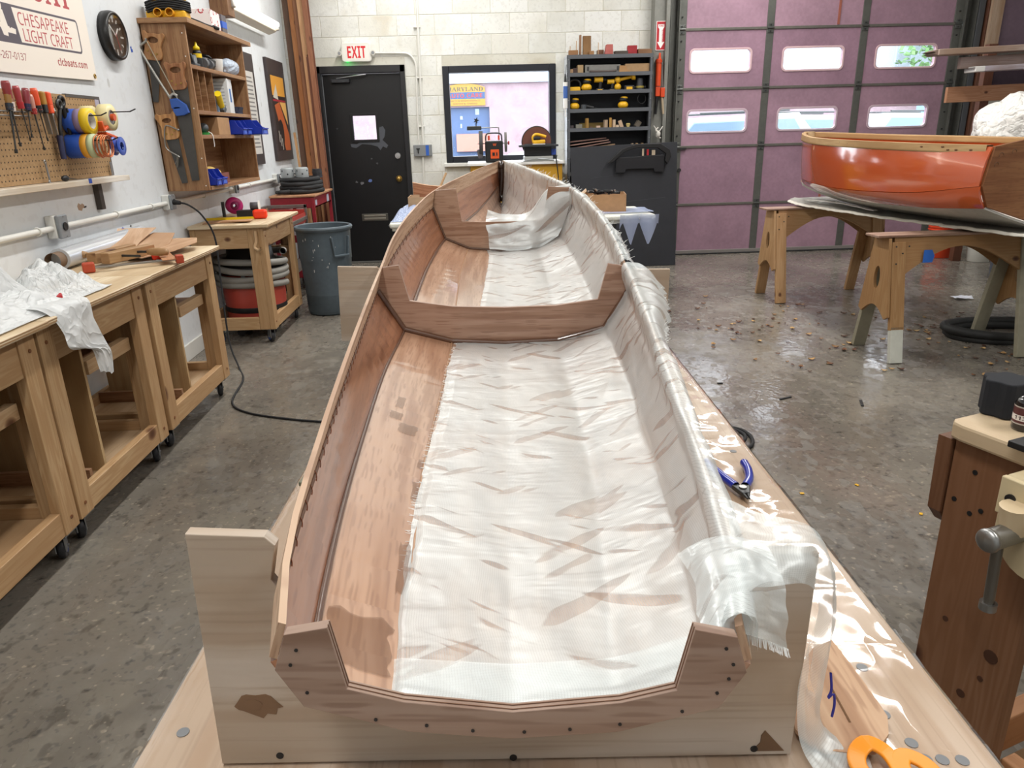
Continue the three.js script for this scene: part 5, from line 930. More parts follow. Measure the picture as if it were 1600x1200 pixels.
// white cloth heap over the first two benches
{
  const t = thing('cloth_heap', 'crumpled heap of white cloth and plastic on the nearest benches', 'cloth');
  const BH = .858;
  const heap = (x0, x1, z0, z1, hh, sd, nu = 70, nv = 70) => sheet((u, v) => {
    const e = Math.min(u, 1 - u, v, 1 - v) * 4, k = ss(0, 1, e), f1 = fbm(u * .5 + .1, v * .5, 5, 5, 4, sd), f2 = Math.abs(2 * fbm(u * .5, v * .5, 9, 7, 3, sd + 4) - 1);
    return [lerp(x0, x1, u) + .03 * (f1 - .5) , BH + .004 + hh * k * (.1 + 1.5 * f1 * f1 + .75 * Math.sqrt(f2) * (.4 + f1) - .15), lerp(z0, z1, v) + .03 * (f2 - .5), u, v];
  }, nu, nv);
  const m = mat('#dfe2e2', .45, { side: THREE.DoubleSide, bump: T.crumple, bs: .012, transparent: true, opacity: .88 });
  part(t, 'cloth_pile', heap(-1.99, -1.47, -1.35, -2.72, .21, 301), m); part(t, 'cloth_pile', heap(-1.86, -1.5, -2.5, -2.98, .1, 341, 40, 40), m);
  // strip that hangs down over the front edges
  part(t, 'hanging_strip', patch([
    [[-1.62, .875, -2.42], [-1.6, .88, -2.5], [-1.58, .875, -2.62], [-1.56, .87, -2.72]],
    [[-1.47, .875, -2.44], [-1.45, .885, -2.52], [-1.44, .876, -2.6], [-1.45, .868, -2.68]],
    [[-1.43, .80, -2.45], [-1.42, .80, -2.51], [-1.425, .80, -2.57], [-1.43, .79, -2.66]],
    [[-1.425, .745, -2.45], [-1.41, .735, -2.52], [-1.42, .72, -2.58], [-1.43, .71, -2.70]],
    [[-1.43, .69, -2.60], [-1.415, .68, -2.63], [-1.425, .67, -2.67], [-1.432, .645, -2.73]],
    [[-1.43, .60, -2.62], [-1.42, .595, -2.65], [-1.43, .58, -2.68], [-1.434, .57, -2.72]],
  ], 30, 60, .012, 41), m);
  part(t, 'red_wrapper', box(.06, .014, .03, [-1.56, BH + .02, -2.66], [.2, .5, .1], .004), M.red);
}
const B3 = .857;
{ // plastic roll
  const t = thing('plastic_roll', 'roll of clear plastic film lying against the wall on the third bench', 'roll', [0, 0, 0], 0);
  part(t, 'cardboard_core', (() => { const g = uvBox(new THREE.CylinderGeometry(.036, .036, .96, 24, 1, true)); g.rotateX(Math.PI / 2); return xf(g, [XL + .07, B3 + .05, -3.84], [0, .03, 0]); })(), mat('#7a6450', .8, { side: THREE.DoubleSide }));
  part(t, 'film_wrap', (() => { const g = uvBox(new THREE.CylinderGeometry(.048, .048, .9, 28, 1, false)); g.rotateX(Math.PI / 2); return xf(g, [XL + .07, B3 + .05, -3.87], [0, .03, 0]); })(), mat('#c7ccd2', .18, { cc: 1 }));
}
{ // wooden handscrew clamp
  const t = thing('handscrew_clamp', 'wooden handscrew clamp with turned handles on the third bench', 'clamp', [-1.735, B3, -3.58], -.25);
  part(t, 'jaw', box(.05, .05, .3, [-.045, .045, 0], [0, .06, 0], .005), M.oak); part(t, 'jaw', box(.05, .05, .3, [.045, .045, 0], [0, -.06, 0], .005), M.oak);
  for (const [z, s] of [[.07, -1], [-.03, 1]]) { part(t, 'screw_rod', rod([s * -.16, .045, z], [s * .14, .05, z], .006), M.darkSteel); part(t, 'handle', lathe([[0, 0], [.014, 0], [.018, .02], [.02, .06], [.017, .1], [0, .105]], [s * .13, .05, z], [0, 0, -s * Math.PI / 2], 14), M.oak); }
}
{ const t = thing('bar_clamp', 'steel bar clamp with orange jaws lying at the front of the third bench', 'clamp', [-1.6, B3, -3.42], -1.05); part(t, 'bar', box(.018, .008, .42, [0, .02, 0], undefined, .001), M.steel); part(t, 'fixed_jaw', box(.04, .04, .035, [0, .02, -.19], undefined, .006), mat('#b5472a', .5)); part(t, 'sliding_jaw', [box(.045, .045, .05, [0, .023, .19], undefined, .008)], mat('#b5472a', .5)); }
{ const t = thing('tape_measure', 'orange red tape measure among the clamps on the third bench', 'tape measure', [-1.6, B3, -3.66], .4); part(t, 'case', box(.05, .035, .07, [0, .0175, 0], undefined, .012), mat('#ea3a1e', .4)); part(t, 'hook', box(.012, .002, .03, [0, .006, .045]), M.steel); }
for (const [lab, pts, y, rx, x, z, ry, c] of [
  ['flat sheet of tan veneer, left of the fan on the third bench', [[-.1, -.3], [.06, -.3], [.07, 0], [.12, .28], [-.08, .3], [-.05, .05]], .03, .16, -1.86, -3.9, .25, '#d3b294'],
  ['curved tan veneer sheet in the middle of the fan', [[-.1, -.25], [.06, -.28], [.1, 0], [.06, .25], [-.06, .28], [-.12, .05]], .02, .1, -1.74, -3.92, .1, '#cfae90'],
  ['rounded tan veneer sheet at the right of the fan', [[-.12, -.2], [.05, -.26], [.11, -.1], [.1, .12], [.02, .24], [-.1, .22], [-.14, 0]], .012, .06, -1.63, -3.85, -.25, '#ccaa8b'],
  ['thin brown veneer strip under the fan', [[-.03, -.28], [.03, -.28], [.035, .25], [-.02, .27]], .004, .01, -1.6, -3.72, .5, '#b98760']]) {
  const o = solo('veneer_sheet', lab, 'veneer', sheet((u, v) => { const k = v * (pts.length - 1) ; return [0, 0, 0]; }, 1, 1), M.cardLight);
  o.geometry = ext(pts, .003, [0, 0, 0], [-Math.PI / 2 + rx, 0, 0]); o.material = mat(c, .65, { tex: T.birch }); o.position.set(x, B3 + y + .02, z); o.rotation.y = ry; o.userData.group = 'veneer offcuts on the third bench';
}
// far bench
{ const t = thing('tape_measure', 'bright orange tape measure at the front of the far bench with its yellow blade out', 'tape measure', [-1.61, B3, -5.5], .15); part(t, 'case', box(.1, .065, .07, [0, .033, 0], undefined, .018), mat('#f03a14', .35)); part(t, 'blade', box(.34, .018, .004, [-.21, .01, .01], [0, -.1, 0]), mat('#eac915', .4)); part(t, 'blade_marks', Array.from({ length: 14 }, (_, i) => box(.004, .012, .0045, [-.07 - i * .022, .012, .0105 - i * .0022])), M.black); }
solo('thin_wood_sheet', 'thin warped wood sheet lying at the near edge of the far bench', 'wood sheet', [box(.32, .003, .14, [-1.78, B3 + .006, -5.3], [.02, .1, .02]), box(.2, .003, .06, [-1.72, B3 + .011, -5.26], [0, -.2, .02])], mat('#caa17c', .6, { tex: T.oku }));
{ const t = thing('tape_roll', 'large magenta tape roll standing at the back of the far bench', 'tape', [-1.86, B3 + .08, -5.72], .5); part(t, 'tape_ring', lathe([[.03, -.02], [.062, -.02], [.062, .02], [.03, .02]], [0, 0, 0], [Math.PI / 2, 0, 0], 28), mat('#b8246e', .4)); part(t, 'core', lathe([[.012, -.021], [.03, -.021], [.03, .021], [.012, .021]], [0, 0, 0], [Math.PI / 2, 0, 0], 24), mat('#8f1d58', .5)); }
{ const t = thing('black_tray', 'small black tray with a grey spool beside the magenta roll', 'tray', [-1.74, B3, -5.66], .1); part(t, 'tray', [box(.16, .05, .09, [0, .025, 0], undefined, .004)], M.black); part(t, 'spool', lathe([[0, -.03], [.03, -.03], [.03, .03], [0, .03]], [.05, .075, 0], [0, 0, Math.PI / 2], 20), mat('#4c4a4d', .5)); part(t, 'spool_flange', [cyl(.042, .042, .004, [.082, .075, 0], [0, 0, Math.PI / 2], 20)], M.white); }
solo('steel_post', 'short grey steel bar standing at the back of the far bench', 'bar', bx(-1.95, -1.93, B3, B3 + .11, -5.72, -5.7), M.darkSteel);
// shop vacuum
{
  const t = thing('shop_vacuum', 'red shop vacuum with black lid and coiled grey hose inside the far bench', 'vacuum', [-1.735, 0, -5.53], 0);
  part(t, 'drum', lathe([[0, .10], [.2, .10], [.215, .13], [.225, .3], [.225, .4], [.215, .47], [0, .47]], undefined, undefined, 36), mat('#b8493c', .4)); part(t, 'band', lathe([[.221, .19], [.226, .195], [.2265, .225], [.222, .23]], undefined, undefined, 36), M.black);
  part(t, 'lid', lathe([[.22, .47], [.228, .48], [.22, .52], [.17, .58], [.16, .66], [.12, .69], [0, .7]], undefined, undefined, 36), mat('#1b1b1d', .45)); part(t, 'latch', box(.03, .05, .012, [0, .47, .228], undefined, .004), M.grey);
  const pts = []; for (let i = 0; i <= 96; i++) { const a = i / 24 * Math.PI * 2, y = .38 + i / 96 * .22 + .012 * Math.sin(a * 1.3); pts.push([.245 * Math.cos(a), y, .245 * Math.sin(a)]); }
  part(t, 'hose', tube(pts, .024, 300, 10), mat('#8d8b85', .55)); part(t, 'dolly', [cyl(.2, .2, .03, [0, .085, 0], undefined, 24), ...[0, 1, 2, 3].map(i => cyl(.03, .03, .03, [.16 * Math.cos(i * 1.57 + .7), .03, .16 * Math.sin(i * 1.57 + .7)], [Math.PI / 2, 0, 0], 14)), ...[0, 1, 2, 3].map(i => rod([.16 * Math.cos(i * 1.57 + .7), .03, .16 * Math.sin(i * 1.57 + .7)], [.16 * Math.cos(i * 1.57 + .7), .08, .16 * Math.sin(i * 1.57 + .7)], .01))], M.black);
}
// trash can
{
  const t = thing('trash_can', 'large grey plastic trash can with handles and paint drips', 'trash can', [-1.30, 0, -6.13], 0), m = mat('#5d6b74', .5, { tex: T.mottle });
  part(t, 'barrel', lathe([[0, .004], [.18, .004], [.185, .02], [.208, .45], [.212, .455], [.215, .6], [.22, .69], [.236, .695], [.238, .72], [.225, .728], [.205, .72], [.19, .03], [0, .03]], undefined, undefined, 44), m);
  part(t, 'rim', tor(.228, .012, [0, .712, 0], [Math.PI / 2, 0, 0], 44), mat('#6e7b83', .45, { tex: T.mottle }));
  for (const a of [.75, 3.9]) part(t, 'handle', [xf(mergeGeometries([box(.14, .014, .03, [0, .5, .24], undefined, .004), box(.014, .16, .03, [-.07, .57, .235], [0, 0, .12], .004), box(.014, .16, .03, [.07, .57, .235], [0, 0, -.12], .004)]), [0, 0, 0], [0, a, 0])], m);
  for (let i = 0; i < 16; i++) { const a = rr(-.7, .7), y = rr(.35, .68); part(t, 'paint_drip', [xf(box(.004, rr(.004, .022), .0012, [0, y, .2145 + (y - .4) * .02 + .002]), [0, 0, 0], [0, a, 0])], mat('#d9dad6', .6)); }
  part(t, 'crumpled_trash', Array.from({ length: 14 }, () => { const a = rr(0, 6.28), r = rr(0, .12); return sph(rr(.035, .06), [r * Math.cos(a), rr(.56, .62), r * Math.sin(a)], [1, .7, 1], 8); }), mat('#4b4a46', .8, { bump: T.crumple, bs: .02 }));
}
// carts near the door
{
  const t = thing('red_tool_cart', 'red metal tool cart with hoses on top beside the black door', 'cart', [0, 0, 0], 0), m = mat('#9a2430', .45, { tex: T.mottle });
  const x0 = -1.97, x1 = -1.56, z0 = -7.1, z1 = -7.95;
  for (const x of [x0, x1 - .03]) for (const z of [z0 - .03, z1]) part(t, 'leg', bx(x, x + .03, .08, .881, z, z + .03, .003), m);
  for (const [y, h] of [[.78, .1], [.46, .07], [.12, .07]]) part(t, 'tray', [bx(x0 + .002, x1 - .002, y, y + .01, z1 + .002, z0 - .002), bx(x0 + .03, x1 - .03, y, y + h, z0 - .01, z0 - .002), bx(x0 + .03, x1 - .03, y, y + h, z1 + .002, z1 + .01), bx(x1 - .01, x1 - .002, y, y + h, z1 + .03, z0 - .03), bx(x0 + .002, x0 + .01, y, y + h, z1 + .03, z0 - .03)], m);
  part(t, 'wooden_top', bx(x0 - .005, x1 + .015, .882, .9, z1 - .02, z0 + .01, .003), mat('#c79a76', .6, { tex: T.oku })); part(t, 'paper_stack', bx(x0 + .05, x1 - .03, .472, .53, z1 + .06, z0 - .3, .006), mat('#c9ccd0', .7)); part(t, 'sticker', bx(x1, x1 + .001, .8, .85, -7.22, -7.15), mat('#b9bccb', .5)); part(t, 'sticker', bx(x1, x1 + .001, .79, .86, -7.8, -7.7), mat('#b9bccb', .5));
  for (const x of [x0 + .04, x1 - .04]) for (const z of [z0 - .05, z1 + .05]) { part(t, 'castor', cyl(.04, .04, .03, [x, .04, z], [0, 0, Math.PI / 2], 16), M.rubber); }
}
{
  const t = thing('steel_utility_cart', 'grey steel frame cart with red tray between the far bench and red cart', 'cart', [0, 0, 0], 0);
  const x0 = -1.98, x1 = -1.6, z0 = -6.25, z1 = -6.95, g = mat('#8b8680', .4, { metal: .6, tex: T.mottle });
  for (const x of [x0, x1 - .025]) for (const z of [z0 - .025, z1]) part(t, 'leg', bx(x, x + .025, 0.06, .83, z, z + .025, .003), g);
  part(t, 'frame_rail', [bx(x0, x1, .8, .83, z0 - .025, z0, .003), bx(x0, x1, .8, .83, z1, z1 + .025, .003), bx(x0, x0 + .025, .8, .83, z1, z0, .003), bx(x1 - .025, x1, .7, .73, z1, z0, .003)], g);
  part(t, 'tray', [bx(x0 + .02, x1 - .02, .67, .68, z1 + .02, z0 - .02), bx(x0 + .02, x1 - .02, .68, .79, z1 + .02, z1 + .03), bx(x1 - .022, x1 - .014, .68, .76, z1 + .02, z0 - .02), bx(x0 + .02, x1 - .02, .68, .79, z0 - .035, z0 - .026)], mat('#a8352c', .5)); part(t, 'lower_shelf', bx(x0, x1, .3, .33, z1, z0), g); part(t, 'castor', [[x0 + .02, z0 - .02], [x1 - .02, z0 - .02], [x0 + .02, z1 + .02], [x1 - .02, z1 + .02]].map(([x, z]) => cyl(.03, .03, .025, [x, .03, z], [0, 0, Math.PI / 2], 14)), M.rubber);
}
solo('cardboard_wedge', 'torn piece of brown cardboard sticking up from the steel cart', 'cardboard', ext([[-.08, 0], [.07, 0], [.03, .17], [-.03, .15]], .006, [-1.83, .68, -6.4], [-.2, .2, .1]), M.card);
{
  const t = thing('hose_coil', 'stack of coiled black rubber hose on the red tool cart', 'hose', [-1.75, .9, -7.5], 0);
  for (let i = 0; i < 4; i++) part(t, 'coil', (() => { const p = []; for (let k = 0; k < 14; k++) { const a = k / 14 * 6.283; p.push([(.19 - i * .008) * Math.cos(a) + rr(-.012, .012), .022 + i * .036 + rr(-.004, .004), (.3 - i * .012) * Math.sin(a) + rr(-.015, .015)]); } return tube(p, .021, 80, 9, true); })(), M.rubber);
  part(t, 'loose_end', tube([[-.05, .03, .3], [-.12, .028, .36], [-.17, .024, .3]], .02, 24, 9), M.rubber);
}
{ for (const [x, z, lab] of [[-1.84, -7.35, 'grey perforated cylinder at the left on top of the hose coil'], [-1.7, -7.35, 'grey perforated cylinder at the right on top of the hose coil']]) { const t = thing('sanding_drum', lab, 'drum', [x, 1.045, z], .3); part(t, 'drum', lathe([[0, 0], [.055, 0], [.062, .01], [.062, .085], [.05, .1], [0, .1]], [0, 0, 0], undefined, 24), mat('#a3a9ab', .5, { metal: .3 })); part(t, 'hole', Array.from({ length: 8 }, (_, i) => cyl(.008, .008, .004, [.061 * Math.cos(i * .8), .04 + .03 * (i % 2), .061 * Math.sin(i * .8)], [Math.PI / 2, 0, 0], 8)), M.black); } }
solo('grinding_wheels', 'short stack of dark discs at the right of the hose coil', 'discs', Array.from({ length: 4 }, (_, i) => cyl(.05 - (i % 2) * .004, .05 - (i % 2) * .004, .02, [-1.63, 1.04 + i * .021, -7.7], undefined, 20)), mat('#2f2f33', .6));

// ---------- far wall things ----------
{
  const t = thing('exit_sign', 'white exit sign with red letters above the black door', 'sign', [-1.255, 2.265, ZB], 0);
  part(t, 'housing', ext(rrect(.315, .19, .03), .06, [0, 0, 0], undefined, .008), mat('#e4e2da', .4));
  const tex = canvasTex(256, 144, (c, w, h) => { c.fillStyle = '#e9e6de'; c.fillRect(0, 0, w, h); c.fillStyle = '#d8202a'; c.textAlign = 'center'; c.font = 'bold 158px sans-serif'; c.fillText('EXIT', w / 2, 129, 196); });
  const [g, m] = panel(.27, .15, tex, [0, 0, .0605]); part(t, 'sign_print', g, m);
  for (const s of [-1, 1]) { const l = part(t, 'lamp_head', [cyl(.022, .026, .045, [s * .178, -.01, .05], [Math.PI / 2, 0, 0], 16)], mat('#cfcdc4', .4)); part(l, 'lens', cyl(.016, .016, .004, [s * .178, -.01, .0735], [Math.PI / 2, 0, 0], 16), mat('#8a8d8f', .2)); }
  part(t, 'indicator_light', sph(.006, [-.1, -.096, .05]), new THREE.MeshStandardMaterial({ color: '#2fbf5a', emissive: '#1fd060', emissiveIntensity: 1.2 }));
  const gl = new THREE.PointLight('#1fd060', .01, 1); gl.position.set(-1.355, 2.155, ZB + .056); scene.add(gl);
}
solo('wall_conduit', 'pair of white painted conduits running down between door and window', 'pipe', [rod([-.555, CEIL, ZB + .02], [-.605, 1.3, ZB + .02], .014, .014, 12), tube([[-1.06, 2.255, ZB + .02], [-.8, 2.25, ZB + .02], [-.7, 2.235, ZB + .02], [-.64, 2.16, ZB + .02], [-.63, 2.05, ZB + .02], [-.645, 1.7, ZB + .02], [-.652, 1.3, ZB + .02]], .011, 60, 10), rod([-.615, 1.2, ZB + .02], [-.645, .05, ZB + .02], .012, .012, 12), ...[2.5, 2.0, 1.5, .8].map(y => box(.07, .014, .03, [-.595 - (2.5 - y) * .018, y, ZB + .015], undefined, .003))], mat('#dad9d2', .45));
{ const t = thing('switch_box', 'grey double switch box with a strip of blue tape between door and window', 'switch', [-.612, 1.245, ZB], 0); part(t, 'box', box(.205, .125, .05, [0, 0, .025], undefined, .006), mat('#8a8d8e', .45, { metal: .3 })); part(t, 'lever', [box(.012, .05, .012, [-.05, -.005, .056], undefined, .002), box(.04, .01, .012, [-.05, .02, .056], undefined, .002)], M.black); part(t, 'blue_tape', box(.035, .11, .002, [.052, 0, .0515]), mat('#2a5db8', .6)); part(t, 'screw', [[-.09, .05], [-.09, -.05], [.09, .05], [.09, -.05]].map(([x, y]) => cyl(.004, .004, .004, [x, y, .052], [Math.PI / 2, 0, 0], 8)), M.steel); }
// steel shelf unit
const SX0 = .985, SX1 = 1.9, SZ = -8.3;
{
  const t = thing('shelf_unit', 'dark grey steel shelf unit of power tools beside the window', 'shelf unit', [0, 0, 0], 0), g = mat('#5b5e63', .5, { metal: .2 }), dk = mat('#2d3036', .6);
  for (const x of [SX0, SX1 - .03]) part(t, 'upright', [bx(x, x + .03, 0, 2.165, SZ - .004, SZ, .001), bx(x, x + .004, 0, 2.165, SZ - .04, SZ, .001)], g);
  for (const x of [SX0, SX1 - .004]) part(t, 'side_panel', bx(x, x + .004, 0, 2.165, SZ - .29, SZ), x < 1.2 ? mat('#c9ced4', .5) : dk);
  part(t, 'back_panel', bx(SX0, SX1, 0, 2.165, SZ - .292, SZ - .288), dk);
  for (const y of [2.14, 1.965, 1.79, 1.605, 1.41, 1.2, .95, .7, .4, .1]) part(t, 'shelf', [bx(SX0, SX1, y, y + .004, SZ - .288, SZ - .003), bx(SX0, SX1, y - .012, y + .026, SZ - .003, SZ + .001, .0005)], g);
  for (const x of [SX0 + .015, SX1 - .015]) for (let y = .12; y < 2.15; y += .2) part(t, 'bolt', cyl(.005, .005, .004, [x, y, SZ + .002], [Math.PI / 2, 0, 0], 8), M.steel);
}
function tool(label, x, y, kind, s = 1) {
  const t = thing('power_tool', label, 'power tool', [x, y, SZ - .06], 0), Y = M.yellow, K = M.black;
  if (kind === 'drill') { part(t, 'battery', box(.075 * s, .035 * s, .09, [0, .018 * s, 0], undefined, .008), K); part(t, 'battery_badge', box(.05 * s, .018 * s, .092, [0, .018 * s, 0], undefined, .004), Y); part(t, 'handle', box(.03 * s, .07 * s, .04, [.008, .065 * s, 0], [0, 0, -.15], .01), K); part(t, 'motor', [rod([-.05 * s, .115 * s, 0], [.03 * s, .115 * s, 0], .026 * s, .028 * s, 16)], Y); part(t, 'chuck', rod([.03 * s, .115 * s, 0], [.065 * s, .115 * s, 0], .02 * s, .012 * s, 14), K); }
  if (kind === 'sander') { part(t, 'base', box(.1 * s, .012, .09, [0, .006, 0], undefined, .003), K); part(t, 'body', [sph(.045 * s, [0, .045 * s, 0], [1.1, .8, 1])], Y); part(t, 'head', [sph(.035 * s, [0, .092 * s, 0], [1.2, .7, 1])], K); part(t, 'grip', sph(.03 * s, [.01, .108 * s, 0], [1.2, .5, 1]), Y); }
  if (kind === 'saw') { part(t, 'shoe', box(.15 * s, .006, .09, [0, .003, 0]), M.steel); part(t, 'body', box(.11 * s, .045 * s, .06, [0, .03 * s, 0], undefined, .015), Y); part(t, 'handle', tube([[-.05 * s, .05 * s, 0], [-.04 * s, .1 * s, 0], [.01 * s, .115 * s, 0], [.05 * s, .09 * s, 0], [.055 * s, .05 * s, 0]], .012 * s, 24), K); }
  if (kind === 'light') { part(t, 'lamp_body', rod([-.06 * s, .11 * s, 0], [.06 * s, .135 * s, 0], .016 * s, .016 * s), Y); part(t, 'lamp_head', rod([.06 * s, .135 * s, 0], [.09 * s, .14 * s, 0], .03 * s, .036 * s, 18), Y); part(t, 'knob', [sph(.034 * s, [-.075 * s, .045 * s, 0]), sph(.032 * s, [-.075 * s, .11 * s, 0])], Y); part(t, 'battery', box(.1 * s, .055 * s, .08, [.035 * s, .03 * s, 0], undefined, .01), K); part(t, 'battery_badge', box(.06 * s, .028 * s, .083, [.035 * s, .03 * s, 0], undefined, .004), Y); }
  return t;
}
tool('yellow black jigsaw leftmost on the upper tool shelf', 1.07, 1.795, 'saw', 1.15); tool('yellow orbital sander second on the upper tool shelf', 1.2, 1.795, 'sander', 1.15); tool('black yellow cordless drill third on the upper tool shelf', 1.34, 1.795, 'drill', 1.1); tool('yellow work light with round knobs on the upper tool shelf', 1.62, 1.795, 'light', 1.1); tool('small yellow drill hidden behind the work light', 1.47, 1.795, 'drill', .9);
{ const t = thing('nail_gun', 'dark grey router at the right end of the upper tool shelf', 'router', [1.78, 1.795, SZ - .07], 0); part(t, 'base', cyl(.05, .05, .02, [0, .01, 0]), M.dgrey); part(t, 'motor', [cyl(.04, .032, .11, [0, .075, 0])], mat('#3a3c40', .5)); part(t, 'collar', cyl(.043, .043, .02, [0, .045, 0]), mat('#9b8a3c', .5)); part(t, 'knob', [sph(.018, [-.055, .04, 0]), sph(.018, [.055, .04, 0])], M.black); }
tool('yellow based sander at the left of the lower tool shelf', 1.07, 1.61, 'sander', 1.1); tool('yellow sander with dark grip right of the lower tool shelf middle', 1.6, 1.61, 'sander', 1.15);
{ const t = thing('black_grinder', 'black angle grinder on the lower tool shelf', 'grinder', [1.22, 1.61, SZ - .08], 0); part(t, 'body', rod([-.05, .05, 0], [.06, .03, 0], .028, .022, 14), M.black); part(t, 'head', cyl(.03, .03, .05, [-.05, .04, .02]), M.dgrey); part(t, 'cable', tube([[.06, .03, 0], [.1, .02, .02], [.13, .008, .04]], .006, 16), M.rubber); }
solo('cable_loop', 'black cable loop hanging at the right of the lower tool shelf', 'cable', tor(.05, .005, [1.8, 1.72, SZ - .05], [0, .3, 0], 24), M.rubber);
// boxes on the first shelf
[[1.02, .06, .06, '#c9a27c', 'small tan block at the left end of the top shelf'], [1.075, .05, .07, '#4a3630', 'small dark block on the top shelf'], [1.13, .06, .1, '#b79a72', 'narrow cardboard carton on the top shelf'], [1.72, .26, .1, '#b5936b', 'wide tan cardboard carton at the right of the top shelf']].forEach(([x, w, h, c, l]) => { const t = thing('small_box', l, 'box', [x + (w > .2 ? .02 : 0), 1.97, SZ - .1], 0); part(t, 'carton', box(w, h, .14, [0, h / 2, 0], undefined, .003), mat(c, .75, { tex: T.mottle })); part(t, 'seam', box(w * .9, .002, .008, [0, h + .001, 0]), mat('#8c7350', .8)); });
{ const t = thing('tool_case', 'grey metal tool case lying along the top shelf', 'case', [1.37, 1.97, SZ - .1], 0); part(t, 'case', box(.38, .095, .14, [0, .05, 0], undefined, .006), mat('#8b8a86', .5, { tex: T.mottle })); part(t, 'handle', tube([[-.14, .035, .072], [-.08, .03, .085], [.08, .03, .085], [.14, .035, .072]], .012, 30), mat('#4f4440', .6)); part(t, 'latch', [box(.02, .04, .006, [-.16, .06, .072]), box(.02, .04, .006, [.16, .06, .072])], M.darkSteel); }
solo('wood_scrap', 'ragged tan wood scrap beside the wide carton on the top shelf', 'wood scrap', ext([[-.06, 0], [.06, 0], [.065, .03], [.03, .04], [.02, .08], [-.05, .085]], .03, [1.6, 1.97, SZ - .05]), mat('#c39e70', .7, { tex: T.birch }));
// wood blocks shelf
[[1.03, .06, .05, '#5c5a64', 'dark grey block at the left of the block shelf'], [1.12, .07, .06, '#86857c', 'grey jagged offcut on the block shelf'], [1.205, .028, .12, '#b0904e', 'tall tan stick standing on the block shelf'], [1.255, .035, .035, '#8a7266', 'small brown cube on the block shelf'], [1.33, .042, .04, '#d8bca8', 'pale pink cube on the block shelf'], [1.415, .035, .1, '#cbb8a2', 'pale upright block on the block shelf'], [1.465, .028, .12, '#b8914a', 'golden upright stick on the block shelf'], [1.505, .035, .1, '#e0ccb4', 'cream upright block on the block shelf'], [1.535, .035, .045, '#e6d6c0', 'small cream cube on the block shelf'], [1.585, .04, .08, '#d9c0a8', 'tilted pale block on the block shelf'], [1.66, .045, .06, '#c7b878', 'yellowish turned foot on the block shelf'], [1.77, .05, .07, '#77756f', 'thin grey offcut leaning on the block shelf']].forEach(([x, w, h, c, l], i) => solo('wood_block', l, 'block', i === 10 ? lathe([[0, 0], [.028, 0], [.028, .01], [.014, .025], [.026, .045], [.018, .06], [0, .06]], [0, 0, 0]) : box(w, h, .05, [0, h / 2 + (i === 9 || i === 11 ? .012 : 0), 0], [0, .2 * (i % 3 - 1), i === 9 ? .35 : i === 11 ? -.6 : 0], .003), mat(c, .7, { tex: T.birch }), undefined, [x, 1.415, SZ - .05 - .03 * (i % 2)]));
solo('plywood_offcut', 'olive wooden panel lying behind the blocks', 'panel', bx(1.14, 1.45, 1.415, 1.49, SZ - .2, SZ - .18), mat('#9a8448', .7, { tex: T.birch }));
[[1.24, 1.232, .46, '#9a7a72', .14], [1.23, 1.262, .44, '#a98a80', .11], [1.21, 1.29, .42, '#8d7068', .08], [1.27, 1.212, .5, '#c3a98a', .1]].forEach(([x, y, w, c, r], i) => solo('thin_board', ['brown thin board third from the bottom of the board stack', 'pinkish thin board second from the top of the board stack', 'brown thin board at the top of the board stack', 'pale thin board at the bottom of the board stack'][i], 'board', box(w, .012, .16, [0, 0, 0], [0, .05 * i, r], .001), mat(c, .7, { tex: T.oku }), 'boards stacked on the lowest visible shelf', [x, y + .02, SZ - .13]));
[[1.73, 1.204, '#9d8d78'], [1.78, 1.204, '#c2a67e'], [1.84, 1.204, '#a88f6a']].forEach(([x, y, c], i) => solo('wood_offcut', ['grey brown offcut on the lowest visible shelf', 'tan offcut on the lowest visible shelf', 'brown offcut beside the right upright'][i], 'offcut', ext([[-.03, 0], [.03, 0], [.03, .03], [.0, .035], [-.01, .06], [-.03, .06]], .05, [x, y, SZ - .08]), mat(c, .7, { tex: T.birch })));
// on top of the shelf unit
[[1.06, .1, .05, .12, '#a9825c', 'low tan block at the left on top of the shelf unit'], [1.135, .022, .2, .04, '#9c7c62', 'thin upright stick on top of the shelf unit'], [1.205, .085, .19, .04, '#8c6a42', 'wide upright board on top of the shelf unit'], [1.255, .05, .04, .12, '#b08a60', 'small block beside the upright board'], [1.43, .085, .095, .1, '#c46e6c', 'pink red tapered block on top of the shelf unit'], [1.35, .06, .05, .08, '#7d5a44', 'brown block left of the pink one'], [1.69, .1, .085, .1, '#a82a34', 'bright red box on top of the shelf unit'], [1.57, .14, .035, .1, '#5a5450', 'dark flat block between the pink and red ones'], [1.82, .15, .05, .08, '#8a6648', 'long brown block at the right end on top of the shelf unit']].forEach(([x, w, h, d, c, l], i) => solo('wood_block', l, 'block', i === 4 ? ext([[-w / 2, 0], [w / 2, 0], [w * .45, h], [-w * .3, h]], d, [0, 0, 0], undefined, .003) : box(w, h, d, [0, h / 2, 0], [0, .1 * (i % 3 - 1), 0], .003), mat(c, .65, { tex: T.birch }), undefined, [x, 2.165, SZ - .1]));
[[1.02, .09], [1.085, .14], [1.32, .12]].forEach(([x, h], i) => solo('thin_dowel', ['thin dowel standing at the left on top of the shelf unit', 'thin dowel standing next to the upright stick', 'thin dowel standing right of the upright board'][i], 'dowel', rod([x, 2.165, SZ - .05], [x + .004, 2.165 + h, SZ - .06], .004), M.pine));
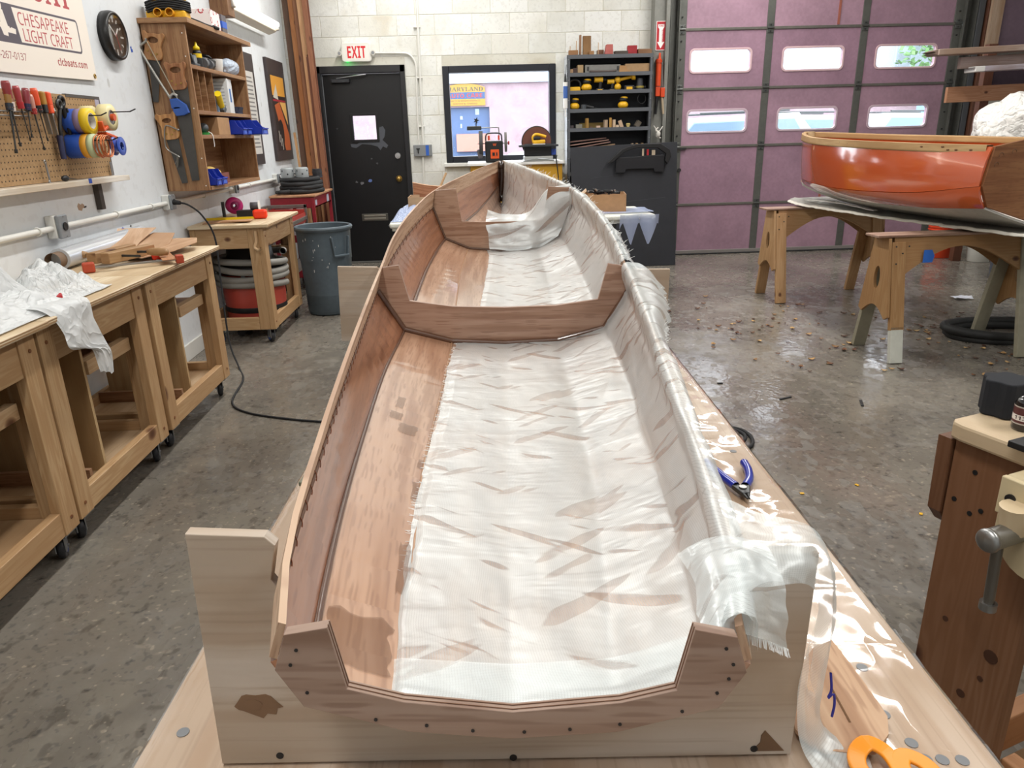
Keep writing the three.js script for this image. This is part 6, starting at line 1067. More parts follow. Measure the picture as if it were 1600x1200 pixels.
{ const t = thing('caulk_cartridge', 'white and blue caulk cartridge hanging on the side of the shelf unit', 'cartridge', [.962, 1.77, SZ + .02], 0); part(t, 'cartridge', cyl(.023, .023, .26, [0, 0, 0]), M.white); part(t, 'label_band', cyl(.0235, .0235, .12, [0, .03, 0]), mat('#3a62a8', .5)); part(t, 'nozzle', cyl(.016, .007, .08, [0, .17, 0]), M.black); part(t, 'hook', rod([0, .2, 0], [.012, .3, 0], .003), M.darkSteel); part(t, 'tail', rod([0, -.13, 0], [.004, -.22, 0], .01, .006), M.white); }
{ const t = thing('fire_sign', 'red fire extinguisher sign with white arrow on the steel column', 'sign', [2.005, 2.345, -8.435], 0); part(t, 'plate', ext(rrect(.105, .285, .003), .003, [0, 0, 0]), mat('#eceae6', .4)); const tex = canvasTex(128, 352, (c, w, h) => { c.fillStyle = '#f0eeea'; c.fillRect(0, 0, w, h); c.fillStyle = '#b8202c'; c.fillRect(7, 7, w - 14, h - 14); c.fillStyle = '#f4f2ee'; c.beginPath(); c.moveTo(24, 40); c.lineTo(104, 40); c.lineTo(104, 74); c.lineTo(88, 96); c.lineTo(88, 250); c.lineTo(112, 250); c.lineTo(64, 330); c.lineTo(16, 250); c.lineTo(40, 250); c.lineTo(40, 96); c.lineTo(24, 74); c.fill(); c.fillStyle = '#b8202c'; c.textAlign = 'center'; c.font = 'bold 30px sans-serif'; c.fillText('FIRE', 64, 68, 70); c.save(); c.translate(75, 180); c.rotate(Math.PI / 2); c.font = 'bold 26px sans-serif'; c.fillText('EXTINGUISHER', 0, 0, 150); c.restore(); }); const [g, m] = panel(.105, .285, tex, [0, 0, .0035]); part(t, 'sign_print', g, m); }
{ const t = thing('caulking_gun', 'orange caulking gun hanging on the steel column', 'caulking gun', [1.985, 1.98, -8.4], 0), o = mat('#d8491c', .4); part(t, 'barrel', [cyl(.03, .03, .27, [0, 0, 0], undefined, 18), cyl(.014, .01, .06, [.008, .165, 0])], o); part(t, 'collar', cyl(.036, .036, .03, [0, .11, 0], undefined, 16), mat('#c23d18', .45)); part(t, 'jaw', [box(.05, .1, .04, [-.002, -.19, 0], undefined, .008), box(.045, .1, .04, [.052, -.2, .005], undefined, .008)], o); part(t, 'handle', rod([-.005, -.24, 0], [-.015, -.42, 0], .016, .013), M.black, 'black handle'); part(t, 'trigger', rod([.05, -.25, 0], [.07, -.42, 0], .014, .012), mat('#b7a488', .5), 'tan handle'); part(t, 'push_rod', rod([.03, .1, .02], [.055, -.2, .02], .005), M.steel); }
solo('rag_knot', 'white knotted string hanging on the steel column by the black board', 'string', [tube([[2.0, 1.42, -8.38], [1.97, 1.39, -8.36], [2.02, 1.36, -8.37], [1.98, 1.33, -8.36], [2.03, 1.31, -8.37]], .008, 30), tube([[1.95, 1.44, -8.38], [2.0, 1.38, -8.36], [2.05, 1.43, -8.38]], .006, 20), sph(.025, [2.0, 1.35, -8.36], [1, 1.3, .8])], mat('#d5d1c8', .8));
// leaning black board and case
{
  const t = thing('leaning_board', 'large black board leaning in front of the shelf unit', 'board', [1.53, 0, -7.78], 0); t.rotation.x = -.12;
  part(t, 'board', ext([[-.53, .0], [.57, .0], [.57, 1.28], [-.56, 1.25]], .012, [0, .002, 0], undefined, .002), mat('#26282f', .6, { tex: T.mottle }));
  part(t, 'scratch', [box(.5, .003, .001, [.2, .7, .0125], [0, 0, .08]), box(.3, .002, .001, [-.2, .95, .0125], [0, 0, .1])], mat('#44464c', .7));
}
{
  const t = thing('black_case', 'black plastic machine hood hanging on the top of the black board', 'hood', [1.7, 1.1, -7.86], 0);
  const o = [[-.36, -.02], [-.2, .12], [-.05, .165], [.2, .165], [.3, .1], [.315, .03], [.28, -.04]], i = [[.25, -.01], [.26, .06], [.17, .12], [-.05, .125], [-.17, .09], [-.29, -.01]];
  part(t, 'rim', ext([...o, ...i], .05, [0, 0, 0], undefined, .006), M.black); part(t, 'plate', ext([[-.26, -.12], [-.16, -.12], [-.15, -.085], [.14, -.085], [.15, -.12], [.25, -.12], [.25, .05], [-.26, .03]], .02, [0, 0, .005], undefined, .004), mat('#1a1b20', .45));
  part(t, 'vent', [box(.02, .07, .006, [.02, .08, .03]), box(.035, .05, .006, [.13, .075, .03])], mat('#b6a58f', .6)); part(t, 'red_tag', box(.02, .06, .006, [.07, .08, .03]), M.red);
}
// machine cabinet by the window
{ const t = thing('yellow_cabinet', 'yellow steel cabinet with white top under the window', 'cabinet', [0, 0, 0], 0); part(t, 'body', bx(-.08, .89, 0, 1.085, -8.5, -7.95, .006), mat('#c9961c', .45)); part(t, 'door', [bx(-.06, .395, .06, 1.06, -7.95, -7.94, .004), bx(.415, .87, .06, 1.06, -7.95, -7.94, .004)], mat('#cf9c20', .45)); part(t, 'top', bx(-.11, .9, 1.087, 1.115, -8.53, -7.9, .005), M.white); part(t, 'handle', [bx(.36, .375, .6, .72, -7.94, -7.925, .003), bx(.435, .45, .6, .72, -7.94, -7.925, .003)], M.steel); part(t, 'card_panel', bx(.0, .34, .8, 1.05, -7.939, -7.935), mat('#d8c3a0', .7)); }
{
  const t = thing('wet_sharpener', 'black and orange wet sharpening machine in front of the window', 'sharpener', [.175, 1.117, -8.0], 0), og = mat('#e0561c', .4);
  part(t, 'body', [box(.185, .215, .2, [0, .108, 0], undefined, .012)], M.black); part(t, 'control_panel', box(.088, .09, .006, [.005, .085, .101], undefined, .004), og); part(t, 'switch', [box(.025, .032, .006, [-.008, .085, .105]), box(.012, .032, .006, [.025, .085, .105])], M.black);
  const tex = canvasTex(64, 64, (c, w, h) => { c.fillStyle = '#151517'; c.fillRect(0, 0, w, h); c.fillStyle = '#d8571e'; c.font = 'bold 56px sans-serif'; c.textAlign = 'center'; c.fillText('W', 32, 52); }); const [g, m] = panel(.045, .04, tex, [.005, .178, .1006]); part(t, 'maker_mark', g, m);
  part(t, 'carry_handle', tube([[-.085, .215, 0], [-.08, .27, 0], [-.05, .29, 0], [.05, .29, 0], [.08, .27, 0], [.085, .215, 0]], .008, 40), M.dgrey); for (const q of [-.052, .052]) part(t, 'red_knob', cyl(.01, .01, .045, [q, .245, .03]), mat('#d8452a', .4)); part(t, 'support_bar', tube([[-.15, .345, 0], [.04, .345, 0], [.055, .335, 0], [.056, .22, 0]], .0055, 40), M.steel);
  part(t, 'grinding_wheel', cyl(.125, .125, .04, [-.135, .19, 0], [0, 0, Math.PI / 2], 32), mat('#4a4a4c', .8)); part(t, 'honing_wheel', cyl(.1, .1, .022, [.125, .2, 0], [0, 0, Math.PI / 2], 32), mat('#6d6a66', .7)); part(t, 'axle', rod([-.17, .19, 0], [.16, .19, 0], .006), M.steel); part(t, 'trough', [box(.05, .09, .14, [-.15, .09, 0], [0, 0, .15], .01)], mat('#5b5558', .6)); part(t, 'jig', box(.15, .04, .05, [-.2, .345, .01], undefined, .006), M.darkSteel); part(t, 'jig_post', rod([-.18, .36, .01], [-.176, .41, .01], .006), M.darkSteel); part(t, 'star_knob', ext(Array.from({ length: 10 }, (_, i) => { const r = i % 2 ? .014 : .036, a = i * .628; return [r * Math.cos(a), r * Math.sin(a)]; }), .014, [-.175, .42, .0], undefined, .002), M.black); part(t, 'side_knob', cyl(.018, .018, .016, [.155, .19, 0], [0, 0, Math.PI / 2], 12), M.red);
}
{
  const t = thing('disc_sander', 'bench disc sander with brown sanding disc in front of the window', 'disc sander', [.64, 1.117, -8.05], 0);
  part(t, 'base', [box(.3, .05, .26, [0, .025, 0], undefined, .008), box(.32, .012, .28, [0, .006, 0], undefined, .004)], mat('#a8a9a6', .45, { metal: .4 })); part(t, 'housing', box(.29, .13, .1, [0, .11, -.02], undefined, .012), mat('#2a2a2d', .5)); part(t, 'sanding_disc', cyl(.152, .152, .016, [-.01, .19, .0], [Math.PI / 2, 0, 0], 40), mat('#6b4238', .9)); part(t, 'disc_rim', tor(.156, .007, [-.01, .19, -.004], undefined, 40), M.darkSteel); part(t, 'work_table', box(.41, .02, .16, [0, .155, .07], undefined, .004), mat('#3d3f42', .4, { metal: .5 })); part(t, 'motor', cyl(.07, .07, .16, [.0, .13, -.11], [Math.PI / 2, 0, 0], 24), mat('#274a9a', .45)); part(t, 'switch_box', box(.05, .06, .04, [.165, .09, .02], undefined, .006), mat('#2a4aa0', .4));
}
{ const t = thing('palm_sander', 'yellow palm sander sitting on the disc sander table', 'sander', [.645, 1.283, -7.96], 0); part(t, 'pad', box(.13, .008, .09, [0, .004, 0], undefined, .003), M.white); part(t, 'body', box(.13, .035, .075, [.002, .028, 0], [0, .0, .05], .012), M.yellow); part(t, 'motor', box(.075, .035, .07, [-.02, .062, 0], undefined, .012), M.black); part(t, 'grip', tube([[-.055, .02, 0], [-.06, .075, 0], [-.03, .1, 0], [.03, .09, 0], [.075, .075, 0]], .015, 30), M.yellow); }
solo('sander_cable', 'black power cable hanging down from the disc sander', 'cable', tube([[.83, 1.17, -7.93], [.82, 1.125, -7.885], [.835, 1.0, -7.88], [.84, .85, -7.88], [.8, .5, -7.88]], .006, 40), M.rubber);
solo('plastic_wrap', 'clear plastic sheet lying on the yellow cabinet behind the bow', 'plastic sheet', sheet((u, v) => [.45 + u * .4, 1.118 + .05 * fbm(u * .5, v * .5, 6, 6, 3, 401) * Math.sin(u * 3.14), -7.9 - v * .12 + .02], 20, 10), mat('#dfe6ec', .2, { transparent: true, opacity: .6, side: THREE.DoubleSide }));
// folding table behind the bow
{
  const t = thing('folding_table', 'long off-white folding table behind the bow of the boat', 'table', [.35, 0, -6.4], .03);
  part(t, 'tabletop', box(2.2, .045, .74, [0, .715, 0], undefined, .018), mat('#dfe0d6', .45)); part(t, 'edge_skirt', box(2.16, .03, .7, [0, .685, 0], undefined, .004), mat('#c9cac2', .5));
  for (const x of [-.8, .65, .78]) part(t, 'leg', [rod([x, .004, .28], [x, .69, .24], .014), rod([x, .004, -.28], [x, .69, -.24], .014), rod([x, .2, .27], [x, .2, -.27], .01)], M.dgrey);
}
{ const t = thing('plastic_drape', 'pale blue plastic sheet hanging off the right end of the folding table', 'plastic sheet', [0, 0, 0], 0); const m = mat('#b9c6e6', .25, { transparent: true, opacity: .72, side: THREE.DoubleSide }); part(t, 'flat_piece', sheet((u, v) => [1.0 + u * .46, .74 + .02 * fbm(u * .5, v * .5, 6, 6, 3, 411), -6.15 - v * .4], 16, 12), m); part(t, 'hanging_piece', sheet((u, v) => [1.15 + u * .32, .745 - v * (.06 + .2 * Math.abs((u * 2.2 + .35) % 1 - .5) * 2), -6.02 + .03 * Math.sin(u * 9) - .02 * v], 26, 14), m); }
{ const t = thing('plastic_tub', 'pale blue plastic sheet heaped at the left end of the folding table', 'plastic sheet', [0, 0, 0], 0); part(t, 'heap', sheet((u, v) => { const k = Math.sin(u * 3.14) * Math.sin(v * 3.14); return [-.73 + u * .3, .742 + .13 * k * (.5 + fbm(u * .5, v * .5, 5, 5, 3, 421)), -6.05 - v * .4]; }, 24, 20), mat('#bccbee', .25, { transparent: true, opacity: .85, side: THREE.DoubleSide, bump: T.crumple, bs: .01 })); part(t, 'drooping_edge', sheet((u, v) => [-.70 - .05 * u, .745 - u * .03 - .012 * Math.sin(v * 9), -6.05 - v * .3], 10, 16), mat('#bccbee', .25, { transparent: true, opacity: .85, side: THREE.DoubleSide })); }
function openBox(t, w, h, d, m, th = .005) { part(t, 'carton', [box(w, th, d, [0, th / 2, 0]), box(w, h, th, [0, h / 2, d / 2]), box(w, h, th, [0, h / 2, -d / 2]), box(th, h, d, [w / 2, h / 2, 0]), box(th, h, d, [-w / 2, h / 2, 0])], m); }
{ const t = thing('clamp_box', 'open cardboard box heaped with black spring clamps on the folding table', 'box', [1.09, .74, -6.42], -.12); openBox(t, .34, .15, .3, M.card); part(t, 'flap', [box(.1, .004, .3, [-.2, .15, 0], [0, 0, .7])], M.cardLight); }
for (let i = 0; i < 9; i++) { const t = thing('spring_clamp', ['black spring clamp highest on the heap', 'black spring clamp leaning left on the heap', 'black spring clamp at the front left of the heap', 'black spring clamp in the middle of the heap', 'black spring clamp at the front right of the heap', 'black spring clamp at the far right of the heap', 'black spring clamp behind the middle of the heap', 'black spring clamp at the back left of the heap', 'black spring clamp at the back right of the heap'][i], 'clamp', [1.0 + (i % 5) * .045, .885 + (i === 0 ? .035 : (i % 3) * .008), -6.36 - (i > 5 ? .1 : .03) - (i % 2) * .03], i * .9); t.userData.group = 'spring clamps in the cardboard box'; part(t, 'jaw', [box(.02, .012, .1, [.012, 0, 0], [0, .25, .2], .003), box(.02, .012, .1, [-.012, .008, 0], [0, -.25, -.2], .003)], M.black); part(t, 'spring', tor(.012, .004, [0, .004, 0], [Math.PI / 2, 0, 0], 14), M.steel); part(t, 'pad', [sph(.009, [.002, .0, .055]), sph(.009, [-.004, .008, .055])], mat('#7d6d60', .6)); }
{ const t = thing('cardboard_box', 'brown cardboard box on the folding table left of the bow', 'box', [-.42, .74, -6.35], 0); openBox(t, .34, .18, .28, M.cardLight); part(t, 'tape_strip', box(.05, .18, .001, [0, .09, .1435]), M.card); }
{ const t = thing('model_hull', 'small brown plywood boat part sticking out of the cardboard box', 'plywood part', [-.4, .85, -6.5], 0); part(t, 'side_panel', sheet((u, v) => [-.17 + u * .42, .02 + v * .15 - .08 * u + .02 * u * u, .05 * Math.sin(u * 2)], 12, 6, [.4, .2], .005), mat('#b98563', .55, { tex: T.oku })); part(t, 'edge_strip', tube([[-.17, .17, 0], [0, .14, .03], [.25, .12, .05]], .006, 20), mat('#cfa684', .6)); part(t, 'stick', rod([.06, .12, -.05], [.12, .24, -.08], .01), M.pine); }

// ---------- right side ----------
// orange dinghy
{
  const t = thing('orange_dinghy', 'orange and white dinghy with wooden transom resting on two sawhorses', 'boat', [2.87, 0, -6.5], .164);
  const zs = [0, .12, .3, .7, 1.3, 2.0, 2.46];
  const ln = { G: [[.012, .11, .225, .40, .52, .53, .487], [1.335, 1.329, 1.318, 1.30, 1.285, 1.27, 1.262]], A: [[.012, .10, .205, .375, .52, .55, .525], [.99, .988, .985, .98, .975, 1.0, 1.06]], B: [[.012, .07, .145, .28, .42, .48, .47], [.935, .93, .922, .91, .90, .915, .945]], K: [[0, 0, 0, 0, 0, 0, 0], [.905, .88, .85, .81, .79, .79, .80]] };
  for (const k in ln) ln[k] = ln[k].map(a => interp(zs, a));
  const strip = (a, b, s) => sheet((u, v) => { const z = v * 2.46, p = [ln[a][0](z), ln[a][1](z)], q = [ln[b][0](z), ln[b][1](z)]; const bul = .012 * Math.sin(u * Math.PI) * ss(0, .3, z); return [s * (lerp(p[0], q[0], u) + bul), lerp(p[1], q[1], u) - bul * .2, z, v * 2.5, u * .4]; }, 6, 50, [1, 1], s > 0 ? .012 : -.012);
  const or = mat('#c4582c', .16, { cc: 1 }), wh = mat('#e2dfd6', .55, { tex: T.mottle });
  for (const s of [-1, 1]) { part(t, 'topside', strip('G', 'A', s), or); part(t, 'lower_side', strip('A', 'B', s), or); part(t, 'bottom', strip('B', 'K', s), wh); }
  for (const s of [-1, 1]) part(t, 'gunwale', sheet((u, v) => { const z = v * 2.45, p = [ln.G[0](z), ln.G[1](z)], c = [[.02, .012], [.022, -.035], [-.02, -.03], [-.022, .012], [.02, .012]]; const k = Math.min(3, Math.floor(u * 4)), f = u * 4 - k; const ox = lerp(c[k][0], c[k + 1][0], f), oy = lerp(c[k][1], c[k + 1][1], f); return [s * (p[0] + ox), p[1] + oy, z - .015, v * 2.5, u * .15]; }, 16, 40), mat('#c9a878', .6, { tex: T.birch }));
  part(t, 'stem_cap', [rod([0, 1.345, -.02], [0, .93, -.006], .02, .022, 12), cyl(.045, .045, .04, [0, 1.33, .01], undefined, 16)], mat('#cdb28a', .55));
  const zz = 2.46, pts = ['G', 'A', 'B', 'K'].map(k => [ln[k][0](zz), ln[k][1](zz)]); pts[0][1] += .005;
  const P2 = [[-.3, pts[0][1] + .03], [.3, pts[0][1] + .03], ...pts.map(p => [p[0], p[1]]), ...pts.slice(0, 3).reverse().map(p => [-p[0], p[1]])];
  part(t, 'transom', ext(P2.reverse(), .022, [0, 0, zz - .01], undefined, .002), mat('#9a6a42', .5, { tex: T.oku }), 'varnished brown plywood transom');
  part(t, 'transom_stitch', [[-.44, 1.22], [-.36, 1.235], [-.28, 1.24], [-.46, 1.17]].map(([x, y]) => tor(.014, .002, [x, y, zz + .012], undefined, 14, 3.6)), mat('#7a5a44', .4, { metal: .5 }));
  part(t, 'sanded_spot', (() => { const g = cyl(.024, .024, .002, [0, 0, 0], [0, 0, Math.PI / 2], 18); return xf(g, [-(ln.G[0](.72) + .012), 1.235, .72], [0, -.38, 0]); })(), mat('#e3b48a', .5)); part(t, 'sanded_spot', (() => { const g = cyl(.014, .014, .003, [0, 0, 0], [0, 0, Math.PI / 2], 18); return xf(g, [-(ln.G[0](.72) + .013), 1.235, .72], [0, -.38, 0]); })(), mat('#c98b58', .5));
  for (let i = 0; i < 14; i++) { const z = rr(.9, 2.4); part(t, 'gunwale_stain', sph(.008, [-(ln.G[0](z) + .02), ln.G[1](z) - rr(0, .02), z], [.3, .7, 1.6], 8), mat('#6e4b2c', .7)); }
  part(t, 'thwart', bx(-.45, .45, 1.12, 1.14, 1.3, 1.52, .003), M.pine);
}
{
  const t = thing('padding_sheet', 'grey padding sheet with torn white edge between dinghy and sawhorses', 'sheet', [2.87, 0, -6.5], .164);
  const ed = interp([-.02, .1, .35, .8, 1.5, 2.1, 2.62], [-.06, -.18, -.28, -.33, -.33, -.29, -.24]);
  part(t, 'sheet', sheet((u, v) => { const z = lerp(-.02, 2.62, v), e = ed(z) - .008 * vnoise(z * 40, 1, 999, 9, 5); return [lerp(e, .3, u), .7745 + .006 * ss(.12, 0, u) + .01 * Math.pow(1 - v, 6), z, u, v * 2.6]; }, 16, 90, [1, 1], .008), mat('#c2bfb6', .7, { tex: T.mottle }));
  part(t, 'torn_edge', sheet((u, v) => { const z = lerp(.12, 2.6, v), e = ed(z); return [e + u * .03 - .016 - .01 * vnoise(z * 46, 3, 999, 9, 15), .782 + .012 * Math.sin(u * 3.14) - .012 * u * 0 - .006 * vnoise(z * 30, 2, 999, 9, 25), z, u, v]; }, 5, 120, [1, 1], .006), mat('#e2ded2', .7));
  part(t, 'lifted_strip', sheet((u, v) => { const z = lerp(.3, 1.25, v); return [ed(z) + .1 + u * .035, .80 + .02 * Math.sin(v * 3.14) + .004 * vnoise(z * 30, u * 3, 999, 9, 35), z, u, v]; }, 4, 40, [1, 1], .006), mat('#e6e3da', .6));
}
// sawhorses
function sawhorse(label, cx, cz, ry, col, extra) {
  const t = thing('sawhorse', label, 'sawhorse', [cx, 0, cz], ry), w = mat(col, .6, { tex: T.pine }), L = .98, Hh = .745;
  part(t, 'top_board', box(L + .1, .014, .15, [0, Hh + .012, 0], undefined, .003), mat('#a98e7e', .6, { tex: T.oku }));
  for (const s of [-1, 1]) {
    // arched apron
    const pts = [[-.43, Hh], [.43, Hh], [.43, Hh - .25], [.39, Hh - .235]]; for (let i = 0; i <= 16; i++) { const a = i / 16; pts.push([.36 - .72 * a, Hh - .22 + .155 * Math.sin(Math.PI * a)]); } pts.push([-.39, Hh - .235], [-.43, Hh - .25]);
    part(t, 'apron', ext(pts, .018, [0, 0, s * .045 - .009], [s * -.22, 0, 0], 0, undefined, 0).translate(0, .0 + (s > 0 ? .02 : .02), s * .17 - s * .0).translate(0, 0, 0), w);
  }
  for (const sx of [-1, 1]) {
    // end board with hand hole and arched foot
    const e = [[-.075, Hh], [.075, Hh], [.165, .28]]; for (let i = 0; i <= 10; i++) { const a = i / 10; e.push([.13 - .26 * a, .26 + .07 * Math.sin(Math.PI * a)]); } e.push([-.165, .28]);
    part(t, 'end_board', ext(e, .018, [sx * .455 + (sx > 0 ? .0 : 0), 0, 0], [0, Math.PI / 2, 0], 0, [ell(.032, .07, 0, .5, 20, true)]).translate(sx > 0 ? -.0 : -.018, 0, 0), w);
    for (const s of [-1, 1]) {
      const white = extra && sx < 0 && s > 0;
      const g = m => part(t, 'leg', m[0], m[1]);
      const leg = (y0, y1, wd) => { const zAt = y => s * lerp(.215, .06, y / Hh); const a = Math.atan2(s * .155, Hh); const ht = Math.hypot(y1 - y0, zAt(y1) - zAt(y0)); return box(wd, ht, .032, [sx * .41, (y0 + y1) / 2, (zAt(y0) + zAt(y1)) / 2], [-a, 0, 0], .003); };
      if (white) { g([leg(.2, .72, .085), w]); part(t, 'painted_foot', leg(.002, .22, .08), mat('#dfe0d4', .55, { tex: T.mottle }), 'white painted foot'); } else g([leg(.003, .72, .085), extra && (sx > 0 || s < 0) ? mat('#a09a84', .6, { tex: T.mottle }) : w]);
    }
  }
  for (const [x, y] of [[-.44, .7], [-.4, .66], [-.44, .6], [-.36, .7]]) part(t, 'screw', cyl(.005, .005, .003, [x, y, .098 + (Hh - y) * .2], [Math.PI / 2, 0, 0], 8), M.darkSteel);
  if (extra) part(t, 'blue_tape', ext([[0, 0], [.06, 0], [.075, .04], [.06, .075], [.01, .075]], .002, [-.27, .6, .118], [-.22, 0, 0]), mat('#1f5bb0', .5));
}
sawhorse('pine sawhorse under the bow of the orange dinghy', 2.88, -6.05, .03, '#bb9870'); sawhorse('weathered sawhorse with white painted foot nearest the viewer', 2.92, -4.37, .03, '#a9855a', true);
// floor things at the right
function bucket(label, x, z, r, h, col) { const t = thing('bucket', label, 'bucket', [x, 0, z], 0); part(t, 'pail', lathe([[0, .003], [r * .86, .003], [r, h], [r * 1.04, h], [r * 1.04, h - .02], [r * .97, h - .02], [r * .84, .02], [0, .02]], undefined, undefined, 30), mat(col, .4)); part(t, 'rim_ring', [tor(r * 1.01, .008, [0, h - .04, 0], [Math.PI / 2, 0, 0], 30), tor(r * 1.0, .006, [0, h - .09, 0], [Math.PI / 2, 0, 0], 30)], mat(col, .4)); part(t, 'wire_handle', tube([[-r, h - .05, 0], [-r * .9, h - .1, r * .6], [0, h - .13, r * 1.02], [r * .9, h - .1, r * .6], [r, h - .05, 0]], .003, 30), M.steel); return t; }
bucket('orange plastic bucket under the dinghy by the garage door', 5.02, -7.75, .14, .34, '#d8451c'); bucket('white plastic bucket next to the orange one', 5.25, -7.42, .14, .34, '#dcdcd4');
{ const t = thing('dark_bin', 'dark blue-grey plastic bin behind the near sawhorse', 'bin', [4.62, 0, -6.0], 0); part(t, 'barrel', lathe([[0, .003], [.2, .003], [.21, .02], [.24, .6], [.255, .62], [.255, .65], [.235, .65], [.2, .03], [0, .03]], undefined, undefined, 36), mat('#4c5663', .5)); part(t, 'rim', tor(.25, .012, [0, .64, 0], [Math.PI / 2, 0, 0], 36), mat('#59636f', .5)); }
solo('black_sack', 'black rubbish sack between the white bucket and the bin', 'sack', (() => { const g = new THREE.IcosahedronGeometry(.15, 3), p = g.attributes.position; for (let i = 0; i < p.count; i++) { const n = .85 + .3 * vnoise(p.getX(i) * 20 + 9, p.getY(i) * 20 + p.getZ(i) * 15 + 9, 99, 99, 4); p.setXYZ(i, p.getX(i) * n, Math.max(-.148, p.getY(i) * n * 1.0), p.getZ(i) * n); } g.computeVertexNormals(); return xf(uvBox(g), [5.2, .15, -6.95]); })(), mat('#17181b', .35));
{
  const t = thing('floor_hose', 'coil of thick black hose lying on the floor under the dinghy', 'hose', [3.6, 0, -4.63], 0);
  for (let i = 0; i < 2; i++) part(t, 'coil', (() => { const p = []; for (let k = 0; k < 16; k++) { const a = k / 16 * 6.283; p.push([(.42 + i * .02) * Math.cos(a) + .02 * Math.sin(a * 3 + i), .03 + i * .035 + .012 * Math.sin(a * 2 + i), (.2 + i * .015) * Math.sin(a)]); } return tube(p, .03, 120, 9, true); })(), mat('#232322', .65));
  part(t, 'coupling', [sph(.05, [.18, .05, .18]), cyl(.03, .03, .1, [.2, .05, .22], [Math.PI / 2, 0, .3])], M.rubber);
}
// leaf litter and shavings
{
  const base = new THREE.PlaneGeometry(.05, .028, 4, 2); { const p = base.attributes.position; for (let i = 0; i < p.count; i++) { const x = p.getX(i) / .025, y = p.getY(i) / .014; p.setXYZ(i, p.getX(i), p.getY(i) * (1 - .8 * x * x), .006 * x * x + .004 * Math.abs(y)); } base.rotateX(-Math.PI / 2); base.computeVertexNormals(); }
  const spots = [[2.55, -5.6, .18, 10], [2.2, -5.3, .3, 12], [1.6, -6.3, .5, 4], [1.95, -5.0, .35, 12], [2.55, -4.9, .3, 10], [2.35, -4.5, .15, 8], [2.95, -5.3, .2, 9], [3.15, -4.9, .15, 14], [2.95, -4.65, .2, 12], [3.5, -5.25, .25, 10], [2.0, -4.2, .25, 7], [3.35, -4.4, .2, 12], [3.15, -4.15, .25, 10], [1.75, -4.6, .5, 8], [3.0, -3.85, .3, 5], [1.4, -5.5, .5, 6], [2.45, -4.05, .2, 5], [3.6, -4.0, .3, 8]];
  const cs = ['#5f3d2a', '#785336', '#a98455', '#4f3324', '#8d6840', '#bd9c6c', '#6a452c'];
  const tones = ['dark brown', 'brown', 'tan', 'blackish brown', 'light brown', 'pale yellow', 'chestnut'], where = z => z < -5.15 ? 'near the far sawhorse' : z < -4.55 ? 'between the two sawhorses' : 'around the near sawhorse';
  let n = 0;
  for (const [x, z, r, k] of spots) for (let i = 0; i < k; i++) { const a = rr(0, 6.28), q = r * Math.sqrt(rnd()), s = rr(.3, .95); const o = solo('leaf_scrap', `${tones[n % 7]} dry leaf or shaving on the floor ${where(z)}`, 'leaf', base, mat(cs[n++ % 7], .8, { side: THREE.DoubleSide }), 'leaf scraps on the floor', [x + q * Math.cos(a), .004, z + q * Math.sin(a)]); o.rotation.y = rr(0, 6.28); o.rotation.z = rr(-.05, .1); o.scale.set(s, s * 1.4, s * 1.4); }
}
solo('paper_scrap', 'crumpled white paper scrap on the floor behind the near sawhorse', 'paper', sheet((u, v) => [3.98 + u * .14 - .07, .006 + .03 * fbm(u * .5, v * .5, 6, 6, 3, 431), -5.75 + v * .1 - .05], 10, 8), mat('#e4e8f2', .6, { side: THREE.DoubleSide }));
[[1.62, -3.62, .05, .4], [1.98, -3.5, .055, 1.2], [1.35, -3.9, .02, 0]].forEach(([x, z, l, r], i) => solo('black_scrap', ['thin black scrap on the floor left of the vise bench', 'second thin black scrap nearer the sawhorse', 'tiny black speck of debris near the table'][i], 'scrap', box(l * 1.6, .006, .014, [x, .004, z], [0, r, 0], .002), M.black));
[[1.25, -2.55], [1.62, -2.35], [1.5, -2.6]].forEach(([x, z], i) => solo('yellow_scrap', ['yellow speck on the floor left of the vise bench', 'yellow speck on the floor close to the vise bench', 'small yellow speck between the other two'][i], 'scrap', box(.016, .003, .012, [x, .003, z], [0, i, 0], .001), M.yellow));
solo('cable_coil', 'black cable loop on the floor beside the strongback table', 'cable', [tube([[.95, .01, -3.2], [1.1, .01, -3.25], [1.22, .012, -3.2], [1.24, .01, -3.08], [1.17, .01, -2.98], [1.0, .012, -3.0], [.85, .01, -3.1]], .009, 60, 8), tube([[.9, .02, -3.25], [1.12, .024, -3.22], [1.21, .022, -3.12], [1.15, .022, -3.02], [.95, .02, -3.05]], .009, 50, 8)], M.rubber);

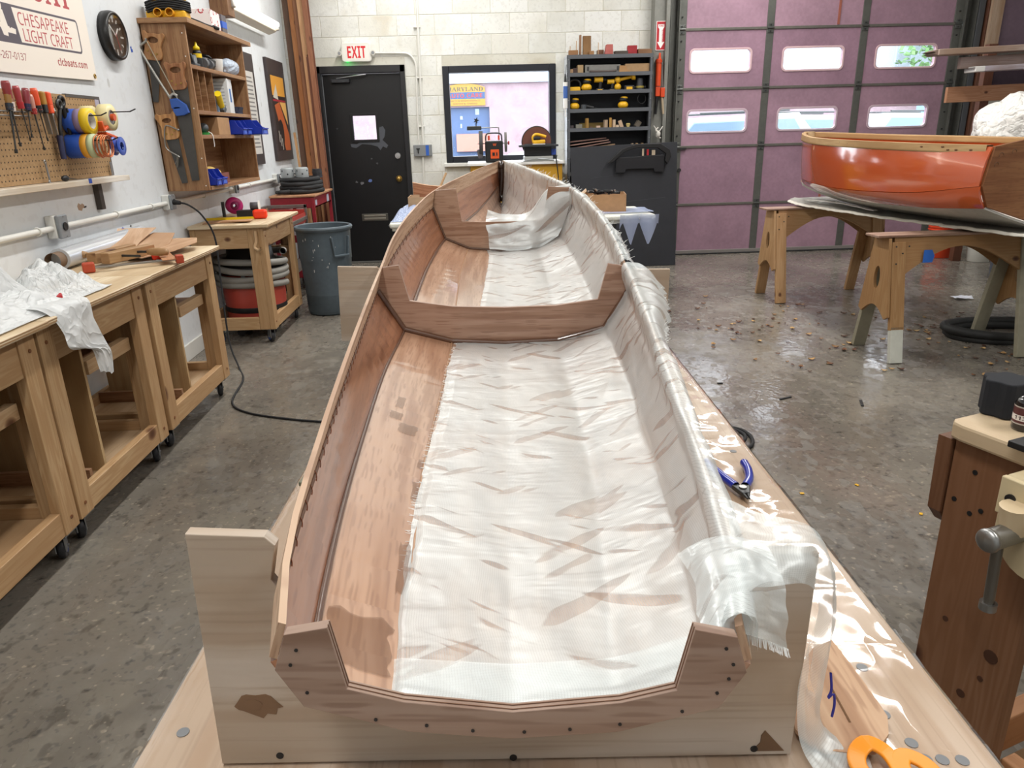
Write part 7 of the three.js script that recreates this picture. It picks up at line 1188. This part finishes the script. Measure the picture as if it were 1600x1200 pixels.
// lumber rack, board and electric box at the far right
struct('trim_5', 'mauve painted board fixed on the wall right of the garage door', 'board', bx(5.6, 6.5, 2.1, 2.62, -8.42, -8.36), mat('#75606e', .6, { tex: T.mottle }));
{ const t = thing('lumber_rack', 'timber rack arm of brown two by fours right of the garage door', 'rack', [0, 0, 0], 0); part(t, 'rail', box(1.5, .14, .04, [5.25, 1.655, -7.25], [0, .0, .02], .004), mat('#b98a6a', .6, { tex: T.pine })); part(t, 'upright', bx(4.98, 5.07, 0, 2.1, -7.52, -7.45, .004), mat('#6d4634', .6, { tex: T.pine })); part(t, 'upright', bx(5.9, 6.0, 0, 2.1, -7.32, -7.25, .004), mat('#6d4634', .6, { tex: T.pine })); part(t, 'back_board', bx(5.05, 6.4, 1.66, 1.95, -7.56, -7.53), mat('#4a3a48', .6, { tex: T.mottle })); }
[[.35, 1.99, -7.0, .05, .2, '#b8a498', 'long weathered grey board sticking out over the garage door window'], [.35, 1.9, -7.0, .1, .05, '#94837e', 'dark board under the long weathered one'], [.3, 1.84, -6.95, .045, .16, '#b9b0ba', 'grey splintered board with white painted end on the rack']].forEach(([a, y, z, h, d, c, l], i) => { const len = [2.2, 1.6, 1.5][i], x0 = [4.16, 4.42, 4.5][i]; const t = thing('rack_board', l, 'board', [x0, y, z - .0], 0); t.rotation.z = .03; part(t, 'board', box(len, h, d, [len / 2, 0, 0], undefined, .006), mat(c, .7, { tex: T.birch })); if (i === 2) part(t, 'painted_end', box(.09, h * 1.03, d * 1.03, [.045, 0, 0], undefined, .006), M.white); if (i === 0) part(t, 'splintered_end', ext([[0, -.02], [-.04, -.012], [-.015, 0], [-.055, .01], [0, .022]], d * .8, [0, 0, -d * .4]), mat('#8d7a6e', .8)); });
{ const t = thing('electric_panel', 'dark grey electric panel box on the wall right of the garage door', 'electric box', [5.82, 1.325, -8.528], 0); part(t, 'cabinet', box(.22, .29, .14, [0, 0, 0], undefined, .006), mat('#35363a', .5)); part(t, 'cover', box(.13, .17, .012, [0, .01, .074], undefined, .004), M.black); part(t, 'conduit', [rod([-.06, -.145, 0], [-.06, -.3, 0], .012), rod([.04, -.145, 0], [.04, -.3, 0], .012)], M.grey); }
{
  const t = thing('plastic_bundle', 'large crumpled white plastic bundle behind the dinghy at the right edge', 'plastic bundle', [4.5, 1.255, -6.1], 0);
  const g = new THREE.IcosahedronGeometry(.34, 6), p = g.attributes.position; for (let i = 0; i < p.count; i++) { const x = p.getX(i), y = p.getY(i), z = p.getZ(i), r = Math.abs(2 * fbm((x + .5) * .6, (y + z + 1) * .4, 7, 7, 3, 441) - 1), n = .8 + .5 * Math.sqrt(r) * .6 + .1 * vnoise(x * 12 + 30, y * 12 + z * 9 + 30, 99, 99, 6); p.setXYZ(i, x * n * 1.15, Math.max(y * n, -.28), z * n); } g.computeVertexNormals();
  part(t, 'plastic', xf(uvBox(g), [0, .03, 0]), mat('#eceae4', .4, { bump: T.crumple, bs: .02 }));
  part(t, 'cord_coil', [0, 1, 2].map(i => tor(.1 - i * .008, .009, [-.02 + .1 + i * .012, .12 - i * .05, .34], [0, .2, .3 * i], 26)), mat('#a8482e', .5));
}
{ const t = thing('storage_shelf', 'dark shelf behind the plastic bundle at the right edge', 'shelf', [0, 0, 0], 0); for (const x of [4.9, 5.4]) for (const z of [-6.4, -5.86]) part(t, 'upright', bx(x, x + .04, 0, .9, z, z + .04), M.dgrey); part(t, 'top_board', bx(4.28, 5.46, .9, .94, -6.42, -5.8), M.plyDark); part(t, 'crate', [bx(4.34, 5.0, .942, .955, -6.35, -5.85), bx(4.34, 5.0, .955, 1.0, -5.87, -5.85), bx(4.34, 5.0, .955, 1.0, -6.35, -6.33)], M.offwhite); }

// vise bench at the right
{
  const t = thing('vise_bench', 'heavy timber workbench with cream vise at the right edge', 'bench', [.88, 0, -1.25], .347), w = mat('#8d674c', .55, { tex: T.pine });
  part(t, 'benchtop', ext([[.02, 0], [1.0, 0], [1.0, -1.2], [.0, -1.2], [0, -.03], [.005, -.01]], .035, [0, .825, 0], [-Math.PI / 2, 0, 0], .006), mat('#e8dcc4', .5, { tex: T.birch }));
  part(t, 'leg', bx(.02, .058, 0, .825, .01, .2, .004), w); part(t, 'leg', bx(.02, .058, 0, .825, 1.0, 1.18, .004), w); part(t, 'leg', bx(.9, .94, 0, .825, .01, .2, .004), w); part(t, 'leg', bx(.9, .94, 0, .825, 1.0, 1.18, .004), w);
  part(t, 'end_apron', ext([[-.0, .82], [.08, .82], [.08, .67], [.06, .64], [.03, .63], [.005, .66]], .03, [.012, 0, -.022], undefined, .004), mat('#7a563e', .55, { tex: T.pine })); part(t, 'end_apron', bx(.058, .9, .68, .825, .02, .05, .003), w);
  part(t, 'side_apron', bx(.06, .09, .68, .825, .2, 1.0, .003), w); part(t, 'side_rail', bx(.058, .098, .1, .19, .2, 1.0, .004), mat('#c9966a', .6, { tex: T.pine })); part(t, 'end_rail', bx(.058, .9, .1, .19, .1, .14, .004), mat('#c9966a', .6, { tex: T.pine })); part(t, 'lower_shelf', bx(.06, .9, .06, .08, .14, 1.1), mat('#cdb08c', .6, { tex: T.birch }));
  for (const [y, z] of [[.77, .06], [.755, .14], [.7, .085], [.685, .065], [.65, .165], [.7, .03]]) part(t, 'bolt_hole', cyl(.005, .005, .002, [.0195, y, z], [0, 0, Math.PI / 2], 10), M.black); for (const [y, z, r] of [[.42, .16, .014], [.44, .06, .006], [.3, .12, .009], [.36, .15, .006]]) part(t, 'knot', cyl(r, r, .0015, [.0195, y, z], [0, 0, Math.PI / 2], 12), mat('#4a2c1a', .7)); part(t, 'glue_drip', [rod([.03, .81, -.024], [.03, .72, -.024], .004, .003), sph(.005, [.03, .72, -.024])], mat('#e3d6bc', .4));
  const v = part(t, 'vise_body', [box(.06, .12, .16, [-.02, .765, .232], undefined, .012), cyl(.06, .06, .05, [-.035, .72, .232], [0, 0, Math.PI / 2], 24), box(.05, .14, .07, [-.01, .69, .28], undefined, .02)], mat('#ddcba4', .45, { tex: T.mottle }), 'cream painted cast iron vise');
  part(v, 'jaw_face', box(.012, .07, .15, [-.055, .79, .232], undefined, .003), mat('#cfbf9a', .5)); part(v, 'boss', cyl(.02, .024, .05, [-.075, .765, .2], [0, 0, .1], 14), mat('#cdb896', .5)); part(v, 'bolt_hole', [cyl(.009, .009, .004, [-.0625, .79, .18], [0, 0, Math.PI / 2], 12), cyl(.012, .012, .004, [-.062, .68, .257], [0, 0, Math.PI / 2], 12)], M.black);
  part(v, 'screw_shaft', cyl(.019, .019, .1, [-.085, .738, .2], [0, 0, Math.PI / 2], 18), M.steel); part(v, 'handle_bar', rod([-.1, .735, .198], [-.098, .605, .203], .009, .009, 14), mat('#77736c', .35, { metal: .8 })); part(v, 'handle_end', cyl(.014, .014, .014, [-.098, .602, .203], undefined, 16), M.steel); part(v, 'screw_end', sph(.021, [-.13, .738, .2], [.6, 1, 1]), M.steel);
}
{ const t = thing('foam_block', 'black ribbed foam block standing on the vise bench', 'foam block', [1.005, .861, -1.272], 0); const o = Array.from({ length: 36 }, (_, i) => { const a = i / 36 * 6.283, r = .042 + .004 * Math.cos(a * 6); return [r * Math.cos(a), r * Math.sin(a)]; }); part(t, 'block', ext(o, .07, [0, 0, 0], [-Math.PI / 2, 0, 0], .003), mat('#1f2126', .9)); }
{ const t = thing('spray_bottle', 'small dark bottle with white cap and brown label on the vise bench', 'bottle', [.985, .861, -1.19], 0); part(t, 'bottle', lathe([[0, 0], [.018, 0], [.02, .004], [.02, .05], [.017, .058], [.009, .064], [0, .064]], undefined, undefined, 22), mat('#120e10', .25, { cc: .8 })); const tex = canvasTex(256, 96, (c, w, h) => { c.fillStyle = '#5a3030'; c.fillRect(0, 0, w, h); c.fillStyle = '#b8b0a6'; c.fillRect(0, 0, w, 7); c.fillRect(0, 89, w, 7); c.fillStyle = '#e6e0d8'; c.fillRect(20, 46, w - 40, 30); c.fillStyle = '#332222'; c.font = 'bold 26px sans-serif'; for (let i = 0; i < 3; i++) c.fillText('113', 30 + i * 80, 70); }); part(t, 'label_band', new THREE.CylinderGeometry(.0204, .0204, .034, 28, 1, true).toNonIndexed().translate(0, .03, 0), mat('#ffffff', .4, { tex })); part(t, 'cap', lathe([[0, .064], [.0085, .064], [.008, .082], [.005, .095], [0, .096]], undefined, undefined, 16), M.white); }
solo('black_square', 'black metal square lying on the edge of the vise bench', 'square', [box(.12, .012, .03, [.965, .867, -1.125], [0, .347, 0], .002), box(.03, .012, .12, [1.02, .867, -1.09], [0, .347, 0], .002)], M.black);

// repeats share a group
const GROUPS = { screwdriver: 'screwdrivers on the pegboard rack', chisel: 'chisels on the pegboard rack', tape_roll: 'tape rolls on the pegboard hooks', peg_hook: 'hooks carrying tape rolls', outlet_box: 'outlet boxes on the left wall', wall_scuff: 'scuffs on the left wall', hand_saw: 'hand saws on the cabinet side', parts_bin: 'blue parts bins in the cabinet', framed_poster: 'framed posters on the left wall', rolling_bench: 'rolling benches along the left wall', sanding_drum: 'grey drums on the hose coil', power_tool: 'power tools on the shelf unit', small_box: 'small boxes on the shelf unit', wood_block: 'wood blocks on the shelf unit', wood_offcut: 'offcuts on the shelf unit', thin_dowel: 'dowels on the shelf unit', sawhorse: 'sawhorses under the dinghy', bucket: 'buckets by the garage door', rack_board: 'boards on the lumber rack', black_scrap: 'black scraps on the floor', yellow_scrap: 'yellow specks on the floor', ceiling_light: 'ceiling lights', parked_car: 'cars parked outside', hull_mould: 'moulds under the hull', fiberglass_cloth: 'fiberglass cloth in the hull' };
for (const o of scene.children) { const g = GROUPS[o.name.replace(/_\d{3}$/, '')]; if (g && !o.userData.group && !/magenta/.test(o.userData.label)) o.userData.group = g; }
renderer.render(scene, camera);
